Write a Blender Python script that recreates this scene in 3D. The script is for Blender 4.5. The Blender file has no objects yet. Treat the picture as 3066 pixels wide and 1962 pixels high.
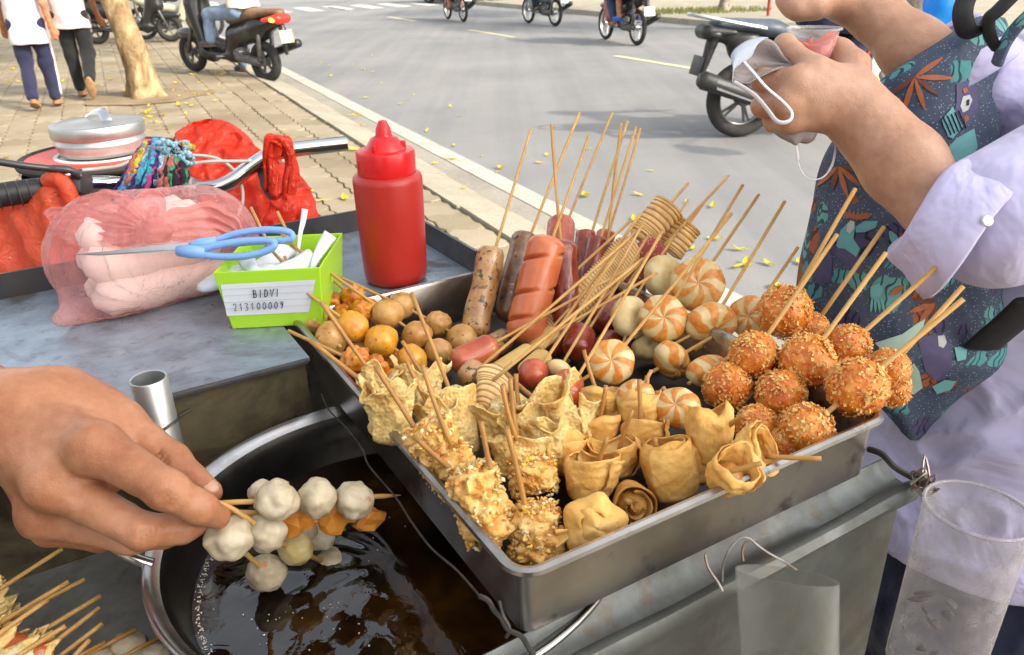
import bpy, bmesh, math, random
import numpy as np
from mathutils import Vector as V, Matrix, noise, Quaternion
from mathutils.bvhtree import BVHTree

scene = bpy.context.scene
COL = scene.collection
rnd = random.Random(7)
PI = math.pi

# ------------------------------------------------------------------ camera
CAM_H, PITCH, ROLL, FPX, PW, PH = 1.35, 24.95, 1.43, 2382.0, 3066.0, 1962.0
cam_d = bpy.data.cameras.new('camera')
cam = bpy.data.objects.new('camera', cam_d)
COL.objects.link(cam)
CAM_R = (Matrix.Rotation(math.radians(90 - PITCH), 3, 'X') @ Matrix.Rotation(math.radians(-ROLL), 3, 'Z'))
cam.rotation_euler = CAM_R.to_euler()
cam.location = (0, 0, CAM_H)
cam_d.sensor_width = 36.0
cam_d.lens = 36.0 * FPX / PW
cam_d.clip_start = 0.02
cam_d.clip_end = 900
cam_d.dof.use_dof = True
cam_d.dof.focus_distance = 0.66
cam_d.dof.aperture_fstop = 20
scene.camera = cam

# ------------------------------------------------------------------ sky, sun, exposure
SUN_AZ = V((0.86, -0.51, 0)).normalized()
SUN_EL = math.radians(36)
world = bpy.data.worlds.new("World")
scene.world = world
world.use_nodes = True
wn = world.node_tree
wn.nodes.clear()
sky = wn.nodes.new('ShaderNodeTexSky')
sky.sky_type = 'NISHITA'
sky.sun_disc = False
sky.sun_elevation = SUN_EL
sky.sun_rotation = math.atan2(SUN_AZ.x, SUN_AZ.y)
sky.air_density = 1.6
sky.dust_density = 4.0
sky.ozone_density = 1.0
bg = wn.nodes.new('ShaderNodeBackground')
bg.inputs['Strength'].default_value = 0.15
wo = wn.nodes.new('ShaderNodeOutputWorld')
hz_ = wn.nodes.new('ShaderNodeHueSaturation')      # hazy white sky of a dusty city
hz_.inputs['Saturation'].default_value = 0.3
wn.links.new(sky.outputs[0], hz_.inputs['Color'])
wn.links.new(hz_.outputs[0], bg.inputs['Color'])
wn.links.new(bg.outputs[0], wo.inputs['Surface'])
sun_d = bpy.data.lights.new('sun', 'SUN')
sun_d.energy = 2.0
sun_d.angle = math.radians(1.5)
sun_d.color = (1.0, 0.88, 0.70)
sun = bpy.data.objects.new('sun', sun_d)
COL.objects.link(sun)
to_sun = V((SUN_AZ.x * math.cos(SUN_EL), SUN_AZ.y * math.cos(SUN_EL), math.sin(SUN_EL)))
sun.rotation_euler = to_sun.to_track_quat('Z', 'Y').to_euler()
sun.location = to_sun * 30
scene.view_settings.view_transform = 'Standard'
scene.view_settings.look = 'None'
scene.view_settings.gamma = 1
scene.view_settings.use_curve_mapping = False
scene.view_settings.exposure = 1.38
scene.cycles.max_bounces = 8
scene.cycles.transparent_max_bounces = 16

# ------------------------------------------------------------------ survey: photo point -> place in the street
CX, CY = PW / 2, PH / 2
CAM_P = V((0, 0, CAM_H))
def ray(px, py):
    return CAM_R @ V(((px - CX) / FPX, -(py - CY) / FPX, -1.0))
def G(px, py, z=0.0):
    d = ray(px, py)
    return CAM_P + d * ((z - CAM_H) / d.z)
def Dp(px, py, dep):
    return CAM_P + ray(px, py) * dep
def dep_of(p):
    return -(CAM_R.transposed() @ (V(p) - CAM_P)).z
def on_plane(px, py, p0, n):
    d = ray(px, py)
    return CAM_P + d * ((V(p0) - CAM_P).dot(n) / d.dot(n))

# ------------------------------------------------------------------ geometry
class Geo:
    def __init__(s):
        s.v, s.f, s.m = [], [], []
    def add(s, vf, m=0):
        v, f = vf
        o = len(s.v)
        s.v.extend(v)
        s.f.extend([tuple(i + o for i in q) for q in f])
        s.m.extend([m] * len(f))
        return s
def frame(t, up=V((0, 0, 1))):
    t = t.normalized()
    if abs(t.dot(up)) > 0.97:
        up = V((1, 0, 0))
    a = up.cross(t).normalized()
    return a, t.cross(a).normalized()
def tube(pts, r, n=8, caps=True, flat=1.0, up=None):
    pts = [V(p) for p in pts]
    N = len(pts)
    rs = r if isinstance(r, (list, tuple)) else [r] * N
    T = []
    for i in range(N):
        a, b = pts[max(i - 1, 0)], pts[min(i + 1, N - 1)]
        d = b - a
        T.append(d.normalized() if d.length > 1e-9 else V((0, 0, 1)))
    a, b = frame(T[0], up or V((0, 0, 1)))
    vs, fs = [], []
    for i in range(N):
        if i:
            a = (a - T[i] * a.dot(T[i]))
            a = a.normalized() if a.length > 1e-6 else frame(T[i])[0]
            b = T[i].cross(a)
        for k in range(n):
            w = 2 * PI * k / n
            vs.append(pts[i] + a * (math.cos(w) * rs[i]) + b * (math.sin(w) * rs[i] * flat))
    for i in range(N - 1):
        for k in range(n):
            k2 = (k + 1) % n
            fs.append((i * n + k, i * n + k2, (i + 1) * n + k2, (i + 1) * n + k))
    if caps:
        fs.append(tuple(range(n - 1, -1, -1)))
        fs.append(tuple((N - 1) * n + k for k in range(n)))
    return vs, fs
def catmull(pts, sub=6, closed=False):
    pts = [V(p) for p in pts]
    out, N = [], len(pts)
    rng = range(N if closed else N - 1)
    for i in rng:
        if closed:
            p0, p1, p2, p3 = pts[i - 1], pts[i], pts[(i + 1) % N], pts[(i + 2) % N]
        else:
            p0, p1, p2, p3 = pts[max(i - 1, 0)], pts[i], pts[i + 1], pts[min(i + 2, N - 1)]
        for k in range(sub):
            t = k / sub
            out.append(0.5 * ((2 * p1) + (p2 - p0) * t + (2 * p0 - 5 * p1 + 4 * p2 - p3) * t * t + (3 * p1 - p0 - 3 * p2 + p3) * t ** 3))
    if not closed:
        out.append(pts[-1])
    return out
def lathe(prof, o=(0, 0, 0), axis=(0, 0, 1), n=32, cap0=False, cap1=False, rf=None):
    o, axis = V(o), V(axis).normalized()
    a, b = frame(axis)
    vs, fs = [], []
    for i, (r, z) in enumerate(prof):
        for k in range(n):
            w = 2 * PI * k / n
            rr = r * (rf(w, i) if rf else 1)
            vs.append(o + axis * z + a * (rr * math.cos(w)) + b * (rr * math.sin(w)))
    for i in range(len(prof) - 1):
        for k in range(n):
            k2 = (k + 1) % n
            fs.append((i * n + k, i * n + k2, (i + 1) * n + k2, (i + 1) * n + k))
    if cap0:
        fs.append(tuple(range(n - 1, -1, -1)))
    if cap1:
        fs.append(tuple((len(prof) - 1) * n + k for k in range(n)))
    return vs, fs
def torus(o, axis, R, r, n=32, m=10, flat=1.0):
    prof = [(R + r * math.cos(2 * PI * i / m), r * flat * math.sin(2 * PI * i / m)) for i in range(m + 1)]
    return lathe(prof, o, axis, n)
def hexa(c8):
    return [V(p) for p in c8], [(3, 2, 1, 0), (4, 5, 6, 7), (0, 1, 5, 4), (1, 2, 6, 5), (2, 3, 7, 6), (3, 0, 4, 7)]
def box(c, s, R=None, bev=0.0):
    c = V(c)
    x, y, z = s[0] / 2, s[1] / 2, s[2] / 2
    R = R or Matrix.Identity(3)
    if bev <= 0:
        P = [(-x, -y, -z), (x, -y, -z), (x, y, -z), (-x, y, -z), (-x, -y, z), (x, -y, z), (x, y, z), (-x, y, z)]
        return hexa([c + R @ V(p) for p in P])
    bm = bmesh.new()
    bmesh.ops.create_cube(bm, size=1)
    for v in bm.verts:
        v.co = V((v.co.x * 2 * x, v.co.y * 2 * y, v.co.z * 2 * z))
    bmesh.ops.bevel(bm, geom=bm.edges[:], offset=min(bev, 0.49 * 2 * min(x, y, z)), segments=2, affect='EDGES', profile=0.5)
    r = bm_geo(bm)
    return [c + R @ v for v in r[0]], r[1]
def bm_geo(bm):
    bm.verts.index_update()
    r = [v.co.copy() for v in bm.verts], [tuple(v.index for v in f.verts) for f in bm.faces]
    bm.free()
    return r
ICO = {}
def ico(sub):
    if sub not in ICO:
        bm = bmesh.new()
        bmesh.ops.create_icosphere(bm, subdivisions=sub, radius=1)
        ICO[sub] = bm_geo(bm)
    return ICO[sub]
def blob(c, r, R=None, amp=0.0, fr=2.0, sub=3, seed=0, amp2=0.0, fr2=9.0):
    v0, f0 = ico(sub)
    c = V(c)
    rr = V(r) if not isinstance(r, (int, float)) else V((r, r, r))
    R = R or Matrix.Identity(3)
    off = V((seed * 3.1, seed * 7.7, seed * 1.3))
    out = []
    for p in v0:
        k = 1.0
        if amp:
            k += amp * noise.noise(p * fr + off)
        if amp2:
            k += amp2 * noise.noise(p * fr2 + off)
        out.append(c + R @ V((p.x * rr.x * k, p.y * rr.y * k, p.z * rr.z * k)))
    return out, f0
def surf(fn, nu, nv, cu=False):
    vs, fs = [], []
    for j in range(nv):
        for i in range(nu):
            vs.append(V(fn(i / (nu if cu else nu - 1), j / (nv - 1))))
    for j in range(nv - 1):
        for i in range(nu if cu else nu - 1):
            i2 = (i + 1) % nu
            fs.append((j * nu + i, j * nu + i2, (j + 1) * nu + i2, (j + 1) * nu + i))
    return vs, fs
def prism(poly, dz):
    dz = V(dz)
    n = len(poly)
    vs = [V(p) for p in poly] + [V(p) + dz for p in poly]
    fs = [tuple(range(n - 1, -1, -1)), tuple(range(n, 2 * n))]
    for i in range(n):
        j = (i + 1) % n
        fs.append((i, j, j + n, i + n))
    return vs, fs
def xf(vf, M):
    return [M @ v for v in vf[0]], vf[1]
def rotz(a):
    return Matrix.Rotation(a, 3, 'Z')
def basis(x=None, z=None):
    if z is not None:
        z = V(z).normalized()
        a, b = frame(z)
        return Matrix((a, b, z)).transposed()
    x = V(x).normalized()
    a, b = frame(x)
    return Matrix((x, a, b)).transposed()

# signed-distance modelling for bodies, hands, bags: smooth union of round cones and ellipsoids
class SDF:
    def __init__(s):
        s.p = []
    def cone(s, a, b, ra, rb=None, k=0.02, flat=None):
        s.p.append(('c', V(a), V(b), ra, ra if rb is None else rb, k, flat))
        return s
    def chain(s, pts, k=0.02, flat=None):
        for (a, ra), (b, rb) in zip(pts[:-1], pts[1:]):
            s.cone(a, b, ra, rb, k, flat)
        return s
    def ell(s, c, r, R=None, k=0.02):
        s.p.append(('e', V(c), V(r), R or Matrix.Identity(3), k))
        return s
    def cut(s, c, r, R=None, k=0.01):
        s.p.append(('x', V(c), V(r), R or Matrix.Identity(3), k))
        return s
    def half(s, p, n):
        s.p.append(('h', V(p), V(n).normalized()))
        return s
    def mesh(s, step, post=None):
        los, his = [], []
        for q in s.p:
            if q[0] == 'c':
                r = max(q[3], q[4]) * (max(1, q[6][1]) if q[6] else 1)
                los.append([min(q[1][i], q[2][i]) - r for i in range(3)])
                his.append([max(q[1][i], q[2][i]) + r for i in range(3)])
            elif q[0] == 'e':
                r = max(q[2])
                los.append([q[1][i] - r for i in range(3)])
                his.append([q[1][i] + r for i in range(3)])
        pad = 4 * step
        lo = np.min(los, 0) - pad
        hi = np.max(his, 0) + pad
        dims = np.ceil((hi - lo) / step).astype(int) + 1
        d = np.full(dims, 1.0, np.float32)
        ax = [lo[i] + step * np.arange(dims[i]) for i in range(3)]
        def sub(l, h):
            sl = []
            for i in range(3):
                a = max(0, int((l[i] - lo[i]) / step))
                b = min(dims[i], int((h[i] - lo[i]) / step) + 2)
                sl.append(slice(a, max(b, a + 1)))
            X = np.meshgrid(*[ax[i][sl[i]].astype(np.float32) for i in range(3)], indexing='ij', sparse=True)
            return tuple(sl), X
        def ellv(q, X):
            R = np.array(q[3])
            x, y, z = X[0] - q[1][0], X[1] - q[1][1], X[2] - q[1][2]
            u = [(R[0][i] * x + R[1][i] * y + R[2][i] * z) / q[2][i] for i in range(3)]
            rr = np.sqrt(u[0] ** 2 + u[1] ** 2 + u[2] ** 2)
            w = [u[i] / q[2][i] for i in range(3)]
            g = np.sqrt(w[0] ** 2 + w[1] ** 2 + w[2] ** 2) + 1e-9
            return rr * (rr - 1) / g
        for q in s.p:
            if q[0] == 'c':
                a, b, ra, rb, k, fl = q[1:]
                r = max(ra, rb) * (max(1, fl[1]) if fl else 1) + k + 2 * step
                sl, X = sub([min(a[i], b[i]) - r for i in range(3)], [max(a[i], b[i]) + r for i in range(3)])
                x, y, z = X[0] - a[0], X[1] - a[1], X[2] - a[2]
                ba = b - a
                L2 = max(ba.length_squared, 1e-10)
                h = np.clip((x * ba[0] + y * ba[1] + z * ba[2]) / L2, 0, 1)
                x, y, z = x - h * ba[0], y - h * ba[1], z - h * ba[2]
                if fl:
                    n = fl[0]
                    t = (x * n[0] + y * n[1] + z * n[2]) * (1 / fl[1] - 1)
                    x, y, z = x + t * n[0], y + t * n[1], z + t * n[2]
                di = np.sqrt(x * x + y * y + z * z) - (ra + (rb - ra) * h)
                if fl and fl[1] < 1:
                    di = di * (0.5 + 0.5 * fl[1])
            elif q[0] == 'e':
                k = q[4]
                r = max(q[2]) + k + 2 * step
                sl, X = sub([q[1][i] - r for i in range(3)], [q[1][i] + r for i in range(3)])
                di = ellv(q, X)
            elif q[0] == 'x':
                k = q[4]
                r = max(q[2]) + k + 2 * step
                sl, X = sub([q[1][i] - r for i in range(3)], [q[1][i] + r for i in range(3)])
                di = -ellv(q, X)
                dd = d[sl]
                h = np.clip(0.5 - 0.5 * (dd - di) / k, 0, 1)
                d[sl] = dd + (di - dd) * h + k * h * (1 - h)
                continue
            else:
                X = np.meshgrid(*[ax[i].astype(np.float32) for i in range(3)], indexing='ij', sparse=True)
                di = (X[0] - q[1][0]) * q[2][0] + (X[1] - q[1][1]) * q[2][1] + (X[2] - q[1][2]) * q[2][2]
                d = np.maximum(d, di)
                continue
            dd = d[sl]
            k = max(k, 1e-5)
            h = np.clip(0.5 + 0.5 * (di - dd) / k, 0, 1)
            d[sl] = di + (dd - di) * h - k * h * (1 - h)
        # naive surface nets
        sg = d < 0
        c = sg[:-1, :-1, :-1].astype(np.int8)
        tot = np.zeros_like(c)
        for i in (0, 1):
            for j in (0, 1):
                for l in (0, 1):
                    tot += sg[i:dims[0] - 1 + i, j:dims[1] - 1 + j, l:dims[2] - 1 + l]
        act = np.argwhere((tot > 0) & (tot < 8))
        idx = -np.ones(tot.shape, np.int64)
        idx[act[:, 0], act[:, 1], act[:, 2]] = np.arange(len(act))
        acc = np.zeros((len(act), 3))
        cnt = np.zeros(len(act))
        cor = [(i, j, l) for i in (0, 1) for j in (0, 1) for l in (0, 1)]
        for a in cor:
            for b in cor:
                if sum(b) - sum(a) == 1 and all(b[i] >= a[i] for i in range(3)):
                    va = d[act[:, 0] + a[0], act[:, 1] + a[1], act[:, 2] + a[2]]
                    vb = d[act[:, 0] + b[0], act[:, 1] + b[1], act[:, 2] + b[2]]
                    mk = (va < 0) != (vb < 0)
                    t = np.where(mk, va / np.where(mk, va - vb, 1), 0)
                    for i in range(3):
                        acc[:, i] += np.where(mk, a[i] + t * (b[i] - a[i]), 0)
                    cnt += mk
        vs = lo + step * (act + acc / cnt[:, None])
        fs = []
        for ax_i in range(3):
            u, w = (ax_i + 1) % 3, (ax_i + 2) % 3
            s0 = [slice(None)] * 3
            s1 = [slice(None)] * 3
            s0[ax_i], s1[ax_i] = slice(0, -1), slice(1, None)
            A, B = sg[tuple(s0)], sg[tuple(s1)]
            e = np.argwhere(A != B)
            e = e[(e[:, u] > 0) & (e[:, w] > 0) & (e[:, u] < tot.shape[u]) & (e[:, w] < tot.shape[w])]
            flip = A[e[:, 0], e[:, 1], e[:, 2]]
            q = []
            for du, dw in ((-1, -1), (0, -1), (0, 0), (-1, 0)):
                t = e.copy()
                t[:, u] += du
                t[:, w] += dw
                q.append(idx[t[:, 0], t[:, 1], t[:, 2]])
            q = np.stack(q, 1)
            q[~flip] = q[~flip][:, ::-1]
            fs.append(q)
        fs = np.concatenate(fs)
        fs = fs[(fs >= 0).all(1)]
        verts = [V(p) for p in vs]
        if post:
            verts = [post(p) for p in verts]
        return verts, [tuple(int(i) for i in q) for q in fs]

# ------------------------------------------------------------------ objects
def new_mesh(name, geo, mats):
    me = bpy.data.meshes.new(name)
    if isinstance(geo, Geo):
        v, f, m = geo.v, geo.f, geo.m
    else:
        v, f = geo
        m = None
    me.from_pydata([tuple(p) for p in v], [], f)
    for k in (mats if isinstance(mats, (list, tuple)) else [mats]):
        me.materials.append(k)
    if m and any(m):
        me.polygons.foreach_set('material_index', m)
    return me
def shade(me, ang=40):
    if ang is None:
        return
    me.polygons.foreach_set('use_smooth', [True] * len(me.polygons))
    if ang < 180:
        me.set_sharp_from_angle(angle=math.radians(ang))
def link(o, parent=None):
    COL.objects.link(o)
    if parent is not None:
        o.parent = parent
    return o
def tag(o, label=None, cat=None, group=None, kind=None):
    if label: o['label'] = label
    if cat: o['category'] = cat
    if group: o['group'] = group
    if kind: o['kind'] = kind
    return o
def thing(name, label, cat, loc=(0, 0, 0), group=None, rz=0.0):
    o = bpy.data.objects.new(name, None)
    o.empty_display_size = 0.05
    o.location = loc
    o.rotation_euler = (0, 0, rz)
    link(o)
    return tag(o, label, cat, group)
def root_of(o):
    while o.parent:
        o = o.parent
    return o
def part(par, name, geo, mat, ang=40, label=None, local=False, kind=None):
    # geo in world coordinates unless local; the parent chain holds the location at its root
    if not local:
        L = root_of(par).location
        if isinstance(geo, Geo):
            geo.v = [V(p) - L for p in geo.v]
        else:
            geo = ([V(p) - L for p in geo[0]], geo[1])
    me = new_mesh(name, geo, mat)
    shade(me, ang)
    o = bpy.data.objects.new(name, me)
    link(o, par)
    return tag(o, label, None, None, kind)
def solo(name, label, cat, geo, mat, loc=(0, 0, 0), group=None, ang=40, kind=None):
    L = V(loc)
    if isinstance(geo, Geo):
        geo.v = [V(p) - L for p in geo.v]
    else:
        geo = ([V(p) - L for p in geo[0]], geo[1])
    me = new_mesh(name, geo, mat)
    shade(me, ang)
    o = bpy.data.objects.new(name, me)
    o.location = L
    link(o)
    return tag(o, label, cat, group, kind)
def solid(o, t, off=0):
    m = o.modifiers.new('thickness', 'SOLIDIFY')
    m.thickness = t
    m.offset = off
    return o
def copy_tree(o, parent=None):
    c = o.copy()
    link(c)
    if parent is not None:
        c.parent = parent
        c.matrix_parent_inverse = Matrix.Identity(4)
    for ch in list(o.children):
        copy_tree(ch, c)
    return c

# ------------------------------------------------------------------ materials
class NB:
    def __init__(s, name):
        s.m = bpy.data.materials.new(name)
        s.m.use_nodes = True
        s.t = s.m.node_tree
        s.t.nodes.clear()
        s.out = s.t.nodes.new('ShaderNodeOutputMaterial')
        s.tc = s.t.nodes.new('ShaderNodeTexCoord')
    def n(s, ty, props=None, **inp):
        nd = s.t.nodes.new('ShaderNode' + ty)
        for k, v in (props or {}).items():
            setattr(nd, k, v)
        for k, v in inp.items():
            sock = nd.inputs[int(k[1:])] if k[0] == '_' else nd.inputs[k.replace('_', ' ')]
            if hasattr(v, 'is_output') or isinstance(v, bpy.types.NodeSocket):
                s.t.links.new(v, sock)
            elif isinstance(v, (tuple, list)) and len(v) == 3 and sock.type == 'RGBA':
                sock.default_value = (*v, 1)
            else:
                sock.default_value = v
        return nd
    def co(s, kind='Object'):
        return s.tc.outputs[kind]
    def mapped(s, kind='Object', scale=(1, 1, 1), rot=(0, 0, 0)):
        return s.n('Mapping', Vector=s.co(kind), Scale=scale, Rotation=rot).outputs[0]
    def noise(s, scale, detail=4, rough=0.55, vec=None, dist=0.0):
        return s.n('TexNoise', Vector=vec or s.co(), Scale=scale, Detail=detail, Roughness=rough, Distortion=dist).outputs['Fac']
    def vor(s, scale, feature='F1', vec=None, out='Distance', rand=1.0):
        return s.n('TexVoronoi', {'feature': feature}, Vector=vec or s.co(), Scale=scale, Randomness=rand).outputs[out]
    def ramp(s, fac, stops, interp='LINEAR'):
        nd = s.t.nodes.new('ShaderNodeValToRGB')
        s.t.links.new(fac, nd.inputs[0])
        nd.color_ramp.interpolation = interp
        e = nd.color_ramp.elements
        while len(e) < len(stops):
            e.new(0.5)
        for i, (p, c) in enumerate(stops):
            e[i].position = p
            e[i].color = (*c, 1) if len(c) == 3 else c
        return nd.outputs[0]
    def mix(s, fac, a, b, mode='MIX'):
        nd = s.n('Mix', {'data_type': 'RGBA', 'blend_type': mode})
        for i, v in ((0, fac), (6, a), (7, b)):
            if isinstance(v, bpy.types.NodeSocket):
                s.t.links.new(v, nd.inputs[i])
            elif isinstance(v, (tuple, list)):
                nd.inputs[i].default_value = (*v, 1) if len(v) == 3 else v
            else:
                nd.inputs[i].default_value = v
        return nd.outputs[2]
    def math(s, op, a, b=0.5):
        nd = s.n('Math', {'operation': op})
        for i, v in ((0, a), (1, b)):
            if isinstance(v, bpy.types.NodeSocket):
                s.t.links.new(v, nd.inputs[i])
            else:
                nd.inputs[i].default_value = v
        return nd.outputs[0]
    def bump(s, h, strength=0.3, dist=0.001, normal=None):
        nd = s.n('Bump', Height=h, Strength=strength, Distance=dist)
        if normal is not None:
            s.t.links.new(normal, nd.inputs['Normal'])
        return nd.outputs[0]
    def bsdf(s, color, rough=0.5, metal=0.0, spec=0.5, normal=None, sss=0.0, sssr=(0.006, 0.003, 0.002), coat=0.0, trans=0.0, ior=1.45, alpha=1.0, emit=None, es=0.0, aniso=0.0, sheen=0.0):
        b = s.n('BsdfPrincipled', Base_Color=color, Roughness=rough, Metallic=metal, IOR=ior, Alpha=alpha)
        b.inputs['Specular IOR Level'].default_value = spec
        b.inputs['Coat Weight'].default_value = coat
        b.inputs['Coat Roughness'].default_value = 0.08
        b.inputs['Transmission Weight'].default_value = trans
        b.inputs['Anisotropic'].default_value = aniso
        b.inputs['Sheen Weight'].default_value = sheen
        if sss:
            b.inputs['Subsurface Weight'].default_value = sss
            b.inputs['Subsurface Radius'].default_value = sssr
            b.inputs['Subsurface Scale'].default_value = 1.0
        if normal is not None:
            s.t.links.new(normal, b.inputs['Normal'])
        if emit:
            b.inputs['Emission Color'].default_value = (*emit, 1)
            b.inputs['Emission Strength'].default_value = es
        return b
    def done(s, shader):
        s.t.links.new(shader.outputs[0] if hasattr(shader, 'outputs') else shader, s.out.inputs[0])
        return s.m
def mat(name, c1, c2=None, sc=30, rough=0.5, metal=0.0, bump=0.0, bsc=200, bd=0.001, spec=0.5, lo=0.35, hi=0.65, c3=None, spots=None, **kw):
    b = NB(name)
    col = c1
    if c2 is not None:
        st = [(lo, c1), (hi, c2)] if c3 is None else [(lo, c1), ((lo + hi) / 2, c2), (hi, c3)]
        col = b.ramp(b.noise(sc), st)
    if spots:   # (scale, threshold, colour)
        v = b.noise(spots[0], 2)
        col = b.mix(b.ramp(v, [(spots[1], (0, 0, 0)), (spots[1] + 0.05, (1, 1, 1))]), col, spots[2])
    nrm = b.bump(b.noise(bsc, 5), bump, bd) if bump else None
    return b.done(b.bsdf(col, rough, metal, spec, nrm, **kw))
# ================================================================== materials used in the street
def ground_mat(name, c1, c2, c3, sc=1.2, fine=60, rough=0.9, bump=0.25, crack=None, streak=False):
    b = NB(name)
    base = b.ramp(b.noise(sc, 6, 0.6), [(0.3, c1), (0.5, c2), (0.72, c3)])
    f = b.noise(fine, 3, 0.7)
    col = b.mix(0.35, base, b.ramp(f, [(0.35, tuple(x * 0.62 for x in c2)), (0.65, tuple(min(1, x * 1.25) for x in c2))]), 'MIX')
    if crack:
        e = b.vor(crack, 'DISTANCE_TO_EDGE', vec=b.n('VectorMath', {'operation': 'ADD'}, _0=b.co(), _1=(0, 0, 0)).outputs[0] if False else None)
        col = b.mix(b.ramp(e, [(0.0, (1, 1, 1)), (0.012, (0, 0, 0))]), col, tuple(x * 0.45 for x in c1))
    if streak:      # tyre-polished bands along the road, old stains, fine cracks
        v = b.mapped('Object', (1.5, 0.06, 1), (0, 0, math.atan2(0.43, 0.903)))
        st = b.ramp(b.noise(1.6, 5, 0.65, v), [(0.38, (0.88, 0.89, 0.91)), (0.55, (1, 1, 1)), (0.72, (1.07, 1.05, 1.02))])
        col = b.mix(1.0, col, st, 'MULTIPLY')
        sp = b.ramp(b.noise(2.3, 6, 0.75), [(0.60, (1, 1, 1)), (0.74, (0.82, 0.82, 0.83))])
        col = b.mix(1.0, col, sp, 'MULTIPLY')
    return b.done(b.bsdf(col, rough, 0, 0.3, b.bump(f, bump, 0.004)))
m_asphalt = ground_mat('asphalt_dusty', (0.15, 0.152, 0.156), (0.205, 0.204, 0.202), (0.265, 0.258, 0.245), 0.40, 110, 0.88, 0.4, streak=True)
m_gutter = ground_mat('gutter_concrete', (0.19, 0.175, 0.145), (0.255, 0.235, 0.195), (0.32, 0.295, 0.25), 1.6, 40)
m_kerb = ground_mat('kerb_concrete', (0.22, 0.195, 0.15), (0.30, 0.27, 0.21), (0.36, 0.33, 0.27), 3.0, 40)
m_slab = ground_mat('mortar_dust', (0.17, 0.14, 0.095), (0.23, 0.195, 0.135), (0.30, 0.255, 0.185), 3.0, 50)
m_soil = ground_mat('bare_soil', (0.14, 0.10, 0.06), (0.22, 0.165, 0.10), (0.29, 0.23, 0.15), 4.0, 60)
m_line = ground_mat('worn_line_paint', (0.30, 0.275, 0.225), (0.39, 0.365, 0.31), (0.46, 0.435, 0.38), 4.0, 50)
m_dash = ground_mat('worn_yellow_paint', (0.36, 0.31, 0.19), (0.48, 0.42, 0.27), (0.55, 0.48, 0.31), 5.0, 50)
m_zebra = ground_mat('zebra_paint', (0.42, 0.42, 0.40), (0.52, 0.52, 0.50), (0.62, 0.62, 0.60), 5.0, 50)
def paver_mat():
    b = NB('paver_concrete')
    oi = b.n('ObjectInfo').outputs['Random']
    g = b.n('NewGeometry').outputs['Random Per Island']
    r = b.math('FRACT', b.math('ADD', oi, g), 0)
    base = b.ramp(r, [(0.0, (0.235, 0.195, 0.13)), (0.5, (0.28, 0.235, 0.16)), (1.0, (0.325, 0.28, 0.20))])
    dirt = b.ramp(b.noise(1.3, 5, 0.65, vec=b.n('NewGeometry').outputs['Position']), [(0.32, (0.62, 0.57, 0.50)), (0.6, (1, 1, 1))])
    col = b.mix(1.0, base, dirt, 'MULTIPLY')
    f = b.noise(70, 4, 0.7)
    col = b.mix(0.25, col, b.ramp(f, [(0.3, (0.15, 0.12, 0.08)), (0.7, (0.38, 0.33, 0.25))]))
    return b.done(b.bsdf(col, 0.93, 0, 0.25, b.bump(f, 0.3, 0.003)))
m_paver = paver_mat()
def bark_mat():
    b = NB('flaking_bark')
    v = b.mapped('Object', (1, 1, 0.55))
    n1 = b.noise(6, 6, 0.65, v, 0.6)
    col = b.ramp(n1, [(0.34, (0.10, 0.062, 0.03)), (0.45, (0.19, 0.125, 0.062)), (0.54, (0.30, 0.21, 0.115)), (0.66, (0.44, 0.33, 0.19))])
    e = b.vor(14, 'F1', v)
    col = b.mix(b.ramp(e, [(0.05, (1, 1, 1)), (0.16, (0, 0, 0))]), col, (0.12, 0.07, 0.035))
    h = b.math('ADD', n1, b.math('MULTIPLY', b.noise(35, 4, 0.6, v), 0.4))
    return b.done(b.bsdf(col, 0.95, 0, 0.2, b.bump(h, 0.8, 0.03)))
m_bark = bark_mat()
m_bark_grey = mat('grey_bark', (0.16, 0.13, 0.10), (0.30, 0.26, 0.21), 12, 0.95, bump=0.7, bsc=30, bd=0.02)
def leaf_mat(name, a, c, d):
    b = NB(name)
    r = b.n('NewGeometry').outputs['Random Per Island']
    oi = b.n('ObjectInfo').outputs['Random']
    col = b.ramp(b.math('FRACT', b.math('ADD', r, oi), 0), [(0, a), (0.5, c), (1, d)])
    df = b.bsdf(col, 0.55, 0, 0.3)
    tr = b.n('BsdfTranslucent', Color=col)
    ms = b.n('MixShader', _0=0.3) if False else b.n('MixShader')
    ms.inputs[0].default_value = 0.3
    b.t.links.new(df.outputs[0], ms.inputs[1])
    b.t.links.new(tr.outputs[0], ms.inputs[2])
    return b.done(ms)
m_foliage = leaf_mat('green_foliage', (0.03, 0.065, 0.015), (0.05, 0.10, 0.022), (0.10, 0.15, 0.03))
m_yleaf = leaf_mat('yellow_leaf', (0.62, 0.44, 0.02), (0.70, 0.55, 0.03), (0.45, 0.42, 0.05))
m_grass = leaf_mat('grass_blade', (0.10, 0.13, 0.03), (0.16, 0.18, 0.05), (0.24, 0.21, 0.08))

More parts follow.
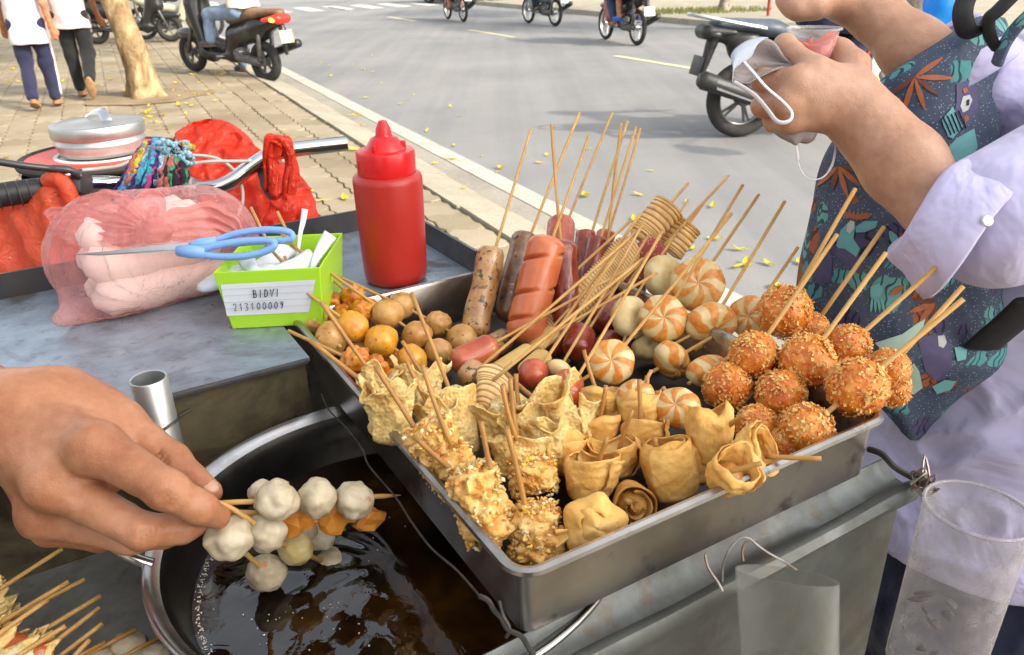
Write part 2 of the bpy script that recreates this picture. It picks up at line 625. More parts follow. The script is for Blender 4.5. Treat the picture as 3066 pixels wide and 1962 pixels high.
# ================================================================== street
RU, RN = V((0.43, -0.903, 0)).normalized(), V((0.903, 0.43, 0)).normalized()
SZ = 0.10        # pavement level
def rd(u, s, z=0.0):
    return RU * u + RN * s + V((0, 0, z))
def strip(u0, u1, s0, s1, z, n=1):
    return [rd(u0, s0, z), rd(u1, s0, z), rd(u1, s1, z), rd(u0, s1, z)], [(0, 1, 2, 3)]
def struct(name, geo, m, ang=40):
    o = solo(name, None, None, geo, m, ang=ang)
    o['kind'] = 'structure'
    return o
struct('ground', strip(-400, 400, -300, 300, -0.05), m_soil)
road = struct('road', strip(-300, 300, 1.9, 10.97, 0.0), m_asphalt)
struct('gutter', strip(-80, 60, 1.93, 2.12, 0.004), m_gutter)
struct('edge_line', strip(-80, 60, 2.10, 2.25, 0.008), m_line)
for u0 in (-28.0, -21.6, -16.2, -10.4, -5.2):
    s0 = 6.84 if u0 < -13 else 6.68
    struct('centre_dash', strip(u0, u0 + 2.1, s0, s0 + 0.13, 0.004), m_dash)
for i in range(9):
    p = [rd(-28.6 + 0.1, 3.0 + i * 0.95, 0.004), rd(-25.9, 3.0 + i * 0.95, 0.004), rd(-25.9, 3.45 + i * 0.95, 0.004), rd(-28.5, 3.45 + i * 0.95, 0.004)]
    struct('crossing_stripe', (p, [(0, 1, 2, 3)]), m_zebra)
# far pavement
far = struct('far_pavement', strip(-300, 300, 11.28, 60, 0.12), m_kerb)
far_kerb = bpy.data.objects.new('far_kerb', None)
link(far_kerb); far_kerb['kind'] = 'structure'
for i in range(26):
    u0 = -40 + i * 1.5
    part(far_kerb, 'kerb_stone', hexa([rd(u0, 10.95, -0.03), rd(u0 + 1.48, 10.95, -0.03), rd(u0 + 1.48, 11.28, -0.03), rd(u0, 11.28, -0.03),
         rd(u0, 10.99, 0.11), rd(u0 + 1.48, 10.99, 0.11), rd(u0 + 1.48, 11.28, 0.122), rd(u0, 11.28, 0.122)]), m_kerb)
# near pavement: slab with pavers laid in it
pave = struct('pavement', strip(-120, 60, -60, 1.6, SZ - 0.022), m_slab)
near_kerb = bpy.data.objects.new('near_kerb', None)
link(near_kerb); near_kerb['kind'] = 'structure'
rk = random.Random(3)
for i in range(30):
    u0 = -26 + i * 1.0
    j = rk.uniform(-0.012, 0.012)
    part(near_kerb, 'kerb_stone', hexa([rd(u0, 1.60, -0.05), rd(u0 + 0.985, 1.60, -0.05), rd(u0 + 0.985, 1.93, -0.05), rd(u0, 1.93, -0.05),
         rd(u0, 1.60 + j, SZ + 0.003), rd(u0 + 0.985, 1.60 + j, SZ + 0.003), rd(u0 + 0.985, 1.925 + j, 0.018), rd(u0, 1.925 + j, 0.018)]), m_kerb)
def paver_mesh(seed):
    r = random.Random(seed)
    w, l, g = 0.205, 0.30, 0.004
    pts = []
    K = 6
    def wav(t):
        return 0.011 * math.sin(4 * PI * t)
    for k in range(K):
        t = k / K
        pts.append((g + wav(t), t * l + g * 0.5))
    for k in range(K):
        t = k / K
        pts.append((t * w + g, l - g + 0.030 * math.sin(2 * PI * t)))
    for k in range(K):
        t = 1 - k / K
        pts.append((w - g + wav(t), t * l - g * 0.5))
    for k in range(K):
        t = 1 - k / K
        pts.append((t * w - g * 0.5, g + 0.030 * math.sin(2 * PI * t)))
    cx, cy = w / 2, l / 2
    n = len(pts)
    top = [V((cx + (x - cx) * 0.965, cy + (y - cy) * 0.975, 0.0)) for x, y in pts]
    mid = [V((x, y, -0.006)) for x, y in pts]
    bot = [V((x, y, -0.03)) for x, y in pts]
    vs = top + mid + bot
    fs = [tuple(range(n))[::-1]]
    for a in (0, n):
        for i in range(n):
            j = (i + 1) % n
            fs.append((a + i, a + j, a + j + n, a + i + n))
    # orient: local x -> across road (RN), local y -> along RU
    M3 = Matrix((RN, -RU, V((0, 0, 1)))).transposed()
    return [M3 @ v for v in vs], [f[::-1] for f in fs]
pv_me = new_mesh('paver', paver_mesh(1), m_paver)
cells = []
for iu in range(-4, 66):
    for isx in range(0, 56):
        s = 1.57 - (isx + 1) * 0.205
        u = -iu * 0.30 - (0.15 if isx % 2 else 0.0) + 0.3
        c = rd(u - 0.15, s + 0.1, SZ)
        q = CAM_R.transposed() @ (c - CAM_P)
        if q.z > -0.5:
            continue
        px, py = CX + FPX * q.x / -q.z, CY - FPX * q.y / -q.z
        vis = -60 < px < 1500 and -60 < py < 900
        cells.append((not vis, -q.z, u, s))
cells.sort()
hold = Geo()
rp = random.Random(5)
tree_c = G(345 * 1.2738, 228 * 1.2738, SZ)
cells = [c for c in cells if (rd(c[2] - 0.15, c[3] + 0.1, SZ) - tree_c).length > 0.42]
for k, (nv, dd, u, s) in enumerate(cells):
    p = rd(u, s, SZ + rp.uniform(-0.004, 0.003))
    if k < 298:
        o = bpy.data.objects.new('paver', pv_me)
        o.location = p
        o.rotation_euler = (rp.uniform(-0.012, 0.012), rp.uniform(-0.012, 0.012), rp.uniform(-0.012, 0.012))
        link(o, pave)
    else:
        v0, f0 = pv_me_geo if 'pv_me_geo' in globals() else (None, None)
        if v0 is None:
            pv_me_geo = paver_mesh(1)
            v0, f0 = pv_me_geo
        Mz = rotz(rp.uniform(-0.012, 0.012))
        hold.add(([p + Mz @ v for v in v0], f0))
o = part(pave, 'paver_field', hold, m_paver, kind='stuff')
# bare soil round the tree and drifts of dust on the asphalt
def soil_patch(name, c, rx, ry, z, m, seed, n=40):
    vs = [V((c.x, c.y, z + 0.012))]
    for i in range(n):
        w = 2 * PI * i / n
        k = 1 + 0.25 * noise.noise(V((math.cos(w) * 1.7, math.sin(w) * 1.7, seed)))
        vs.append(V((c.x + rx * k * math.cos(w), c.y + ry * k * math.sin(w), z)))
    return struct(name, (vs, [(0, i + 1, (i + 1) % n + 1) for i in range(n)]), m)
soil_patch('tree_pit', tree_c, 0.62, 0.55, SZ + 0.006, m_soil, 2)

# ================================================================== trees
def crown_geo(c, R, n, size, seed, squash=0.7, clumps=26):
    r = random.Random(seed)
    g = Geo()
    cl = []
    for _ in range(clumps):
        d = V((r.gauss(0, 1), r.gauss(0, 1), r.gauss(0, 1))).normalized() * (R * r.uniform(0.35, 1.0))
        d.z *= squash
        cl.append((V(c) + d, R * r.uniform(0.22, 0.42)))
    for i in range(n):
        cc, cr = cl[i % clumps]
        d = V((r.gauss(0, 1), r.gauss(0, 1), r.gauss(0, 0.8))).normalized() * cr * (r.random() ** 0.5)
        p = cc + d
        t = V((r.gauss(0, 1), r.gauss(0, 1), r.gauss(0, 0.5))).normalized()
        a, b = frame(t)
        s = size * r.uniform(0.6, 1.3)
        g.add(([p - t * s, p + a * s * 0.4, p + t * s, p - a * s * 0.4], [(0, 1, 2, 3)]))
    return g, cl
def tree(name, label, base, trunk_pts, trunk_r, crown_c, crown_R, nleaf, size, seed, bark, flare=True, group=None):
    t = thing(name, label, 'tree', base, group)
    pts = catmull(trunk_pts, 8)
    rs = []
    for i, p in enumerate(pts):
        k = i / (len(pts) - 1)
        rs.append(trunk_r * (1 - 0.45 * k) * (1 + 0.45 * math.exp(-(p.z - base[2]) / 0.14) if flare else 1))
    vs, fs = tube(pts, rs, 28)
    out = []
    ax = V(base)
    for i, v in enumerate(vs[:]):
        ring = min(i // 28, len(pts) - 1)
        c = pts[ring]
        d = v - c
        hgt = c.z - base[2]
        ang = math.atan2(d.y, d.x)
        k = 1 + 0.13 * noise.noise(v * 5 + V((seed, 0, 0))) + 0.06 * noise.noise(v * 14)
        if flare:
            k += 0.22 * math.exp(-hgt / 0.16) * math.cos(ang * 4 + 0.6)
        out.append(c + d * k)
    part(t, 'trunk', (out, fs), bark, 180)
    g, cl = crown_geo(crown_c, crown_R, nleaf, size, seed)
    top = pts[-1]
    for cc, cr in cl[:9]:
        mid = top.lerp(cc, 0.5) + V((0, 0, 0.2))
        part(t, 'limb', tube(catmull([top - V((0, 0, 0.15)), mid, cc], 5), [trunk_r * 0.45 * (1 - 0.085 * i) for i in range(11)], 8), bark, 180)
    c = part(t, 'crown', g, m_foliage, None)
    c['kind'] = 'stuff'
    return t
b0 = tree_c
tree('street_tree', 'tree with flaking tan bark and flared roots on the brick pavement', (b0.x, b0.y, SZ),
     [b0 + V((0.0, 0.0, -0.05)), b0 + V((-0.01, 0, 0.25)), b0 + V((-0.10, 0, 0.8)), b0 + V((-0.22, 0, 1.5)), b0 + V((-0.30, 0.05, 2.6)), b0 + V((-0.2, 0.1, 3.6))],
     0.150, b0 + V((0.3, 0.6, 6.2)), 3.3, 9000, 0.13, 11, m_bark)
# unseen tree, added to shade the cart from behind the photographer
sb = V((2.9, -2.1, SZ))
tree('added_shade_tree', 'leafy tree behind the photographer shading the snack cart', tuple(sb),
     [sb + V((0, 0, -0.05)), sb + V((0.05, 0, 0.6)), sb + V((0.2, 0.1, 1.6)), sb + V((0.5, 0.2, 2.6))],
     0.15, V((4.0, -1.85, 4.15)), 1.6, 2700, 0.12, 21, m_bark_grey)
fb = G(1700 * 1.2738, 26 * 1.2738, 0.12)
tree('young_tree', 'slim grey trunk in a grassy patch across the road', tuple(fb),
     [fb + V((0, 0, -0.05)), fb + V((0.02, 0, 0.3)), fb + V((0.05, 0, 1.4)), fb + V((0.0, 0, 3.2))], 0.12, fb + V((0, 0, 5.0)), 1.9, 2500, 0.14, 31, m_bark_grey)
fb2 = V((3.62, 10.2, 0.0))
kb = G(2150 * 1.2738, 62 * 1.2738, 0.12)
tree('rugged_tree', 'rugged grey trunk behind the raised forearm beside blue bag', tuple(kb),
     [kb + V((0, 0, -0.05)), kb + V((0.0, 0, 0.5)), kb + V((0.05, 0, 1.6)), kb + V((0.1, 0, 3.4))], 0.30, kb + V((0, 0, 5.5)), 2.2, 2500, 0.14, 41, m_bark_grey)
gg = Geo()
rg = random.Random(9)
for i in range(900):
    a = rg.uniform(0, 2 * PI); q = rg.random() ** 0.6
    p = fb + V((1.6 * q * math.cos(a) - 0.5, 0.8 * q * math.sin(a), 0.0))
    h = rg.uniform(0.04, 0.12); d = V((rg.uniform(-.04, .04), rg.uniform(-.04, .04), h))
    gg.add(([p + V((-.012, 0, 0)), p + V((.012, 0, 0)), p + d], [(0, 1, 2)]))
o = solo('grass', None, None, gg, m_grass, ang=None); o['kind'] = 'stuff'

# ================================================================== fallen leaves
def leaf_mesh(seed):
    r = random.Random(seed)
    L, Wd = 0.085, 0.038
    curl, fold = r.uniform(0.006, 0.018), r.uniform(0.003, 0.008)
    def fn(u, v):
        t = v
        w = Wd / 2 * math.sin(PI * min(1, t * 0.97 + 0.03)) ** 0.8
        x = (u - 0.5) * 2 * w
        return (x, (t - 0.5) * L, 0.004 + curl * (2 * t - 1) ** 2 + fold * abs(2 * u - 1) + 0.003 * math.sin(9 * t + seed))
    g = Geo().add(surf(fn, 5, 9))
    g.add(tube([V((0, -L / 2, curl)), V((0.003, -L / 2 - 0.02, curl * 1.2))], 0.0013, 4))
    return new_mesh('fallen_leaf', g, m_yleaf)
LM = [leaf_mesh(i) for i in range(5)]
rl = random.Random(17)
def leaf(px, py, z, label, group, k=1.0):
    p = G(px, py, z)
    o = bpy.data.objects.new('fallen_leaf', rl.choice(LM))
    o.location = (p.x, p.y, z + 0.006)
    o.rotation_euler = (rl.uniform(-.25, .25), rl.uniform(-.25, .25), rl.uniform(0, 2 * PI))
    s = k * rl.uniform(0.62, 1.0)
    o.scale = (s, s, s)
    link(o)
    tag(o, label, 'leaf', group)
# on the asphalt (native pixel positions)
for px, py, k in [(1095, 295, 1.3), (1240, 286, .8), (1198, 313, .7), (1222, 300, .6), (1350, 322, .8), (1375, 350, .8), (1280, 395, .9), (1360, 440, 1), (1353, 481, 1.2), (1302, 493, 1),
                  (1488, 520, 1.1), (1500, 508, 1.2), (1612, 490, 1), (1640, 468, 1), (1752, 592, 1.3), (1837, 520, .7), (1912, 587, 1), (1900, 660, 1), (2058, 610, .8), (2135, 622, 1.3),
                  (1440, 472, .7), (1760, 450, .7), (1950, 515, .7), (2070, 750, 1), (2210, 752, 1.2), (2235, 795, 1.2), (2212, 803, 1.2), (2140, 720, 1), (2300, 795, 1), (2320, 860, 1.1), (2395, 792, 1),
                  (1058, 195, .9), (1025, 222, .9), (1088, 211, .9), (1115, 168, .8), (1505, 163, .6), (985, 200, .9), (1115, 218, .7), (1142, 250, .6), (950, 150, .9), (960, 190, 1), (990, 230, .9), (900, 120, .8),
                  (870, 160, .8), (1040, 130, .7), (930, 190, .8)]:
    leaf(px, py, 0.0, 'curled yellow leaf fallen on the grey asphalt road', 'yellow leaves on the road', k)
for px, py, k in [(1060, 340, 1.4), (1068, 350, 1.3), (1030, 590, 1.3), (1275, 602, 1.2), (1388, 568, 1.3), (1363, 600, 1.4), (1355, 640, .9), (1410, 668, 1.3), (1085, 380, .8), (1450, 695, 1),
                  (878, 335, 1.3), (875, 344, 1.2), (955, 395, 1), (1255, 640, 1)]:
    leaf(px, py, 0.03, 'curled yellow leaf fallen on the kerb beside the edge line', 'yellow leaves along the kerb', k)
tree_leaves = []
for i in range(46):
    cxp, cyp, sx, sy = rl.choice([(570, 270, 50, 22), (520, 300, 60, 25), (150, 225, 110, 25), (60, 235, 60, 12), (640, 225, 60, 12), (380, 250, 60, 20), (460, 350, 30, 15)])
    leaf(rl.gauss(cxp, sx), max(150, rl.gauss(cyp, sy)), SZ, 'yellow leaf fallen among the litter round the tan tree roots', 'yellow leaves around the street tree', 1.1)
for px, py, k in [(1060, 452, 1.4), (735, 417, 1.1), (745, 445, .8), (1033, 597, 1.3), (960, 605, .9), (930, 578, .8), (680, 560, .5), (850, 395, .7), (575, 320, 1), (555, 345, 1), (330, 240, 1), (20, 475, 1), (170, 405, .7)]:
    leaf(px, py, SZ, 'yellow leaf fallen on bare brown pavers of the pavement', 'yellow leaves on the pavers', k)
# ================================================================== people: one continuous body each, clothes as children
m_skin = None
def skin_mat(name, a, c, d, bsc=900, coat=0.0):
    b = NB(name)
    n1 = b.noise(26, 5, 0.6)
    col = b.ramp(n1, [(0.3, a), (0.5, c), (0.7, d)])
    v = b.vor(620, 'F1')
    fine = b.math('ADD', b.math('MULTIPLY', v, 0.6), b.math('MULTIPLY', b.noise(90, 4, 0.6), 0.9))
    col = b.mix(0.12, col, b.ramp(b.noise(160, 3), [(0.35, tuple(x * 0.6 for x in a)), (0.65, d)]))
    return b.done(b.bsdf(col, 0.46, 0, 0.42, b.bump(b.math('ADD', fine, b.math('MULTIPLY', b.noise(260, 3, 0.6, b.mapped('Object', (1, 0.35, 1), (0.4, 0.3, 0.9))), 0.8)), 0.28, 0.0010), sss=0.10, sssr=(0.010, 0.004, 0.002)))
m_skin = skin_mat('skin_tan', (0.27, 0.095, 0.042), (0.37, 0.155, 0.075), (0.48, 0.235, 0.135))
m_skin_fair = skin_mat('skin_fair', (0.36, 0.175, 0.105), (0.43, 0.235, 0.15), (0.50, 0.295, 0.20))
def cloth(name, c, c2=None, bump=0.25, bsc=1600, rough=0.9, wr=0.5):
    b = NB(name)
    n = b.noise(9, 3)
    col = b.ramp(n, [(0.35, c), (0.65, c2 or tuple(x * 0.88 for x in c))])
    h = b.noise(7, 4, 0.6)
    nr = b.bump(h, wr, 0.03)
    nr = b.bump(b.noise(bsc, 2), bump, 0.0006, nr)
    return b.done(b.bsdf(col, rough, 0, 0.2, nr, sheen=0.15))
c_white = cloth('cloth_white', (0.66, 0.60, 0.62))
c_pink = cloth('cloth_pink', (0.68, 0.53, 0.51))
c_navy = cloth('cloth_navy', (0.022, 0.024, 0.055))
c_black = cloth('cloth_black', (0.018, 0.020, 0.020))
c_beige = cloth('cloth_beige', (0.72, 0.60, 0.50))
c_jeans = cloth('cloth_jeans', (0.14, 0.20, 0.30), (0.20, 0.27, 0.37))
c_djeans = cloth('cloth_dark_jeans', (0.035, 0.06, 0.12), (0.05, 0.085, 0.16))
c_green = cloth('cloth_green', (0.30, 0.50, 0.08))
c_khaki = cloth('cloth_khaki', (0.35, 0.28, 0.19))
c_grey = cloth('cloth_grey', (0.25, 0.25, 0.27))
m_hair = mat('black_hair', (0.012, 0.010, 0.009), (0.03, 0.022, 0.018), 40, 0.5, bump=0.5, bsc=120)
m_sandal = mat('brown_sandal', (0.24, 0.13, 0.06), (0.32, 0.19, 0.09), 20, 0.7)
m_bshoe = mat('blue_shoe', (0.02, 0.10, 0.48), None, rough=0.6)
m_dshoe = mat('dark_shoe', (0.06, 0.05, 0.045), (0.10, 0.085, 0.075), 20, 0.7)
m_helmet = mat('helmet_shell', (0.10, 0.10, 0.11), None, rough=0.25)

def person(label, J, shirt, trous, shoe, f, group=None, sleeve=0.62, shorts=False, hem=0.0, k=1.0, helmet=False, stripe=None, bag=False, step=0.011, skin=None):
    skin = skin or m_skin
    f = V(f).normalized()
    left = V((0, 0, 1)).cross(f).normalized()
    base = (J['an_l'] + J['an_r']) / 2
    t = thing('person', label, 'person', (base.x, base.y, min(J['an_l'].z, J['an_r'].z) - 0.07 * k), group)
    b = SDF()
    hd, nk = J['head'], J['neck']
    up = (hd - nk).normalized()
    Rh = Matrix((f, left, up)).transposed()
    b.ell(hd, (0.098 * k, 0.078 * k, 0.118 * k), Rh, 0.02)
    b.ell(hd + Rh @ V((0.055, 0, -0.055)) * k, (0.05 * k, 0.05 * k, 0.055 * k), Rh, 0.03)
    b.cone(hd + Rh @ V((0.098, 0, 0.0)) * k, hd + Rh @ V((0.112, 0, -0.03)) * k, 0.010 * k, 0.016 * k, 0.012)
    for sg in (-1, 1):
        b.ell(hd + Rh @ V((-0.005, 0.080 * sg, -0.01)) * k, (0.022 * k, 0.010 * k, 0.034 * k), Rh, 0.008)
    b.cone(nk - up * 0.05 * k, hd - up * 0.06 * k, 0.058 * k, 0.052 * k, 0.03)
    b.cone(J['pel'], J['chest'], 0.125 * k, 0.125 * k, 0.06, (f, 0.75))
    b.cone(J['chest'], nk - up * 0.02 * k, 0.12 * k, 0.06 * k, 0.06)
    for sd in ('l', 'r'):
        sg = 1 if sd == 'l' else -1
        b.cone(J['chest'] + (J['sh_' + sd] - J['chest']) * 0.3, J['sh_' + sd], 0.075 * k, 0.058 * k, 0.05)
        b.chain([(J['sh_' + sd], 0.055 * k), (J['el_' + sd], 0.040 * k), (J['wr_' + sd], 0.028 * k)], 0.02)
        w, e = J['wr_' + sd], J['el_' + sd]
        d = (w - e).normalized()
        sd_ax = d.cross(f)
        sd_ax = sd_ax.normalized() if sd_ax.length > 0.1 else left
        pl = w + d * 0.075 * k
        b.cone(w, pl, 0.028 * k, 0.036 * k, 0.015, (d.cross(sd_ax).normalized(), 0.6))
        curl = J.get('curl_' + sd, d)
        for q in range(4):
            o = pl + sd_ax * (0.022 - 0.0148 * q) * k
            m = o + (d * 0.7 + curl * 0.3).normalized() * (0.040 - 0.004 * abs(q - 1)) * k
            b.chain([(o, 0.0105 * k), (m, 0.0095 * k), (m + curl * (0.036 - 0.004 * abs(q - 1)) * k, 0.008 * k)], 0.004)
        th = w + d * 0.025 * k + sd_ax * 0.022 * k
        b.chain([(th, 0.013 * k), (th + (d + sd_ax * 0.7).normalized() * 0.045 * k, 0.011 * k), (th + (d * 1.3 + sd_ax * 0.4).normalized() * 0.075 * k, 0.009 * k)], 0.006)
        b.chain([(J['hip_' + sd], 0.088 * k), (J['kn_' + sd], 0.056 * k), (J['an_' + sd], 0.038 * k)], 0.03)
        tw = J['toe_' + sd]
        b.cone(J['an_' + sd] - V((0, 0, 0.035 * k)), tw, 0.036 * k, 0.028 * k, 0.02)
    part(t, 'body', b.mesh(step), skin, 180)
    s = SDF()
    s.cone(J['pel'], J['chest'], 0.152 * k, 0.152 * k, 0.06, (f, 0.78))
    s.cone(J['chest'], nk - up * 0.05 * k, 0.145 * k, 0.075 * k, 0.06)
    if hem:
        dn = V((0, 0, -1)) if (J['kn_l'].z + J['kn_r'].z) / 2 < J['pel'].z - 0.2 else V((0, 0, -0.2))
        s.cone(J['chest'] + dn * 0.12, J['pel'] + dn * (hem + 0.12), 0.16 * k, 0.215 * k, 0.05, (f, 0.8))
    for sd in ('l', 'r'):
        s.cone(J['chest'] + (J['sh_' + sd] - J['chest']) * 0.3, J['sh_' + sd], 0.09 * k, 0.072 * k, 0.05)
        if sleeve <= 1:
            s.cone(J['sh_' + sd], J['sh_' + sd].lerp(J['el_' + sd], sleeve), 0.072 * k, 0.070 * k, 0.02)
        else:
            s.chain([(J['sh_' + sd], 0.07 * k), (J['el_' + sd], 0.055 * k), (J['el_' + sd].lerp(J['wr_' + sd], sleeve - 1), 0.046 * k)], 0.02)
    if hem:
        s.half(J['pel'] + dn * hem, dn)
    def wr(p):
        return p + V((noise.noise(p * 9), noise.noise(p * 9 + V((5, 0, 0))), noise.noise(p * 9 + V((0, 5, 0))))) * 0.012
    part(t, 'shirt', s.mesh(step, wr), shirt, 180)
    s = SDF()
    s.cone(J['hip_l'], J['hip_r'], 0.092 * k, 0.092 * k, 0.05)
    s.cone((J['hip_l'] + J['hip_r']) / 2, J['pel'], 0.10 * k, 0.10 * k, 0.05)
    for sd in ('l', 'r'):
        if shorts and shorts in ('b', sd):
            s.cone(J['hip_' + sd], J['hip_' + sd].lerp(J['kn_' + sd], 0.85), 0.10 * k, 0.085 * k, 0.03)
        else:
            s.chain([(J['hip_' + sd], 0.10 * k), (J['kn_' + sd], 0.077 * k), (J['an_' + sd].lerp(J['kn_' + sd], 0.10), 0.063 * k)], 0.03)
    part(t, 'trousers', s.mesh(step, wr), trous, 180)
    if stripe:
        p = [J['hip_r'] + (-left) * 0.103 * k, J['kn_r'] - left * 0.081 * k, J['an_r'].lerp(J['kn_r'], 0.1) - left * 0.068 * k]
        part(t, 'trouser_stripe', tube(catmull(p, 5), 0.012, 6), stripe, 180)
    for sd in ('l', 'r'):
        an, tw = J['an_' + sd], J['toe_' + sd]
        d = (tw - an + V((0, 0, 0.035 * k))).normalized()
        n = d.cross(left).normalized()
        if n.z < 0:
            n = -n
        g = Geo()
        heel = an - n * 0.052 * k - d * 0.06 * k
        R = Matrix((d, n.cross(d), n)).transposed()
        g.add(blob(heel + d * 0.115 * k, (0.135 * k, 0.048 * k, 0.017 * k), R, sub=3))
        if shoe is not m_sandal:
            g.add(blob(heel + d * 0.125 * k + n * 0.03 * k, (0.125 * k, 0.046 * k, 0.042 * k), R, sub=3))
        else:
            g.add(tube(catmull([heel + d * 0.15 * k + left * 0.05 * k, heel + d * 0.16 * k + n * 0.065 * k, heel + d * 0.15 * k - left * 0.05 * k], 5), 0.011 * k, 6))
        part(t, 'shoe', g, shoe, 180)
    h = SDF()
    h.ell(hd + Rh @ V((-0.022, 0, 0.022)) * k, (0.105 * k, 0.092 * k, 0.118 * k), Rh, 0.01)
    h.cut(hd + Rh @ V((0.10, 0, -0.05)) * k, (0.09 * k, 0.12 * k, 0.10 * k), Rh, 0.015)
    if helmet:
        h.ell(hd + Rh @ V((-0.005, 0, 0.035)) * k, (0.135 * k, 0.12 * k, 0.115 * k), Rh, 0.01)
        part(t, 'helmet', h.mesh(0.012), m_helmet, 180)
    else:
        part(t, 'hair', h.mesh(0.012), m_hair, 180)
    return t

def pose_walk(p, f, k, phase=1, lift=False):
    # p: point on the ground under the pelvis; k scale to 1.7 m
    f = V(f).normalized(); l = V((0, 0, 1)).cross(f).normalized(); Z = V((0, 0, 1))
    def P(a, b, c):
        return p + (f * a + l * b + Z * c) * k
    J = dict(pel=P(0, 0, 0.98), chest=P(0.02, 0, 1.28), neck=P(0.03, 0, 1.47), head=P(0.06, 0, 1.61))
    for sd, sg in (('l', 1), ('r', -1)):
        w = 0.13 * sg * phase
        J['sh_' + sd] = P(0.02, 0.185 * sg, 1.40)
        J['el_' + sd] = P(-w * 0.7 - 0.02, 0.235 * sg, 1.12)
        J['wr_' + sd] = P(-w * 1.2 + 0.06, 0.26 * sg, 0.88)
        J['hip_' + sd] = P(0, 0.09 * sg, 0.92)
        fw = 1 if sg * phase > 0 else -1
        J['kn_' + sd] = P(0.10 if fw > 0 else 0.02, 0.095 * sg, 0.50)
        J['an_' + sd] = P(0.14 if fw > 0 else -0.17, 0.09 * sg, 0.085 if fw > 0 else 0.13)
        J['toe_' + sd] = J['an_' + sd] + (f * 0.15 + Z * (-0.055 if fw > 0 else -0.10)) * k
        if lift and fw < 0:
            J['an_' + sd] = P(-0.24, 0.09 * sg, 0.22)
            J['toe_' + sd] = J['an_' + sd] + (f * 0.04 - Z * 0.15) * k
    return J
def pose_ride(M, seat, bars, pegs, k=0.97, foot_down=None, armout=0.0):
    # local bike frame: x forward, y left
    def W(v):
        return M @ V(v)
    sx, sz = seat
    J = dict(pel=W((sx, 0, sz + 0.12)), chest=W((sx + 0.07, 0, sz + 0.43)), neck=W((sx + 0.11, 0, sz + 0.61)), head=W((sx + 0.16, 0, sz + 0.76)))
    for sd, sg in (('l', 1), ('r', -1)):
        J['sh_' + sd] = W((sx + 0.09, 0.185 * sg, sz + 0.54))
        J['wr_' + sd] = W((bars[0] - 0.05, bars[1] * sg, bars[2] + 0.02))
        a, c = J['sh_' + sd], J['wr_' + sd]
        J['el_' + sd] = (a + c) / 2 + M.to_3x3() @ V((-0.05, 0.09 * sg, -0.10))
        J['hip_' + sd] = W((sx + 0.02, 0.10 * sg, sz + 0.08))
        if foot_down == sd:
            J['kn_' + sd] = W((sx + 0.36, 0.19 * sg, sz - 0.10))
            J['an_' + sd] = W((sx + 0.42, 0.24 * sg, 0.09))
        else:
            J['kn_' + sd] = W((sx + 0.43, 0.15 * sg, sz + 0.02))
            J['an_' + sd] = W((pegs[0], pegs[1] * sg, pegs[2] + 0.08))
        J['toe_' + sd] = J['an_' + sd] + M.to_3x3() @ V((0.14, 0.02 * sg, -0.05))
    return J

# ================================================================== motorbikes (local: x forward, y left, origin under the rear axle)
def gloss(name, c, rough=0.22, metal=0.0):
    return mat(name, c, tuple(x * 0.8 for x in c), 8, rough, metal, coat=0.4)
m_tyre = mat('tyre_rubber', (0.018, 0.018, 0.018), (0.032, 0.03, 0.027), 12, 0.85, bump=0.2, bsc=90)
m_rim = mat('wheel_alloy', (0.55, 0.55, 0.55), None, rough=0.32, metal=0.9)
m_chrome = mat('chrome', (0.72, 0.73, 0.74), (0.62, 0.62, 0.62), 9, 0.10, 1.0)
m_dmetal = mat('engine_metal', (0.10, 0.10, 0.10), (0.20, 0.195, 0.185), 25, 0.5, 0.6)
m_bplastic = mat('black_plastic', (0.015, 0.015, 0.016), (0.028, 0.027, 0.026), 18, 0.42)
m_seat = mat('vinyl_seat', (0.022, 0.022, 0.024), (0.035, 0.035, 0.037), 20, 0.55, bump=0.2, bsc=300)
m_seat_brown = mat('brown_vinyl_seat', (0.12, 0.065, 0.035), (0.17, 0.10, 0.055), 20, 0.5, bump=0.2, bsc=300)
m_seat_blue = mat('blue_grey_vinyl_seat', (0.055, 0.075, 0.10), (0.075, 0.095, 0.125), 20, 0.5, bump=0.2, bsc=300)
m_red = gloss('red_plastic_gloss', (0.45, 0.018, 0.015))
m_tail = mat('red_lens', (0.62, 0.02, 0.015), None, rough=0.15, emit=(1, 0.05, 0.02), es=0.25)
m_amber = mat('amber_lens', (0.9, 0.35, 0.03), None, rough=0.2, emit=(1, 0.50, 0.06), es=2.2)
m_plate = mat('white_number_plate', (0.72, 0.72, 0.70), (0.62, 0.62, 0.60), 20, 0.5)
m_plate_y = mat('dusty_number_plate', (0.66, 0.50, 0.28), (0.58, 0.44, 0.26), 20, 0.5)
m_blackp = gloss('black_paint', (0.014, 0.015, 0.014), 0.28)
m_greenp = gloss('sage_paint', (0.20, 0.27, 0.22))
m_maroon = gloss('maroon_paint', (0.12, 0.015, 0.015))
m_creamp = gloss('cream_paint', (0.62, 0.57, 0.40))
m_silver = gloss('silver_paint', (0.45, 0.46, 0.47), 0.3, 0.6)
m_glass_d = mat('dark_glass', (0.02, 0.022, 0.025), None, rough=0.05)

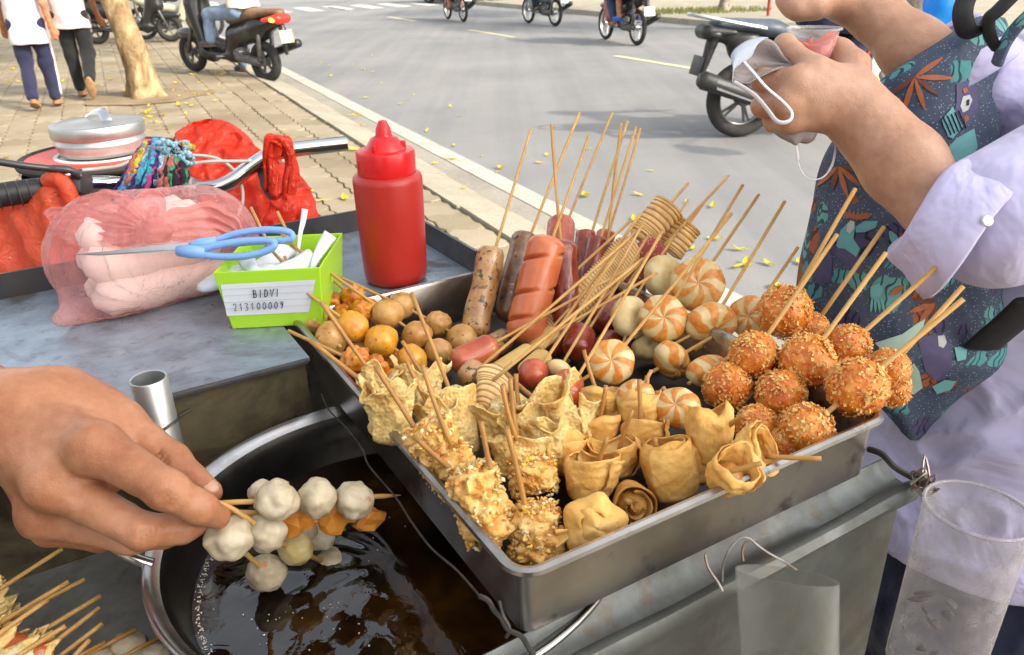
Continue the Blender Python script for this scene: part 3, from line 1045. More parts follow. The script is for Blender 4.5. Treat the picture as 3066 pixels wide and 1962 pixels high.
def wheel(par, x, r, wid, spokes=True, alloy=None):
    o = part(par, 'wheel', wheel_geo(x, r, wid, spokes), alloy or m_rim, 40, local=True)
    part(o, 'tyre', xf(torus((x, 0, r), (0, 1, 0), r - wid, wid, 40, 10, 1.0), Matrix.Identity(3)), m_tyre, 60, local=True)
    return o
def wheel_geo(x, r, wid, spokes):
    g = Geo()
    c = V((x, 0, r))
    R = r - 2 * wid + 0.004
    g.add(torus(c, (0, 1, 0), R, 0.014, 36, 8, 1.3))
    g.add(lathe([(0.0, -0.06), (0.045, -0.055), (0.05, -0.03), (0.03, -0.02), (0.03, 0.02), (0.05, 0.03), (0.045, 0.055), (0.0, 0.06)], c, (0, 1, 0), 16))
    if spokes:
        for i in range(18):
            w = 2 * PI * i / 18
            y = 0.03 * (1 if i % 2 else -1)
            e = V((math.cos(w + 0.25 * (1 if i % 4 < 2 else -1)), 0, math.sin(w + 0.25 * (1 if i % 4 < 2 else -1))))
            g.add(tube([c + V((0.04 * math.cos(w), y, 0.04 * math.sin(w))), c + e * R], 0.0028, 4, False))
    else:
        for i in range(5):
            w = 2 * PI * i / 5
            e = V((math.cos(w), 0, math.sin(w)))
            for dw in (-0.12, 0.12):
                e2 = V((math.cos(w + dw), 0, math.sin(w + dw)))
                g.add(tube([c + e * 0.035, c + e2 * R], [0.014, 0.010], 6, False))
    return g
def motorbike(name, label, rear, heading, style='under', paint=None, paint2=None, seat=None, plate=None, rack=False, z=0.0, group=None, k=1.0, blink=None, roll=0.0):
    h = V(heading)
    rz = math.atan2(h.y, h.x)
    t = thing(name, label, 'motorbike' if style != 'scooter' else 'scooter', (rear.x, rear.y, rear.z), group, rz)
    t.scale = (k, k, k)
    t.rotation_euler = (roll, -math.asin(max(-.3, min(.3, z / 1.3))), rz)
    paint = paint or m_blackp
    paint2 = paint2 or paint
    seat = seat or m_seat
    P = lambda n, g, m, a=180, **kw: part(t, n, g, m, a, local=True, **kw)
    sport = style == 'sport'
    if style == 'scooter':
        r, wd, L = 0.235, 0.055, 1.28
    else:
        r, wd, L = 0.285, 0.038, 1.22
    wheel(t, 0, r, wd * (1.35 if sport else 1), style == 'under', None if style == 'under' else m_dmetal)
    wheel(t, L, r, wd * 0.92, style == 'under', m_dmetal if style == 'scooter' else None)
    Y = V((0, 1, 0))
    s = SDF()
    if style == 'scooter':
        s.cone((-0.30, 0, 0.72), (0.05, 0, 0.60), 0.075, 0.15, 0.05, (V((0, 0, 1)), 0.75))
        s.cone((0.05, 0, 0.60), (0.42, 0, 0.50), 0.15, 0.13, 0.06)
        s.cone((0.42, 0, 0.50), (0.50, 0, 0.30), 0.13, 0.12, 0.05)
        s.cone((0.50, 0, 0.27), (0.95, 0, 0.27), 0.13, 0.13, 0.04, (V((0, 0, 1)), 0.55))
        s.cone((0.92, 0, 0.30), (1.08, 0, 0.80), 0.15, 0.17, 0.06, (V((1, 0, -0.3)).normalized(), 0.6))
        s.cone((1.12, 0, 0.62), (1.08, 0, 0.96), 0.13, 0.12, 0.06)
        s.cone((1.02, -0.12, 0.98), (1.02, 0.12, 0.98), 0.075, 0.075, 0.05)
        s.ell((L, 0, 2 * r - 0.02), (0.24, 0.075, 0.075), None, 0.02)
        s.cone((-0.33, 0, 0.62), (-0.36, 0, 0.36), 0.045, 0.02, 0.02)
    else:
        s.cone((-0.30, 0, 0.79), (0.0, 0, 0.72), 0.055, 0.085, 0.05)
        s.cone((0.0, 0, 0.69), (0.38, 0, 0.57), 0.095, 0.085, 0.05)
        if sport:
            s.cone((-0.05, 0, 0.66), (0.30, 0, 0.46), 0.10, 0.13, 0.05).cone((0.30, 0, 0.50), (0.80, 0, 0.46), 0.14, 0.13, 0.06)
        s.cone((0.38, 0, 0.57), (0.78, 0, 0.50), 0.08, 0.06, 0.05)
        s.cone((0.78, 0, 0.50), (1.0, 0, 0.84), 0.06, 0.085, 0.06)
        s.cone((1.0, -0.07, 0.98), (1.0, 0.07, 0.98), 0.085, 0.085, 0.05)
        s.ell((L, 0, 2 * r + 0.005), (0.24, 0.055, 0.06), None, 0.02)
        s.cone((-0.28, 0, 0.70), (-0.36, 0, 0.42), 0.045, 0.018, 0.02)
    P('body', s.mesh(0.016), paint)
    if style != 'scooter':
        s = SDF()
        for sg in (-1, 1):
            s.cone((1.0, 0.13 * sg, 0.86), (0.80, 0.16 * sg, 0.40), 0.10, 0.085, 0.02, (Y, 0.4))
        s.cone((0.98, -0.12, 0.88), (0.98, 0.12, 0.88), 0.06, 0.06, 0.06)
        P('leg_shield', s.mesh(0.015), paint2)
    s = SDF()
    if style == 'scooter':
        s.cone((-0.28, 0, 0.80), (0.10, 0, 0.755), 0.085, 0.12, 0.05, (V((0, 0, 1)), 0.5))
        s.cone((0.10, 0, 0.745), (0.44, 0, 0.665), 0.125, 0.11, 0.06, (V((0, 0, 1)), 0.55))
    else:
        s.cone((-0.22, 0, 0.835), (0.16, 0, 0.80), 0.09, 0.11, 0.04, (V((0, 0, 1)), 0.5))
        s.cone((0.16, 0, 0.785), (0.50, 0, 0.70), 0.11, 0.09, 0.05, (V((0, 0, 1)), 0.5))
    P('seat', s.mesh(0.014), seat)
    s = SDF()
    s.ell((0.48, 0, 0.32), (0.20, 0.11, 0.12), None, 0.03)
    s.cone((0.52, 0, 0.34), (0.78, 0, 0.38), 0.075, 0.07, 0.03)
    s.cone((0.40, 0.06, 0.27), (0.05, 0.07, r), 0.06, 0.05, 0.03, (Y, 0.6))
    P('engine', s.mesh(0.015), m_bplastic if sport else m_dmetal)
    g = Geo()
    g.add(tube(catmull([V((0.72, -0.06, 0.30)), V((0.62, -0.11, 0.20)), V((0.3, -0.12, 0.22)), V((0.05, -0.13, 0.30))], 5), 0.019, 8))
    ex = P('exhaust', g.add(tube([V((0.10, -0.135, 0.29)), V((0.05, -0.14, 0.31)), V((-0.38, -0.15, 0.46)), V((-0.42, -0.15, 0.47))], [0.025, 0.062 if sport else 0.047, 0.068 if sport else 0.050, 0.045], 14)), m_bplastic)
    part(ex, 'heat_shield', prism([V((0.02, -0.186, 0.285)), V((-0.30, -0.200, 0.40)), V((-0.30, -0.200, 0.47)), V((0.02, -0.186, 0.36))], (0, -0.012, 0)), m_chrome, local=True)
    g = Geo()
    for sg in (-1, 1):
        g.add(tube([V((1.06, 0.065 * sg, 0.80)), V((L, 0.065 * sg, r))], [0.022, 0.026], 8))
    P('fork', g, m_silver if style != 'scooter' else m_dmetal)
    g = Geo()
    for sg in (-1, 1):
        g.add(tube([V((0.42, 0.075 * sg, 0.30)), V((0, 0.085 * sg, r))], 0.02, 6))
        g.add(tube([V((-0.02, 0.10 * sg, r + 0.03)), V((-0.04, 0.10 * sg, 0.66))], 0.026, 8))
    P('swing_arm', g, m_dmetal)
    bx, bz = (1.0, 1.04) if style != 'scooter' else (1.0, 1.05)
    hb = P('handlebar', tube(catmull([V((bx - 0.12, 0.34, bz)), V((bx - 0.03, 0.18, bz + 0.02)), V((bx, 0, bz)), V((bx - 0.03, -0.18, bz + 0.02)), V((bx - 0.12, -0.34, bz))], 5), 0.012, 8), m_chrome)
    for sg in (-1, 1):
        part(hb, 'grip', tube([V((bx - 0.05, 0.22 * sg, bz + 0.013)), V((bx - 0.125, 0.35 * sg, bz))], 0.018, 8), m_bplastic, 60, local=True)
        g = Geo().add(tube(catmull([V((bx - 0.03, 0.19 * sg, bz + 0.02)), V((bx + 0.02, 0.25 * sg, bz + 0.12)), V((bx, 0.30 * sg, bz + 0.19))], 4), 0.006, 6))
        g.add(blob((bx - 0.005, 0.31 * sg, bz + 0.23), (0.012, 0.062, 0.042), sub=2))
        part(hb, 'mirror', g, m_bplastic, 60, local=True)
    tl = P('tail_light', SDF().cone((-0.335, -0.06, 0.735 if style == 'scooter' else 0.785), (-0.335, 0.06, 0.735 if style == 'scooter' else 0.785), 0.055, 0.055, 0.02).cone((-0.33, -0.09, 0.74 if style == 'scooter' else 0.79), (-0.16, -0.13, 0.715 if style == 'scooter' else 0.78), 0.04, 0.018, 0.02).cone((-0.33, 0.09, 0.74 if style == 'scooter' else 0.79), (-0.16, 0.13, 0.715 if style == 'scooter' else 0.78), 0.04, 0.018, 0.02).mesh(0.011), m_bplastic if sport else m_tail)
    for sg in (-1, 1):
        part(tl, 'indicator', blob((-0.30, 0.118 * sg, 0.725 if style == 'scooter' else 0.77), (0.05, 0.026, 0.026), sub=2), m_amber if blink == sg else (m_bplastic if sport else mat_cache('amber_off')), 180, local=True)
    P('number_plate', box((-0.385, 0, 0.55), (0.008, 0.19, 0.14), Matrix.Rotation(0.25, 3, 'Y'), 0.003), plate or m_plate, 40)
    g = Geo()
    g.add(blob((1.09, 0, 0.97 if style != 'scooter' else 0.90), (0.035, 0.075, 0.06), sub=2))
    P('headlight', g, m_rim)
    for sg in (-1, 1):
        P('footrest', tube([V((0.52, 0.05 * sg, 0.26)), V((0.56, 0.24 * sg, 0.27))], 0.014, 6), m_dmetal)
        P('footrest', tube([V((0.20, 0.08 * sg, 0.34)), V((0.16, 0.24 * sg, 0.36))], 0.012, 6), m_dmetal)
    if rack:
        g = Geo()
        pts = [V((0.08, 0.12, 0.80)), V((-0.20, 0.13, 0.855)), V((-0.42, 0.09, 0.90)), V((-0.46, 0, 0.905)), V((-0.42, -0.09, 0.90)), V((-0.20, -0.13, 0.855)), V((0.08, -0.12, 0.80))]
        g.add(tube(catmull(pts, 5), 0.013, 8))
        for x in (-0.26, -0.36):
            g.add(box((x, 0, 0.875 - (x + 0.3) * 0.12), (0.03, 0.21, 0.012)))
        P('grab_rail', g, m_silver, 40)
    return t
MC = {}
def mat_cache(n):
    if n not in MC:
        MC[n] = {'amber_off': lambda: mat('amber_lens_off', (0.55, 0.20, 0.03), None, rough=0.2)}[n]()
    return MC[n]
K = 1.2738
def heading(a, b, za=0.0, zb=0.0):
    pa, pb = G(a[0] * K, a[1] * K, za), G(b[0] * K, b[1] * K, zb)
    h = pb - pa
    h.z = 0
    return pa, h.normalized()
# scooter turning off the pavement, its rider
pa, h = heading((630, 195), (449, 150), 0.03, 0.10)
h = (h + V((-0.48, 0.0, 0))).normalized()
sc = motorbike('scooter', 'black scooter with brown seat and lit amber indicator leaving the kerb', pa, h, 'scooter', m_blackp, None, m_seat_brown, m_plate_y, z=0.07, blink=1, k=1.03)
bpy.context.view_layer.update()
J = pose_ride(sc.matrix_world, (0.27, 0.70), (1.0, 0.33, 1.05), (0.72, 0.16, 0.34), 0.95, foot_down='l' if False else 'r')
person('person in a beige shirt and faded jeans sitting on the black scooter', J, c_beige, c_jeans, m_dshoe, sc.matrix_world.to_3x3() @ V((1, 0, 0)), hem=0.02, sleeve=0.6)
jl = pose_ride(sc.matrix_world, (0.27, 0.70), (1.0, 0.33, 1.05), (0.72, 0.16, 0.34))
# parked bikes behind the tree
p1 = G(262 * K, 104 * K, SZ)
motorbike('parked_scooter', 'dark parked scooter half hidden by the tree and the pink shirt', p1 + V((-0.25, 0.05, 0)), V((1, 0.10, 0)), 'scooter', m_blackp, None, m_seat, group=None)
p2 = p1 + V((0.32, 0.75, 0))
motorbike('parked_motorbike', 'cream parked motorbike with its front wheel showing right of the tree', p2, V((1, 0.02, 0)), 'under', m_creamp, m_creamp, m_seat)
p3 = G(452 * K, 18 * K, SZ)
motorbike('parked_motorbike', 'white parked motorbike farthest away beyond the black scooter', p3 + V((-1.15, 0.2, 0)), V((1, -0.05, 0)), 'under', m_silver, m_silver, m_seat)
# three motorbikes riding away along the road
def rider(bk, label, shirt, trous, shoe, seat=(0.34, 0.76), **kw):
    bpy.context.view_layer.update()
    M = bk.matrix_world
    J = pose_ride(M, seat, (1.0, 0.33, 1.06), (0.54, 0.17, 0.28))
    return person(label, J, shirt, trous, shoe, M.to_3x3() @ V((1, 0, 0)), **kw)
pa, h = heading((1497, 107), (1417, 92))
bk = motorbike('red_motorbike', 'red motorbike with white plate carrying two riders along the road', pa, h, 'under', m_blackp, m_red, m_seat, k=0.97, group=None)
rider(bk, 'person in dark jeans driving the red motorbike', c_grey, c_djeans, m_sandal, (0.40, 0.76), helmet=True)
bpy.context.view_layer.update()
J = pose_ride(bk.matrix_world, (0.02, 0.80), (0.52, 0.17, 0.98), (0.30, 0.20, 0.36))
person('person in lime top, shorts and blue shoes riding pillion on red motorbike', J, c_green, c_khaki, m_bshoe, bk.matrix_world.to_3x3() @ V((1, 0, 0)), shorts='b', helmet=True, hem=0.02)
pa, h = heading((1305, 62), (1245, 55))
bk = motorbike('green_motorbike', 'sage green motorbike with spoked wheels in the middle of the road', pa, h, 'under', m_greenp, m_greenp, m_seat, k=0.97)
rider(bk, 'person in dark navy clothes riding the sage green motorbike', c_grey, c_navy, m_dshoe, helmet=True)
pa, h = heading((1090, 52), (1052, 45))
bk = motorbike('dark_motorbike', 'dark motorbike farthest along the road beside the maroon car', pa, h, 'under', m_blackp, m_maroon, m_seat, k=0.97)
rider(bk, 'person with bare shins and sandals riding the dark motorbike', c_white, c_khaki, m_sandal, shorts='b', helmet=True)
# waiting motorbike behind the customer
pa = G(1735 * K, 322 * K, 0.0)
bk = motorbike('waiting_motorbike', 'black motorbike with silver grab rail and red stripe behind the customer', pa, V((1, 0.16, 0)), 'sport', m_bplastic, m_blackp, m_seat_blue, m_bplastic, rack=True, k=1.03)
part(bk, 'side_stripe', tube([V((0.95, -0.205, 0.88)), V((0.86, -0.218, 0.62)), V((0.80, -0.215, 0.45))], 0.012, 6), m_red, local=True)
part(bk, 'side_panel', SDF().cone((1.06, -0.16, 0.86), (0.94, -0.185, 0.45), 0.075, 0.05, 0.02, (V((0, 1, 0)), 0.35)).mesh(0.012), m_plate, 180, local=True)
part(bk, 'reflector', blob((0.93, -0.215, 0.42), (0.05, 0.02, 0.03), sub=2), m_amber, 180, local=True)
bpy.context.view_layer.update()
J = pose_ride(bk.matrix_world, (0.50, 0.78), (1.0, 0.33, 1.06), (0.56, 0.18, 0.28))
person('person in dark navy clothes waiting on the black motorbike behind the customer', J, c_navy, c_navy, m_dshoe, bk.matrix_world.to_3x3() @ V((1, 0, 0)), sleeve=1.9, helmet=True)
# maroon car at the far kerb, only its sill and wheels reach the picture
ca = G(1008 * K, 8 * K, 0.0)
cb = G(1120 * K, 12 * K, 0.0)
def car(p, h):
    t = thing('car', 'maroon car by the far kerb ahead of the dark motorbike', 'car', (p.x, p.y, 0), rz=math.atan2(h.y, h.x))
    s = SDF()
    s.cone((-1.6, 0, 0.72), (2.0, 0, 0.66), 0.62, 0.55, 0.1, (V((0, 0, 1)), 0.62))
    s.cone((-1.3, 0.3, 0.70), (1.9, 0.3, 0.62), 0.5, 0.45, 0.1, (V((0, 0, 1)), 0.7))
    s.cone((-1.3, -0.3, 0.70), (1.9, -0.3, 0.62), 0.5, 0.45, 0.1, (V((0, 0, 1)), 0.7))
    for x in (-1.25, 1.25):
        for y in (-0.8, 0.8):
            s.cut((x, y, 0.32), (0.37, 0.25, 0.37), None, 0.02)
    s.half((0, 0, 0.22), (0, 0, -1))
    part(t, 'body', s.mesh(0.05), m_maroon, 180, local=True)
    s = SDF()
    s.cone((-1.0, 0.0, 1.12), (0.45, 0, 1.12), 0.55, 0.50, 0.1, (V((0, 0, 1)), 0.7))
    part(t, 'cabin', s.mesh(0.05), m_glass_d, 180, local=True)
    part(t, 'roof', SDF().cone((-0.85, 0, 1.42), (0.25, 0, 1.42), 0.5, 0.45, 0.05, (V((0, 0, 1)), 0.2)).mesh(0.04), m_maroon, 180, local=True)
    for x in (-1.25, 1.25):
        for y in (-0.74, 0.74):
            o = part(t, 'wheel', lathe([(0.0, -0.09), (0.2, -0.09), (0.21, -0.06), (0.21, 0.06), (0.2, 0.09), (0.0, 0.09)], (x, y, 0.31), (0, 1, 0), 20), m_rim, local=True)
            part(o, 'tyre', torus((x, y, 0.31), (0, 1, 0), 0.245, 0.065, 28, 8, 1.4), m_tyre, 180, local=True)
    for y in (-0.6, 0.6):
        part(t, 'tail_light', blob((-2.18, y, 0.75), (0.05, 0.14, 0.09), sub=2), m_tail, 180, local=True)
    return t
hh = V((-0.43, 0.903, 0))
cm = (ca + cb) / 2
car(cm + RN * 0.6 + V((0.1, 0.35, 0)), (hh + V((-0.35, -0.3, 0))).normalized())
# pedestrians walking away
f1 = V((-0.35, 0.93, 0))
q = G(138, 330, SZ)
person('person in white shirt and navy striped trousers walking away, farthest left', pose_walk(q + f1 * 0.10, f1, 0.86, -1), c_white, c_navy, m_sandal, f1, hem=0.24, k=0.86, stripe=c_white, step=0.010)
f2 = V((-0.30, 0.95, 0))
q = G(262, 300, SZ)
person('person in pink shirt and black trousers walking with one heel lifted', pose_walk(q + f2 * 0.12, f2, 0.90, 1, True), c_pink, c_black, m_sandal, f2, hem=0.19, k=0.90, step=0.010)
# red and white pole across the road
pp = G(1803 * K, 52 * K, 0.0)
t = thing('marker_pole', 'slim pole painted red and white standing on the road', 'pole', tuple(pp))
for i in range(6):
    part(t, 'band', lathe([(0.03, i * 0.45 + 0.001), (0.03, i * 0.45 + 0.449)], pp, (0, 0, 1), 14, True, True), m_red if i % 2 == 0 else m_plate)

f3 = V((0.1, 1.0, 0))
person('person taking the photograph, standing behind the camera', pose_walk(V((0.03, -0.34, SZ)), f3, 0.95, 1), c_black, c_navy, m_dshoe, f3, k=0.95, step=0.016)  # unseen body, added to block sky light from behind
# ================================================================== snack cart and what stands on it
def zat(P, py):
    # height on the vertical through P that the photo shows at row py
    lo, hi = -1.0, 2.5
    R = CAM_R.transposed()
    for _ in range(40):
        m = (lo + hi) / 2
        q = R @ (V((P.x, P.y, m)) - CAM_P)
        if CY - FPX * q.y / -q.z > py: lo = m
        else: hi = m
    return (lo + hi) / 2
def rpx(px, dep):
    return px / FPX * dep
CZ, RZ = 1.045, 1.05
E1 = V((0.86, 0.51, 0)).normalized(); E2 = V((-0.51, 0.86, 0)).normalized(); Z = V((0, 0, 1))
RE = Matrix((E1, E2, Z)).transposed()
def ce(a, b, z): return E1 * a + E2 * b + Z * z
def ebox(a0, a1, b0, b1, z0, z1, bev=0.0):
    return box(ce((a0 + a1) / 2, (b0 + b1) / 2, (z0 + z1) / 2), (a1 - a0, b1 - b0, z1 - z0), RE, bev)

def galv_mat(name, base, wet=0.5, stain=(0.035, 0.028, 0.02), lo=0.22, hi=0.6, metal=0.75, amt=(0.48, 0.62)):
    b = NB(name)
    n1 = b.noise(7, 6, 0.62, None, 0.7)
    fine = b.noise(240, 3, 0.7)
    sp = b.ramp(b.vor(60, 'F1', out='Color') if False else b.noise(38, 3, 0.6), [(0.3, tuple(x * 0.75 for x in base)), (0.7, tuple(min(1, x * 1.15) for x in base))])
    st = b.ramp(n1, [(amt[0], (0, 0, 0)), (amt[1], (1, 1, 1))])
    col = b.mix(b.math('MULTIPLY', st, 0.85), sp, stain)
    sm = b.ramp(b.noise(55, 4, 0.7, b.mapped('Object', (1, 1, 0.4))), [(0.55, (0, 0, 0)), (0.68, (1, 1, 1))])
    col = b.mix(b.math('MULTIPLY', sm, 0.45), col, (0.10, 0.065, 0.03))
    ro = b.ramp(b.noise(11, 5, 0.6), [(0.35, (lo,) * 3), (0.65, (hi,) * 3)])
    me = b.math('MULTIPLY', b.math('SUBTRACT', 1.0, st), metal)
    sh = b.bsdf(col, 0.5, 0.5, 0.5, b.bump(fine, 0.12, 0.0006, b.bump(b.noise(9, 3), 0.25, 0.006)))
    b.t.links.new(ro, sh.inputs['Roughness'])
    b.t.links.new(me, sh.inputs['Metallic'])
    return b.done(sh)
m_counter = galv_mat('stained_counter_sheet', (0.30, 0.355, 0.42), amt=(0.50, 0.60), lo=0.20, hi=0.50, metal=0.6)
m_galv = galv_mat('galvanised_panel', (0.13, 0.14, 0.135), stain=(0.03, 0.024, 0.017), amt=(0.50, 0.68), lo=0.35, hi=0.6, metal=0.7)
m_plate_low = galv_mat('work_plate', (0.22, 0.22, 0.20), amt=(0.50, 0.75), lo=0.4, hi=0.65, metal=0.45)
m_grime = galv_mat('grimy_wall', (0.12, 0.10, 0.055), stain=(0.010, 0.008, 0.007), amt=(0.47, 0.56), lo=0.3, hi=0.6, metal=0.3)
m_lip = galv_mat('dark_lip', (0.06, 0.06, 0.068), amt=(0.45, 0.7), metal=0.4)
def steel_mat():
    b = NB('brushed_steel')
    v = b.mapped('Object', (4, 4, 220))
    br = b.noise(6, 3, 0.6, v)
    col = b.ramp(b.noise(9, 5, 0.6), [(0.35, (0.26, 0.235, 0.21)), (0.6, (0.50, 0.47, 0.43))])
    st = b.ramp(b.noise(24, 4, 0.7), [(0.55, (0, 0, 0)), (0.68, (1, 1, 1))])
    col = b.mix(b.math('MULTIPLY', st, 0.75), col, (0.07, 0.045, 0.025))
    return b.done(b.bsdf(col, 0.27, 0.95, 0.5, b.bump(br, 0.10, 0.0004), aniso=0.4))
m_steel = steel_mat()
m_gap_shade = mat('painted_gap_shade', (0.012, 0.009, 0.006), (0.035, 0.024, 0.014), 30, 0.3, 0.2, bump=0.2, bsc=120)  # shade between the snacks, painted as near-black colour on the pan floor
m_alu = mat('dull_aluminium', (0.42, 0.42, 0.41), (0.56, 0.56, 0.55), 14, 0.40, 0.95, bump=0.08, bsc=120)
m_pipe = mat('galvanised_pipe', (0.42, 0.43, 0.42), (0.55, 0.56, 0.55), 30, 0.38, 0.85, bump=0.08, bsc=160)
m_wire = mat('dark_wire', (0.03, 0.028, 0.026), (0.07, 0.06, 0.05), 90, 0.5, 0.5)
m_wire_l = mat('bright_wire', (0.35, 0.33, 0.30), (0.18, 0.13, 0.09), 60, 0.4, 0.8)
m_pot = mat('blackened_pot', (0.03, 0.028, 0.026), (0.065, 0.06, 0.055), 18, 0.28, 0.85, bump=0.15, bsc=120)
m_potrim = mat('worn_pot_rim', (0.45, 0.44, 0.43), (0.22, 0.18, 0.14), 26, 0.22, 0.95, lo=0.45, hi=0.75)

cart = thing('snack_cart', 'stained galvanised snack cart with raised counter and open box', 'cart', tuple(ce(0.0, 0.5, 0.0)))
# counter with a notch for the pan
poly = [ce(-0.80, 0.609, CZ), ce(0.160, 0.609, CZ), ce(0.160, 0.708, CZ), ce(0.372, 0.708, CZ), ce(0.372, 0.915, CZ), ce(-0.80, 0.915, CZ)]
part(cart, 'counter_top', prism([p - Z * 0.003 for p in poly], Z * 0.003), m_counter)
part(cart, 'back_lip', ebox(-0.80, 0.376, 0.9155, 0.919, CZ - 0.03, CZ + 0.026), m_lip)
part(cart, 'side_lip', ebox(0.3725, 0.376, 0.70, 0.9150, CZ - 0.03, CZ + 0.026), m_lip)
part(cart, 'front_hem', ebox(-0.80, 0.158, 0.6045, 0.6085, CZ - 0.004, CZ + 0.0010, 0.0010), m_lip)
part(cart, 'recess_wall', ebox(-0.80, 0.156, 0.611, 0.615, 0.90, CZ - 0.004), m_grime)
part(cart, 'work_plate', ebox(-0.80, 0.155, 0.10, 0.610, 0.917, 0.922), m_plate_low)
part(cart, 'front_panel', ebox(-0.10, 0.500, 0.2745, 0.2785, 0.42, 0.976), m_galv)
# rolled top flange of the front panel
prof = [(0.2985, 0.966), (0.2985, 0.988), (0.2955, 0.991), (0.291, 0.985), (0.284, 0.980), (0.277, 0.979), (0.272, 0.984), (0.267, 0.984), (0.2635, 0.979), (0.265, 0.973), (0.2735, 0.971)]
vs, fs = [], []
rf = random.Random(4)
NX = 40
for i in range(NX + 1):
    a = -0.10 + 0.608 * i / NX
    for (bb, z) in prof:
        w = 0.0012 * noise.noise(V((a * 14, bb * 60, z * 40)))
        vs.append(ce(a, bb + w, z + w))
n = len(prof)
for i in range(NX):
    for k in range(n - 1):
        fs.append((i * n + k, (i + 1) * n + k, (i + 1) * n + k + 1, i * n + k + 1))
fl = part(cart, 'top_flange', (vs, fs), m_galv, 50)
solid(fl, 0.0015)
part(cart, 'side_panel', ebox(0.500, 0.504, 0.275, 0.78, 0.42, 0.972), m_galv)
part(cart, 'box_floor', ebox(0.155, 0.498, 0.28, 0.78, 0.60, 0.605), m_grime)
part(cart, 'back_panel', ebox(-0.80, 0.370, 0.905, 0.909, 0.42, CZ - 0.005), m_galv)
for a in (-0.76, 0.47):
    for b_ in (0.30, 0.88):
        part(cart, 'leg', ebox(a, a + 0.03, b_, b_ + 0.03, SZ, 0.42 if b_ < 0.5 else 0.904), m_lip)
# pipe with its wire
pb = Dp(348 * K, 888 * K, 0.595)
pr = rpx(43 * K, 0.595)
pipe = part(cart, 'pipe', lathe([(pr - 0.0018, -0.10), (pr - 0.0018, -0.0005), (pr - 0.0009, 0.0), (pr, -0.0008), (pr, pb.z * -1 + 0.925 if False else -(pb.z - 0.923)), ], pb, (0, 0, 1), 36), m_pipe, 60)
wl = []
for i in range(20):
    w = 2 * PI * i / 18 + 1.0
    wl.append(V((pb.x + (pr + 0.0012) * math.cos(w), pb.y + (pr + 0.0012) * math.sin(w), pb.z - 0.052 + 0.010 * math.sin(w + 2.0) + 0.0004 * i)))
wl.append(wl[-1] + V((0.012, 0.01, 0.004)))
part(pipe, 'wire', tube(wl, 0.0011, 6), m_wire)
# wires twisted round the flange
def wirepx(pts, dep, r=0.0011, m=None, name='wire'):
    P = [Dp(x, y, dep if isinstance(dep, (int, float)) else dep[i]) for i, (x, y) in enumerate(pts)]
    return part(cart, name, tube(catmull(P, 6), r, 6), m or m_wire_l)
wirepx([(2163, 1742), (2166, 1690), (2185, 1645), (2215, 1612), (2243, 1612), (2268, 1632), (2300, 1655), (2345, 1680), (2385, 1707)], 0.475, 0.0007)
wirepx([(2225, 1680), (2222, 1650), (2235, 1622), (2262, 1618), (2300, 1600)], 0.480, 0.0009)
wirepx([(2110, 1660), (2120, 1700), (2150, 1745), (2163, 1770)], 0.468, 0.0009)
wirepx([(1435, 1785), (1462, 1800), (1480, 1830), (1500, 1850), (1520, 1885), (1560, 1905), (1580, 1935), (1600, 1962)], 0.40, 0.0014, m_wire)
wirepx([(1495, 1800), (1505, 1840), (1525, 1880), (1515, 1910)], 0.40, 0.0010, m_wire)
wirepx([(2600, 1345), (2640, 1360), (2680, 1400), (2740, 1435), (2765, 1450)], [0.62, 0.61, 0.60, 0.595, 0.592], 0.0024, m_wire)
rw = random.Random(6)
pts = []
for i in range(46):
    pts.append(Dp(2768, 1452, 0.585) + V((rw.gauss(0, .0045), rw.gauss(0, .0045), rw.gauss(0, .0055))))
part(cart, 'wire_knot', tube(catmull(pts, 4), 0.0009, 5), m_wire_l)
pts = [Dp(900 + rw.gauss(0, 20), 1105 + rw.gauss(0, 40), 0.70) for i in range(40)]
part(cart, 'soot_threads', tube(catmull(pts, 3), 0.0004, 4), m_wire)
wirepx([(962, 1180), (985, 1228), (1040, 1285), (1085, 1345), (1105, 1395), (1185, 1490), (1230, 1560), (1290, 1640), (1370, 1710), (1440, 1790)], [0.66, 0.64, 0.61, 0.585, 0.57, 0.53, 0.50, 0.47, 0.44, 0.41], 0.0007, m_wire)

# ------------------------------------------------------------------ steel pan
PA, PB_, PC = G(683 * K, 738 * K, RZ), G(1218 * K, 1362 * K, RZ), G(2095 * K, 975 * K, RZ)
PU = (PC - PB_); LU = PU.length; PU.normalize()
PV = Z.cross(PU); LV = (PA - PB_).length
PCEN = PB_ + PU * LU / 2 + PV * LV / 2
def pan(u, v, z):   # metres along the front edge, metres back, height
    return PB_ + PU * u + PV * v + Z * (z - RZ)
def rrect(ins, z, rad=0.016):
    hu, hv = LU / 2 - ins, LV / 2 - ins
    r = max(0.004, rad - ins)
    out = []
    for qx, qy, a0 in ((1, 1, 0), (-1, 1, 90), (-1, -1, 180), (1, -1, 270)):
        for k in range(7):
            w = math.radians(a0 + 15 * k)
            out.append(PCEN + PU * (qx * (hu - r) + r * math.cos(w)) + PV * (qy * (hv - r) + r * math.sin(w)) + Z * (z - RZ))
    return out
PBZ = 0.9985
loops = []
for ins, z in ((0.0085, PBZ - 0.001), (0.0065, PBZ + 0.0015), (0.005, 1.044), (0.0045, 1.0455), (-0.0005, 1.0458), (-0.0022, 1.0478), (-0.0015, 1.0502), (0.0012, 1.0512), (0.004, 1.0502), (0.0055, 1.047), (0.010, PBZ + 0.004), (0.014, PBZ + 0.0012)):
    loops.append(rrect(ins, z))
vs = [p for l in loops for p in l]
m = len(loops[0]); fs = []
for i in range(len(loops) - 1):
    for k in range(m):
        fs.append((i * m + k, i * m + (k + 1) % m, (i + 1) * m + (k + 1) % m, (i + 1) * m + k))
fs.append(tuple((len(loops) - 1) * m + k for k in range(m)))
fs.append(tuple(range(m - 1, -1, -1)))
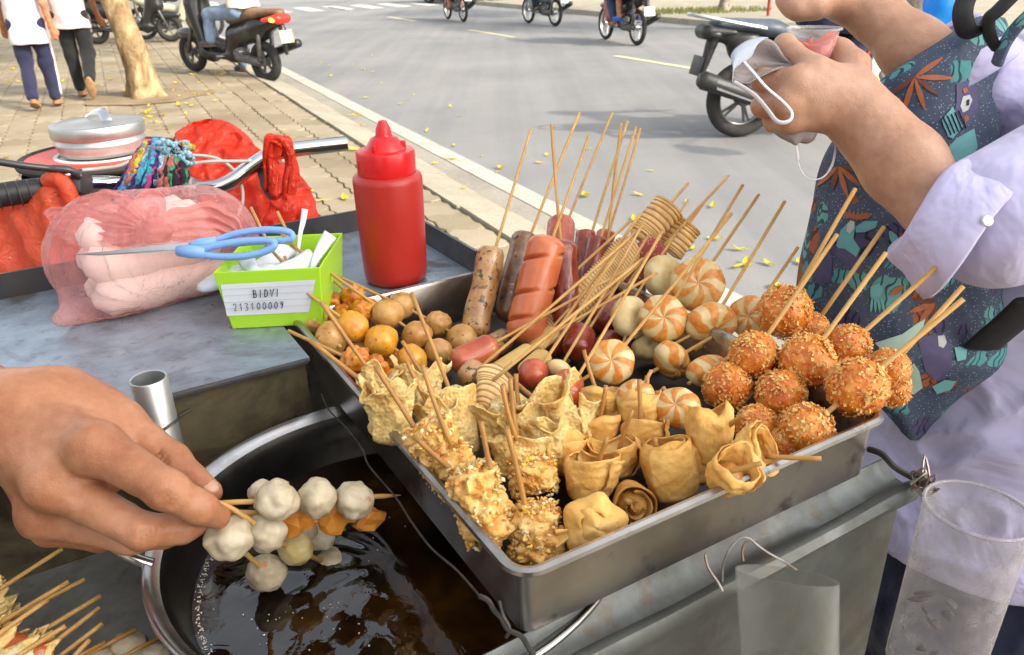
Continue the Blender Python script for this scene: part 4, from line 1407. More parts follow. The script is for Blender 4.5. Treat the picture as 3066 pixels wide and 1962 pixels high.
pg = Geo()
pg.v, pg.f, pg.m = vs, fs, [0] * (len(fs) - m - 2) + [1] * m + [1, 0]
solo('steel_pan', 'long stainless steel pan crowded with fried snacks on sticks', 'pan', pg, [m_steel, m_gap_shade], tuple(pan(LU / 2, LV / 2, PBZ)), ang=35)

# ------------------------------------------------------------------ frying pot and oil
OC = V((-0.0895, 0.462, 0)); OZ = 0.950
pot = thing('frying_pot', 'wide blackened frying pot of dark oil tucked under the pan', 'pot', (OC.x, OC.y, 0.924))
prof = [(0.128, 0.924), (0.140, 0.928), (0.150, 0.945), (0.1585, 0.980), (0.1640, 0.9875), (0.1668, 0.9905), (0.1662, 0.9930), (0.1635, 0.9932), (0.1600, 0.9895), (0.1560, 0.9870), (0.1535, 0.9840), (0.1510, 0.9800), (0.1480, 0.968), (0.1425, OZ), (0.134, 0.931), (0.0, 0.930)]
part(pot, 'bowl', lathe(prof[:4] + prof[9:], OC, (0, 0, 1), 96), m_pot, 60)
part(pot, 'rim', lathe(prof[3:10], OC, (0, 0, 1), 96), m_potrim, 80)
hpts = [(318, 1640), (340, 1612), (385, 1610), (430, 1640), (452, 1662)]
part(pot, 'handle', tube(catmull([Dp(x, y, d) for (x, y), d in zip([(455, 1690), (400, 1672), (345, 1640), (312, 1612), (330, 1590), (400, 1600), (462, 1640)], [0.53, 0.525, 0.525, 0.535, 0.55, 0.555, 0.55])], 7), 0.0042, 10), m_potrim, 180)
def oil_mat():
    b = NB('dark_frying_oil')
    n1 = b.noise(14, 5, 0.6)
    col = b.ramp(n1, [(0.42, (0.005, 0.003, 0.0015)), (0.58, (0.026, 0.010, 0.002)), (0.74, (0.085, 0.034, 0.005))])
    w = b.noise(48, 3, 0.5, None, 1.2)
    w2 = b.noise(16, 2, 0.5)
    return b.done(b.bsdf(col, 0.015, 0, 0.75, b.bump(w, 0.07, 0.004, b.bump(w2, 0.22, 0.008)), ior=1.6))
m_oil = oil_mat()
m_foam = mat('oil_foam', (0.60, 0.55, 0.46), None, rough=0.25)
N = 120
vs, fs = [V((OC.x, OC.y, OZ))], []
rr = [0.01 * i for i in range(1, 15)] + [0.1432]
balls_in_oil = [G(995, 1693, OZ), G(798, 1740, OZ), G(873, 1754, OZ)]
for i, r in enumerate(rr):
    for k in range(N):
        w = 2 * PI * k / N
        p = V((OC.x + r * math.cos(w), OC.y + r * math.sin(w), OZ))
        h = 0.0
        for q in balls_in_oil:
            d = (p - q).length
            h += 0.0022 * math.exp(-((d - 0.012) / 0.006) ** 2) + 0.0006 * math.cos(d * 420) * math.exp(-d / 0.03)
        p.z += h + 0.0003 * noise.noise(p * 40)
        vs.append(p)
for k in range(N):
    fs.append((0, 1 + k, 1 + (k + 1) % N))
for i in range(len(rr) - 1):
    for k in range(N):
        fs.append((1 + i * N + k, 1 + (i + 1) * N + k, 1 + (i + 1) * N + (k + 1) % N, 1 + i * N + (k + 1) % N))
part(pot, 'oil', (vs, fs), m_oil, 180)
fg = Geo()
rb = random.Random(8)
def bub(px, py, sx, sy, n, r0=0.0004, r1=0.0014):
    for _ in range(n):
        p = G(rb.gauss(px, sx), rb.gauss(py, sy), OZ + 0.0004)
        if (p.xy - OC.xy).length < 0.141:
            r = rb.uniform(r0, r1)
            fg.add(blob(p, (r, r, r * 0.6), sub=1))
for t in range(36):     # froth along the left edge of the oil
    w = math.radians(165 + t * 2.3)
    p = V((OC.x + 0.1385 * math.cos(w), OC.y + 0.1385 * math.sin(w), OZ + 0.0004))
    for _ in range(8):
        q = p + V((rb.gauss(0, .0011), rb.gauss(0, .0011), 0)); r = rb.uniform(.0003, .0008)
        fg.add(blob(q, (r, r, r * .6), sub=1))
bub(1030, 1680, 30, 30, 14, .0003, .0008); bub(760, 1880, 90, 50, 16, .0003, .0009); bub(1010, 1870, 110, 50, 16, .0003, .0009); bub(1150, 1560, 60, 90, 6, .0003, .0008)
o = part(pot, 'oil_foam', fg, m_foam, 180); o['kind'] = 'stuff'

# ------------------------------------------------------------------ red sauce bottle
m_bottle = mat('red_squeeze_plastic', (0.36, 0.020, 0.014), (0.42, 0.027, 0.019), 6, 0.36, bump=0.05, bsc=40, bd=0.002, sss=0.15, sssr=(0.01, 0.002, 0.001))
m_cap = mat('red_cap_plastic', (0.56, 0.012, 0.016), (0.60, 0.016, 0.018), 6, 0.26)
bp = G(932 * K, 655 * K, CZ)
dpb = dep_of(bp)
zz = lambda y: zat(bp, y * K)
bt = thing('sauce_bottle', 'red plastic squeeze bottle with pointed red nozzle on the counter', 'bottle', tuple(bp))
R0 = rpx(76 * K, dpb)
zc0, zc1, zd1, zn0, zn1 = zz(404), zz(352), zz(322), zz(320), zz(284)
b0 = CZ
H = zc0 - b0
part(bt, 'body', lathe([(0.0, 0.001), (R0 * 0.86, 0.001), (R0 * 0.93, 0.004), (R0 * 0.96, 0.012), (R0 * 0.985, H * 0.3), (R0 * 1.0, H * 0.6), (R0 * 1.02, H * 0.93), (R0 * 1.0, H * 0.965), (R0 * 0.93, H * 0.985), (R0 * 0.84, H * 0.995)], bp, Z, 48), m_bottle, 60)
rc = R0 * 0.845
cap = part(bt, 'cap', lathe([(rc * 0.97, H * 0.985), (rc, H + 0.001), (rc, H + (zc1 - zc0) * 0.9), (rc * 0.97, zc1 - b0), (rc * 0.70, zc1 - b0 + 0.001), (rc * 0.66, zc1 - b0 + 0.003), (rc * 0.60, (zd1 - b0) * 0.4 + (zc1 - b0) * 0.6), (rc * 0.46, zd1 - b0 - 0.001), (rc * 0.30, zd1 - b0 + 0.001)], bp, Z, 48, rf=lambda w, i: 1 + (0.008 * math.cos(w * 40) if i in (1, 2) else 0)), m_cap, 50)
part(cap, 'nozzle', lathe([(rc * 0.30, zd1 - b0), (rc * 0.27, zd1 - b0 + 0.003), (rc * 0.25, (zn0 + zn1) / 2 - b0), (rc * 0.145, zn1 - b0 - 0.001), (rc * 0.13, zn1 - b0), (rc * 0.08, zn1 - b0), (rc * 0.07, zn1 - b0 - 0.004)], bp, Z, 24), m_cap, 50)
for a in range(3):
    w = 2.2 + a * 2.1
    c = bp + V((math.cos(w), math.sin(w), 0)) * rc * 0.62 + Z * (zc1 - b0 + (zd1 - zc1) * 0.35)
    part(cap, 'rib', box(c, (0.006, 0.004, (zd1 - zc1) * 0.6), rotz(w), 0.001), m_cap)

# ------------------------------------------------------------------ green box of spoons
m_green = mat('lime_plastic', (0.33, 0.60, 0.025), (0.35, 0.63, 0.03), 6, 0.36, sss=0.2, sssr=(0.006, 0.008, 0.002))
m_paper = mat('lined_paper', (0.62, 0.65, 0.68), (0.56, 0.59, 0.63), 12, 0.8)
m_ink = mat('black_ink', (0.03, 0.03, 0.035), None, rough=0.8)
m_rule = mat('paper_rule', (0.36, 0.42, 0.50), None, rough=0.8)
m_spoon = mat('white_spoon_plastic', (0.70, 0.74, 0.76), (0.62, 0.68, 0.72), 8, 0.30, sss=0.2)
f0 = G(680, 996, CZ)
zt = zat(f0, 817)
TFL, TFR, TBR = G(637, 817, zt), G(958, 801, zt), G(1026, 697, zt)
TBL = TFL + TBR - TFR
ctr = (TFL + TBR) / 2
def shr(p, k, z): return V((ctr.x + (p.x - ctr.x) * k, ctr.y + (p.y - ctr.y) * k, z))
T4 = [TFL, TFR, TBR, TBL]
gb = thing('green_box', 'lime green plastic box with a handwritten paper label', 'box', (ctr.x, ctr.y, CZ))
lo4 = [shr(p, 0.88, CZ + 0.0005) for p in T4]
ti = [shr(p, 0.975, zt) for p in T4]
bi = [shr(p, 0.865, CZ + 0.003) for p in T4]
vs = lo4 + T4 + ti + bi
fs = [(3, 2, 1, 0)]
for o_ in (0, 4, 8):
    for k in range(4):
        k2 = (k + 1) % 4
        fs.append((o_ + k, o_ + k2, o_ + 4 + k2, o_ + 4 + k))
fs.append((12, 13, 14, 15))
bx = part(gb, 'shell', (vs, fs), m_green, 30)
bv = bx.modifiers.new('soft_edges', 'BEVEL'); bv.width = 0.0012; bv.segments = 2
nf = (TFR - TFL).cross(TFL - lo4[0]).normalized()
if nf.dot(CAM_P - TFL) < 0: nf = -nf
def onf(px, py, off=0.0006):
    return on_plane(px, py, TFL + nf * off, nf)
lab = [onf(661, 1000 - 147), onf(945, 838), onf(925, 934), onf(680, 946)]
lo = part(gb, 'label', prism([lab[3], lab[2], lab[1], lab[0]], nf * 0.0004), m_paper)
def lp(u, v, off=0.0015):
    a = lab[0].lerp(lab[1], u); c = lab[3].lerp(lab[2], u)
    return a.lerp(c, v) + nf * off
for i in range(4):
    part(lo, 'rule', tube([lp(0.0, 0.13 + 0.21 * i, 0.0011), lp(1.0, 0.13 + 0.21 * i, 0.0011)], 0.00018, 4), m_rule)
GL = {'B': [[(0, 0), (0, 1)], [(0, 0), (.6, .1), (.6, .38), (0, .48), (.75, .6), (.7, .92), (0, 1)]], 'I': [[(.3, 0), (.3, 1)]], 'D': [[(0, 0), (0, 1)], [(0, 0), (.6, .15), (.75, .5), (.6, .85), (0, 1)]],
      'V': [[(0, 0), (.35, 1), (.8, 0)]], '2': [[(0, .2), (.3, 0), (.65, .15), (.6, .45), (.1, 1), (.75, .95)]], '1': [[(.1, .25), (.4, 0), (.4, 1)]], '3': [[(0, .08), (.5, 0), (.6, .25), (.25, .45), (.65, .65), (.55, .95), (0, 1)]],
      '0': [[(.4, 0), (.05, .3), (.1, .8), (.45, 1), (.75, .7), (.7, .2), (.4, 0)]], '9': [[(.6, .3), (.3, .48), (.05, .25), (.3, 0), (.62, .15), (.6, .6), (.4, 1)]], '5': [[(.7, 0), (.1, 0), (.08, .42), (.5, .4), (.7, .7), (.5, .98), (0, .95)]]}
def write(par, s, u0, v0, cw, chh, wid):
    g = Geo()
    for i, c in enumerate(s):
        for st in GL[c]:
            g.add(tube([lp(u0 + i * cw + x * cw * 0.7, v0 + y * chh) for x, y in st], wid, 5))
    o = part(par, 'handwriting', g, m_ink)
    return o
write(lo, 'BIDVI', 0.34, 0.20, 0.062, 0.24, 0.00042)
write(lo, '213100009', 0.10, 0.60, 0.068, 0.23, 0.00033)
def spoon(pts, wid, label, bowl=False):
    P = catmull([Dp(*p) for p in pts], 5)
    n = len(P)
    rs = [wid * (0.65 + 0.35 * math.cos(3.0 * i / (n - 1))) for i in range(n)]
    g = Geo().add(tube(P, rs, 8, True, 0.35, up=CAM_R @ V((0, 0, 1))))
    if bowl:
        d = (P[-1] - P[-2]).normalized()
        g.add(blob(P[-1] + d * wid * 1.5, (wid * 2.6, wid * 1.7, wid * 0.7), basis(x=d), sub=2))
    solo('plastic_spoon', label, 'spoon', g, m_spoon, tuple(P[-1]), 'white spoons in the green box', 180)
db = dep_of((TBL + TFR) / 2)
spoon([(913, 626, db + .03), (908, 660, db + .03), (899, 700, db + .02), (893, 750, db + .01), (880, 800, db)], 0.0032, 'thin white spoon handle standing highest out of the green box', False)
spoon([(990, 702, db), (965, 740, db), (940, 790, db - .01), (930, 840, db - .01)], 0.0068, 'broad white spoon leaning on the right wall of the green box')
spoon([(860, 745, db + .02), (820, 775, db), (760, 800, db - .01), (720, 815, db - .01)], 0.011, 'white spoon lying slantwise in the middle of the green box', True)
spoon([(940, 770, db), (900, 790, db - .01), (850, 800, db - .02), (800, 812, db - .02)], 0.010, 'white spoon lying lowest along the front wall of the green box', True)
spoon([(735, 770, db - .02), (745, 790, db - .02), (760, 806, db - .03), (790, 815, db - .03)], 0.009, 'white spoon lying against the left wall of the green box')

# ------------------------------------------------------------------ plastic films
def film_mat(name, c, alpha, rough=0.28, wr=0.6, sc=22, tl=0.5):
    b = NB(name)
    h = b.noise(sc, 4, 0.6, None, 1.0)
    nr = b.bump(h, wr, 0.006)
    g = b.bsdf(c, rough, 0, 0.6, nr)
    t = b.n('BsdfTranslucent', Color=c)
    b.t.links.new(nr, t.inputs['Normal'])
    m1 = b.n('MixShader'); m1.inputs[0].default_value = tl
    b.t.links.new(g.outputs[0], m1.inputs[1]); b.t.links.new(t.outputs[0], m1.inputs[2])
    tr = b.n('BsdfTransparent', Color=tuple(0.72 + 0.28 * x for x in c))
    m2 = b.n('MixShader'); m2.inputs[0].default_value = alpha
    b.t.links.new(tr.outputs[0], m2.inputs[1]); b.t.links.new(m1.outputs[0], m2.inputs[2])
    return b.done(m2)
m_redbag = film_mat('red_bag_film', (0.78, 0.055, 0.022), 0.86, 0.2, 1.0, 60)
m_orangebag = film_mat('orange_red_bag_film', (0.80, 0.13, 0.055), 0.78, 0.22, 1.0, 50)
def grazing_film(name, c, a0, a1):
    b = NB(name)
    nr = b.bump(b.noise(45, 4, 0.6, None, 1.2), 0.9, 0.006)
    g = b.bsdf(c, 0.16, 0, 0.8, nr)
    lw = b.n('LayerWeight', Blend=0.5)
    b.t.links.new(nr, lw.inputs['Normal'])
    f = b.math('ADD', a0, b.math('MULTIPLY', b.math('POWER', lw.outputs['Facing'], 2.2), a1))
    tr = b.n('BsdfTransparent', Color=(0.97, 0.90, 0.89))
    m = b.n('MixShader')
    b.t.links.new(f, m.inputs[0]); b.t.links.new(tr.outputs[0], m.inputs[1]); b.t.links.new(g.outputs[0], m.inputs[2])
    return b.done(m)
m_pinkbag = grazing_film('pink_bag_film', (0.80, 0.36, 0.34), 0.20, 0.55)
m_pinkthick = film_mat('pink_bag_gathers', (0.88, 0.46, 0.43), 0.42, 0.18, 0.9, 40)
m_fishroll = mat('pale_fish_roll', (0.74, 0.66, 0.60), (0.80, 0.73, 0.67), 14, 0.5, bump=0.15, bsc=60, bd=0.002, sss=0.25, sssr=(0.01, 0.006, 0.004))

# rolls of raw fish paste in the pink bag
a0, a1 = G(212 * K, 772 * K, CZ), G(535 * K, 690 * K, CZ)
ax = (a1 - a0).normalized(); pp_ = Z.cross(ax)
Lr = (a1 - a0).length
RR = 0.0188
ROLL_L = ['lowest front pale roll inside the pink bag', 'middle front pale roll inside the pink bag', 'top front pale roll inside the pink bag', 'pale roll at the back bottom of the pink bag', 'pale roll at the back top of the pink bag', 'short pale roll crowning the heap in the pink bag']
for i, (q, h, s0, s1) in enumerate([(0.020, 0.0175, 0.03, 1.0), (0.028, 0.047, 0.03, 1.0), (0.046, 0.071, 0.06, 0.95), (0.056, 0.0175, 0.04, 1.0), (0.062, 0.046, 0.04, 1.0), (0.070, 0.073, 0.12, 0.9)]):
    c0 = a0 + ax * (Lr * s0 + RR) + pp_ * q + Z * h
    c1 = a0 + ax * (Lr * s1) + pp_ * q + Z * h
    pts = [c0.lerp(c1, t / 8) + V((0, 0, 0.0015 * math.sin(t * 1.7 + i))) for t in range(9)]
    g = tube([c0 - ax * 0.012] + pts + [c1 + ax * 0.012], [0.006] + [RR] * 9 + [0.006], 14)
    solo('fish_roll', ROLL_L[i], 'fish roll', g, m_fishroll, tuple(c0.lerp(c1, 0.5)), 'rolls in the pink bag', 180)
knot = Dp(445, 690, 0.755)
s = SDF()
cA, cB = a0 + ax * 0.045 + pp_ * 0.045 + Z * 0.048, a0 + ax * (Lr * 0.98) + pp_ * 0.045 + Z * 0.045
s.cone(cA, cB, 0.063, 0.057, 0.03)
s.cone(cA.lerp(cB, 0.2), knot - Z * 0.004, 0.040, 0.006, 0.035)
s.cone(cA.lerp(cB, 0.75), knot - Z * 0.004, 0.040, 0.006, 0.035)
s.cone(cA - Z * 0.035, a0 - ax * 0.02 + pp_ * 0.01 + Z * 0.012, 0.03, 0.008, 0.02)
s.half((0, 0, CZ + 0.001), (0, 0, -1))
def pleat(p):
    d = p - knot
    L = d.length
    if L < 1e-5: return p
    w = math.atan2(d.dot(ax), d.dot(-pp_) + 0.25 * d.z)
    k = 0.0030 * math.sin(w * 26 + 3 * noise.noise(p * 25)) * math.exp(-((L - 0.06) / 0.05) ** 2) + 0.0022 * noise.noise(p * 60)
    return p + d.normalized() * k * 0.3 + V((0, -1, 0.4)).normalized() * k
pb_ = thing('pink_bag', 'translucent pink plastic bag tied in a bow round pale rolls', 'plastic bag', (cA.x, cA.y, CZ))
part(pb_, 'film', s.mesh(0.0045, pleat), m_pinkbag, 180)
def ribbon(par, name, pts, widths, m, folds=6, amp=0.25, seed=0, up=None, deps=None, nu=25):
    # crumpled strip of film along pixel points (px, py, depth) with half-widths in metres
    P = catmull([Dp(*p) for p in pts], 6)
    n = len(P)
    W = [float(np.interp(i / (n - 1), np.linspace(0, 1, len(widths)), widths)) for i in range(n)]
    vs = []
    view = CAM_R @ V((0, 0, 1))
    for j in range(n):
        t = (P[min(j + 1, n - 1)] - P[max(j - 1, 0)]).normalized()
        a = view.cross(t).normalized()
        for i in range(nu):
            u = 2 * i / (nu - 1) - 1
            w = W[j]
            dz = amp * w * (math.sin(u * folds * 1.7 + seed + 0.4 * math.sin(j * 0.5 + seed)) + 0.6 * math.sin(u * folds * 3.1 + seed * 2)) * 0.5
            vs.append(P[j] + a * (u * w * (1 + 0.1 * math.sin(j * 0.9 + seed))) + view * dz)
    fs = [(j * nu + i, j * nu + i + 1, (j + 1) * nu + i + 1, (j + 1) * nu + i) for j in range(n - 1) for i in range(nu - 1)]
    o = part(par, name, (vs, fs), m, 180)
    solid(o, 0.0003)
    return o
ribbon(pb_, 'bow_loop', [(455, 690, 0.750), (380, 650, 0.745), (330, 628, 0.755), (322, 650, 0.765), (370, 690, 0.755), (440, 698, 0.750)], [0.004, 0.014, 0.020, 0.022, 0.018, 0.004], m_pinkthick, 5, 0.3, 1)
ribbon(pb_, 'bow_tail', [(445, 690, 0.750), (360, 685, 0.745), (260, 672, 0.755), (170, 665, 0.765), (150, 668, 0.765)], [0.005, 0.013, 0.018, 0.015, 0.008], m_pinkthick, 7, 0.3, 2)
ribbon(pb_, 'bow_tail', [(450, 692, 0.750), (540, 672, 0.760), (630, 668, 0.775), (690, 690, 0.785), (720, 715, 0.785)], [0.005, 0.017, 0.020, 0.015, 0.006], m_pinkthick, 8, 0.3, 4)
ribbon(pb_, 'bow_loop', [(445, 690, 0.755), (435, 650, 0.760), (440, 615, 0.765), (470, 612, 0.770), (475, 650, 0.765)], [0.004, 0.010, 0.014, 0.012, 0.006], m_pinkthick, 5, 0.35, 6)
part(pb_, 'knot', blob(Dp(462, 692, 0.745), (0.017, 0.012, 0.010), CAM_R, 0.35, 3, 3, 5, 0.15), m_pinkthick, 180)

# ------------------------------------------------------------------ scissors
m_blade = mat('scissor_steel', (0.42, 0.42, 0.43), (0.58, 0.58, 0.58), 20, 0.25, 0.95)
m_bluep = mat('light_blue_plastic', (0.16, 0.31, 0.62), (0.18, 0.34, 0.66), 6, 0.35, sss=0.15)
scs = thing('scissors', 'scissors with light blue handles lying on the pink bag', 'scissors', tuple(Dp(540, 735, 0.83)))
DS = 0.715
vz = CAM_R @ V((0, 0, 1))
def flat_poly(pts, dep, t):
    P = [Dp(x, y, dep) for x, y in pts]
    return prism(P[::-1], vz * t)
part(scs, 'blade', flat_poly([(228, 762), (330, 752), (520, 730), (570, 728), (560, 748), (480, 750), (300, 763)], DS, 0.0018), m_blade)
part(scs, 'blade', flat_poly([(215, 763), (300, 766), (480, 756), (560, 752), (540, 740), (400, 750)], DS + 0.003, 0.0018), m_blade)
def hloop(pts, dep, r):
    P = catmull([Dp(x, y, dep) for x, y in pts], 6, True)
    P.append(P[0]); P.append(P[1])
    return tube(P, r, 10, False, 1.0)
h1 = Geo().add(hloop([(620, 735), (690, 705), (770, 690), (840, 690), (872, 700), (868, 718), (800, 722), (720, 728), (650, 735)], DS + 0.004, 0.0031))
h1.add(tube([Dp(555, 742, DS + .004), Dp(600, 732, DS + .004), Dp(650, 725, DS + .004)], [0.0035, 0.0055, 0.005], 10))
part(scs, 'handle', h1, m_bluep, 180)
h2 = Geo().add(hloop([(600, 750), (660, 733), (740, 722), (812, 722), (818, 740), (780, 757), (720, 768), (650, 768), (610, 762)], DS - 0.003, 0.0034))
h2.add(tube([Dp(530, 752, DS - .003), Dp(570, 754, DS - .003), Dp(615, 757, DS - .003)], [0.0045, 0.0060, 0.0055], 10))
part(scs, 'handle', h2, m_bluep, 180)
part(scs, 'pivot', blob(Dp(562, 742, DS - 0.004), (0.003, 0.003, 0.002), CAM_R, sub=2), m_blade)

# ------------------------------------------------------------------ bicycle behind the counter
m_grip = mat('black_rubber_grip', (0.014, 0.014, 0.015), (0.024, 0.024, 0.025), 30, 0.5)
m_lever = mat('satin_black_lever', (0.03, 0.03, 0.032), (0.045, 0.045, 0.047), 20, 0.38)
m_cable = mat('grey_cable', (0.30, 0.28, 0.26), (0.36, 0.34, 0.31), 20, 0.4)
m_stem = mat('worn_stem_metal', (0.20, 0.20, 0.20), (0.33, 0.33, 0.33), 40, 0.42, 0.8, bump=0.15, bsc=300)
fb_ = Dp(575, 700, 1.16)
bike = thing('bicycle', 'bicycle with a chrome handlebar behind the counter', 'bicycle', (fb_.x, fb_.y, SZ))
C = lambda pts, r, n=12, sub=7: tube(catmull([Dp(*p) for p in pts], sub), r, n)
hb = part(bike, 'handlebar', C([(215, 552, 1.06), (320, 552, 1.09), (450, 560, 1.12), (565, 566, 1.14), (640, 562, 1.145), (690, 545, 1.15), (740, 508, 1.155), (800, 468, 1.16), (850, 452, 1.165), (940, 441, 1.175), (1040, 430, 1.185)], 0.0112, 18), m_chrome, 60)
gp = part(hb, 'grip', C([(-170, 622, 0.99), (0, 585, 1.02), (150, 565, 1.045), (160, 564, 1.046)], 0.0155, 20, 4), m_grip, 60)
for i in range(9):
    t = i / 8
    part(gp, 'grip_ring', torus(Dp(-100 + 255 * t, 606 - 41 * t, 1.0 + 0.045 * t), Dp(160, 564, 1.046) - Dp(-170, 622, 0.99), 0.0156, 0.0009, 20, 6), m_lever)
lv = part(hb, 'brake_clamp', box(Dp(228, 552, 1.055), (0.032, 0.030, 0.036), CAM_R, 0.006), m_lever)
part(lv, 'brake_lever', tube(catmull([Dp(x, y, d) for x, y, d in [(232, 525, 1.04), (205, 510, 1.03), (150, 505, 1.02), (60, 495, 1.0), (-60, 475, 0.98)]], 6), [0.012] + [0.0105] * 11 + [0.0085] * 12 + [0.006], 12, True, 0.55), m_lever, 180)
part(lv, 'bolt', blob(Dp(202, 524, 1.028), (0.0055, 0.0045, 0.004), CAM_R, sub=2), m_chrome)
part(bike, 'stem_clamp', box(Dp(560, 567, 1.14), (0.030, 0.034, 0.036), CAM_R, 0.007), m_stem)
part(bike, 'stem', tube([Dp(564, 590, 1.145), Dp(578, 660, 1.15), Dp(600, 760, 1.16)], 0.0135, 18), m_stem)
part(bike, 'brake_cable', C([(430, 505, 1.10), (500, 470, 1.13), (560, 465, 1.14), (640, 472, 1.15), (690, 500, 1.16), (720, 545, 1.17), (727, 600, 1.17), (712, 645, 1.165), (690, 690, 1.16)], 0.0024, 8), m_cable)
part(bike, 'brake_cable', C([(520, 512, 1.09), (560, 494, 1.11), (630, 484, 1.12), (700, 483, 1.135), (760, 482, 1.15)], 0.0024, 8), m_cable)
part(bike, 'brake_cable', C([(245, 510, 1.04), (300, 505, 1.06), (360, 496, 1.10), (420, 470, 1.14)], 0.0024, 8), m_cable)
sb_ = Dp(600, 760, 1.16)
hd_ = V((sb_.x + 0.02, sb_.y + 0.06, 0.0))
part(bike, 'fork', tube([sb_, V((sb_.x + 0.01, sb_.y + 0.05, 0.85)), V((sb_.x + 0.03, sb_.y + 0.16, SZ + 0.31))], 0.014, 10), m_stem)
cw = V((sb_.x + 0.03, sb_.y + 0.16, SZ + 0.31))
wl_ = part(bike, 'wheel', torus(cw, (0.95, -0.3, 0), 0.285, 0.009, 36, 6), m_rim, 60)
part(wl_, 'tyre', torus(cw, (0.95, -0.3, 0), 0.30, 0.018, 36, 8), m_tyre, 60)
part(bike, 'frame_tube', tube([V((sb_.x, sb_.y + 0.03, 0.80)), V((sb_.x - 0.25, sb_.y - 0.85 + 1.45, 0.45))], 0.016, 10), m_stem)

# wire basket on the far side of the bars
bk_ = Geo()
for i in range(9):
    for j in range(2):
        x = 280 + i * 8
    bk_.add(tube([Dp(246 + i * 9, 612, 1.14), Dp(262 + i * 9, 700, 1.15)], 0.0013, 4))
for j in range(9):
    bk_.add(tube([Dp(246, 612 + j * 10, 1.141), Dp(330, 610 + j * 10, 1.141)], 0.0013, 4))
o = part(bike, 'basket_mesh', bk_, m_plate); o['kind'] = 'stuff'
part(bike, 'basket_panel', prism([Dp(238, 585, 1.16), Dp(345, 580, 1.16), Dp(350, 720, 1.17), Dp(245, 725, 1.17)], vz * -0.003), m_redbag if False else m_red)
part(bike, 'reflector', prism([Dp(772, 512, 1.17), Dp(795, 505, 1.17), Dp(826, 598, 1.17), Dp(815, 608, 1.17), Dp(788, 570, 1.17)], vz * 0.006), m_lever)

# ------------------------------------------------------------------ red bags on the handlebar
def fold(fr, amp, d=None):
    def f(p):
        w = (0.8 - 2.2 * abs(noise.noise(V((p.x * fr + 0.5 * p.z * fr, p.y * fr, p.z * fr * 0.35))))) + 0.9 * (0.5 - abs(noise.noise(V((p.x * fr * 2.6 - p.z * fr, p.y * fr * 2.3, p.z * fr * 0.9)))) * 2)
        return p + vz * (amp * w) + V((amp * 0.5 * noise.noise(p * fr * 1.3), 0, 0))
    return f
s = SDF()
tip = Dp(150, 560, 1.04)
s.cone(Dp(190, 560, 1.03), Dp(185, 640, 1.05), 0.014, 0.026, 0.03, (vz, 0.5))
s.cone(Dp(185, 640, 1.05), Dp(120, 760, 1.08), 0.028, 0.050, 0.03, (vz, 0.5))
s.cone(Dp(120, 740, 1.08), Dp(20, 800, 1.09), 0.048, 0.075, 0.05, (vz, 0.45))
s.cone(Dp(30, 730, 1.08), Dp(-60, 800, 1.09), 0.045, 0.08, 0.05, (vz, 0.45))
s.cone(Dp(190, 760, 1.07), Dp(190, 850, 1.09), 0.035, 0.05, 0.05, (vz, 0.45))
t = thing('red_bag', 'orange red plastic bag hanging from the black grip', 'plastic bag', tuple(Dp(100, 860, 1.08)))
part(t, 'film', s.mesh(0.005, fold(17, 0.010)), m_orangebag, 180)
part(t, 'strap', C([(140, 545, 1.03), (165, 535, 1.025), (195, 555, 1.025), (215, 600, 1.03), (235, 650, 1.04), (250, 700, 1.05)], 0.010, 8), m_orangebag, 180)
s = SDF()
s.cone(Dp(640, 430, 1.32), Dp(640, 520, 1.32), 0.025, 0.075, 0.04, (vz, 0.5))
s.cone(Dp(590, 470, 1.32), Dp(600, 560, 1.32), 0.04, 0.07, 0.04, (vz, 0.5))
s.cone(Dp(680, 480, 1.32), Dp(740, 600, 1.30), 0.04, 0.075, 0.05, (vz, 0.5))
s.cone(Dp(640, 600, 1.30), Dp(820, 640, 1.28), 0.09, 0.06, 0.05, (vz, 0.5))
s.cone(Dp(820, 640, 1.27), Dp(890, 690, 1.26), 0.05, 0.03, 0.05, (vz, 0.5))
t = thing('red_bag', 'bulging red plastic bag behind the chrome handlebar', 'plastic bag', tuple(Dp(700, 720, 1.3)))
part(t, 'film', s.mesh(0.0055, fold(20, 0.013)), m_redbag, 180)
t = thing('red_bag', 'twisted red plastic bag looped over the chrome handlebar end', 'plastic bag', tuple(Dp(850, 660, 1.17)))
rq = random.Random(19)
for i in range(9):
    q = i / 8
    xo, yo = rq.gauss(0, 4), rq.gauss(0, 6)
    pts = [(806 + 14 * q + xo, 560 + 30 * q, 1.165 - .012 * q), (797 + 30 * q + xo, 480, 1.145), (806 + 34 * q + xo, 420 - 8 * math.sin(q * 3) + yo, 1.128 + .006 * q), (838 + 22 * q + xo, 424 + yo * .5, 1.135), (858 + 22 * q, 480 + 8 * q, 1.15), (856 + 24 * q + xo, 560, 1.158), (850 + 14 * q, 640, 1.165)]
    part(t, 'strap', tube(catmull([Dp(*w) for w in pts], 6), [0.0062 * (1 + .25 * math.sin(j * .7 + i)) for j in range(37)], 8, True, 0.6), m_redbag, 180)
s = SDF().cone(Dp(855, 620, 1.165), Dp(870, 690, 1.17), 0.018, 0.045, 0.03, (vz, 0.5)).cone(Dp(870, 650, 1.17), Dp(915, 690, 1.18), 0.02, 0.025, 0.03, (vz, 0.5))
part(t, 'film', s.mesh(0.005, fold(30, 0.010)), m_redbag, 180)

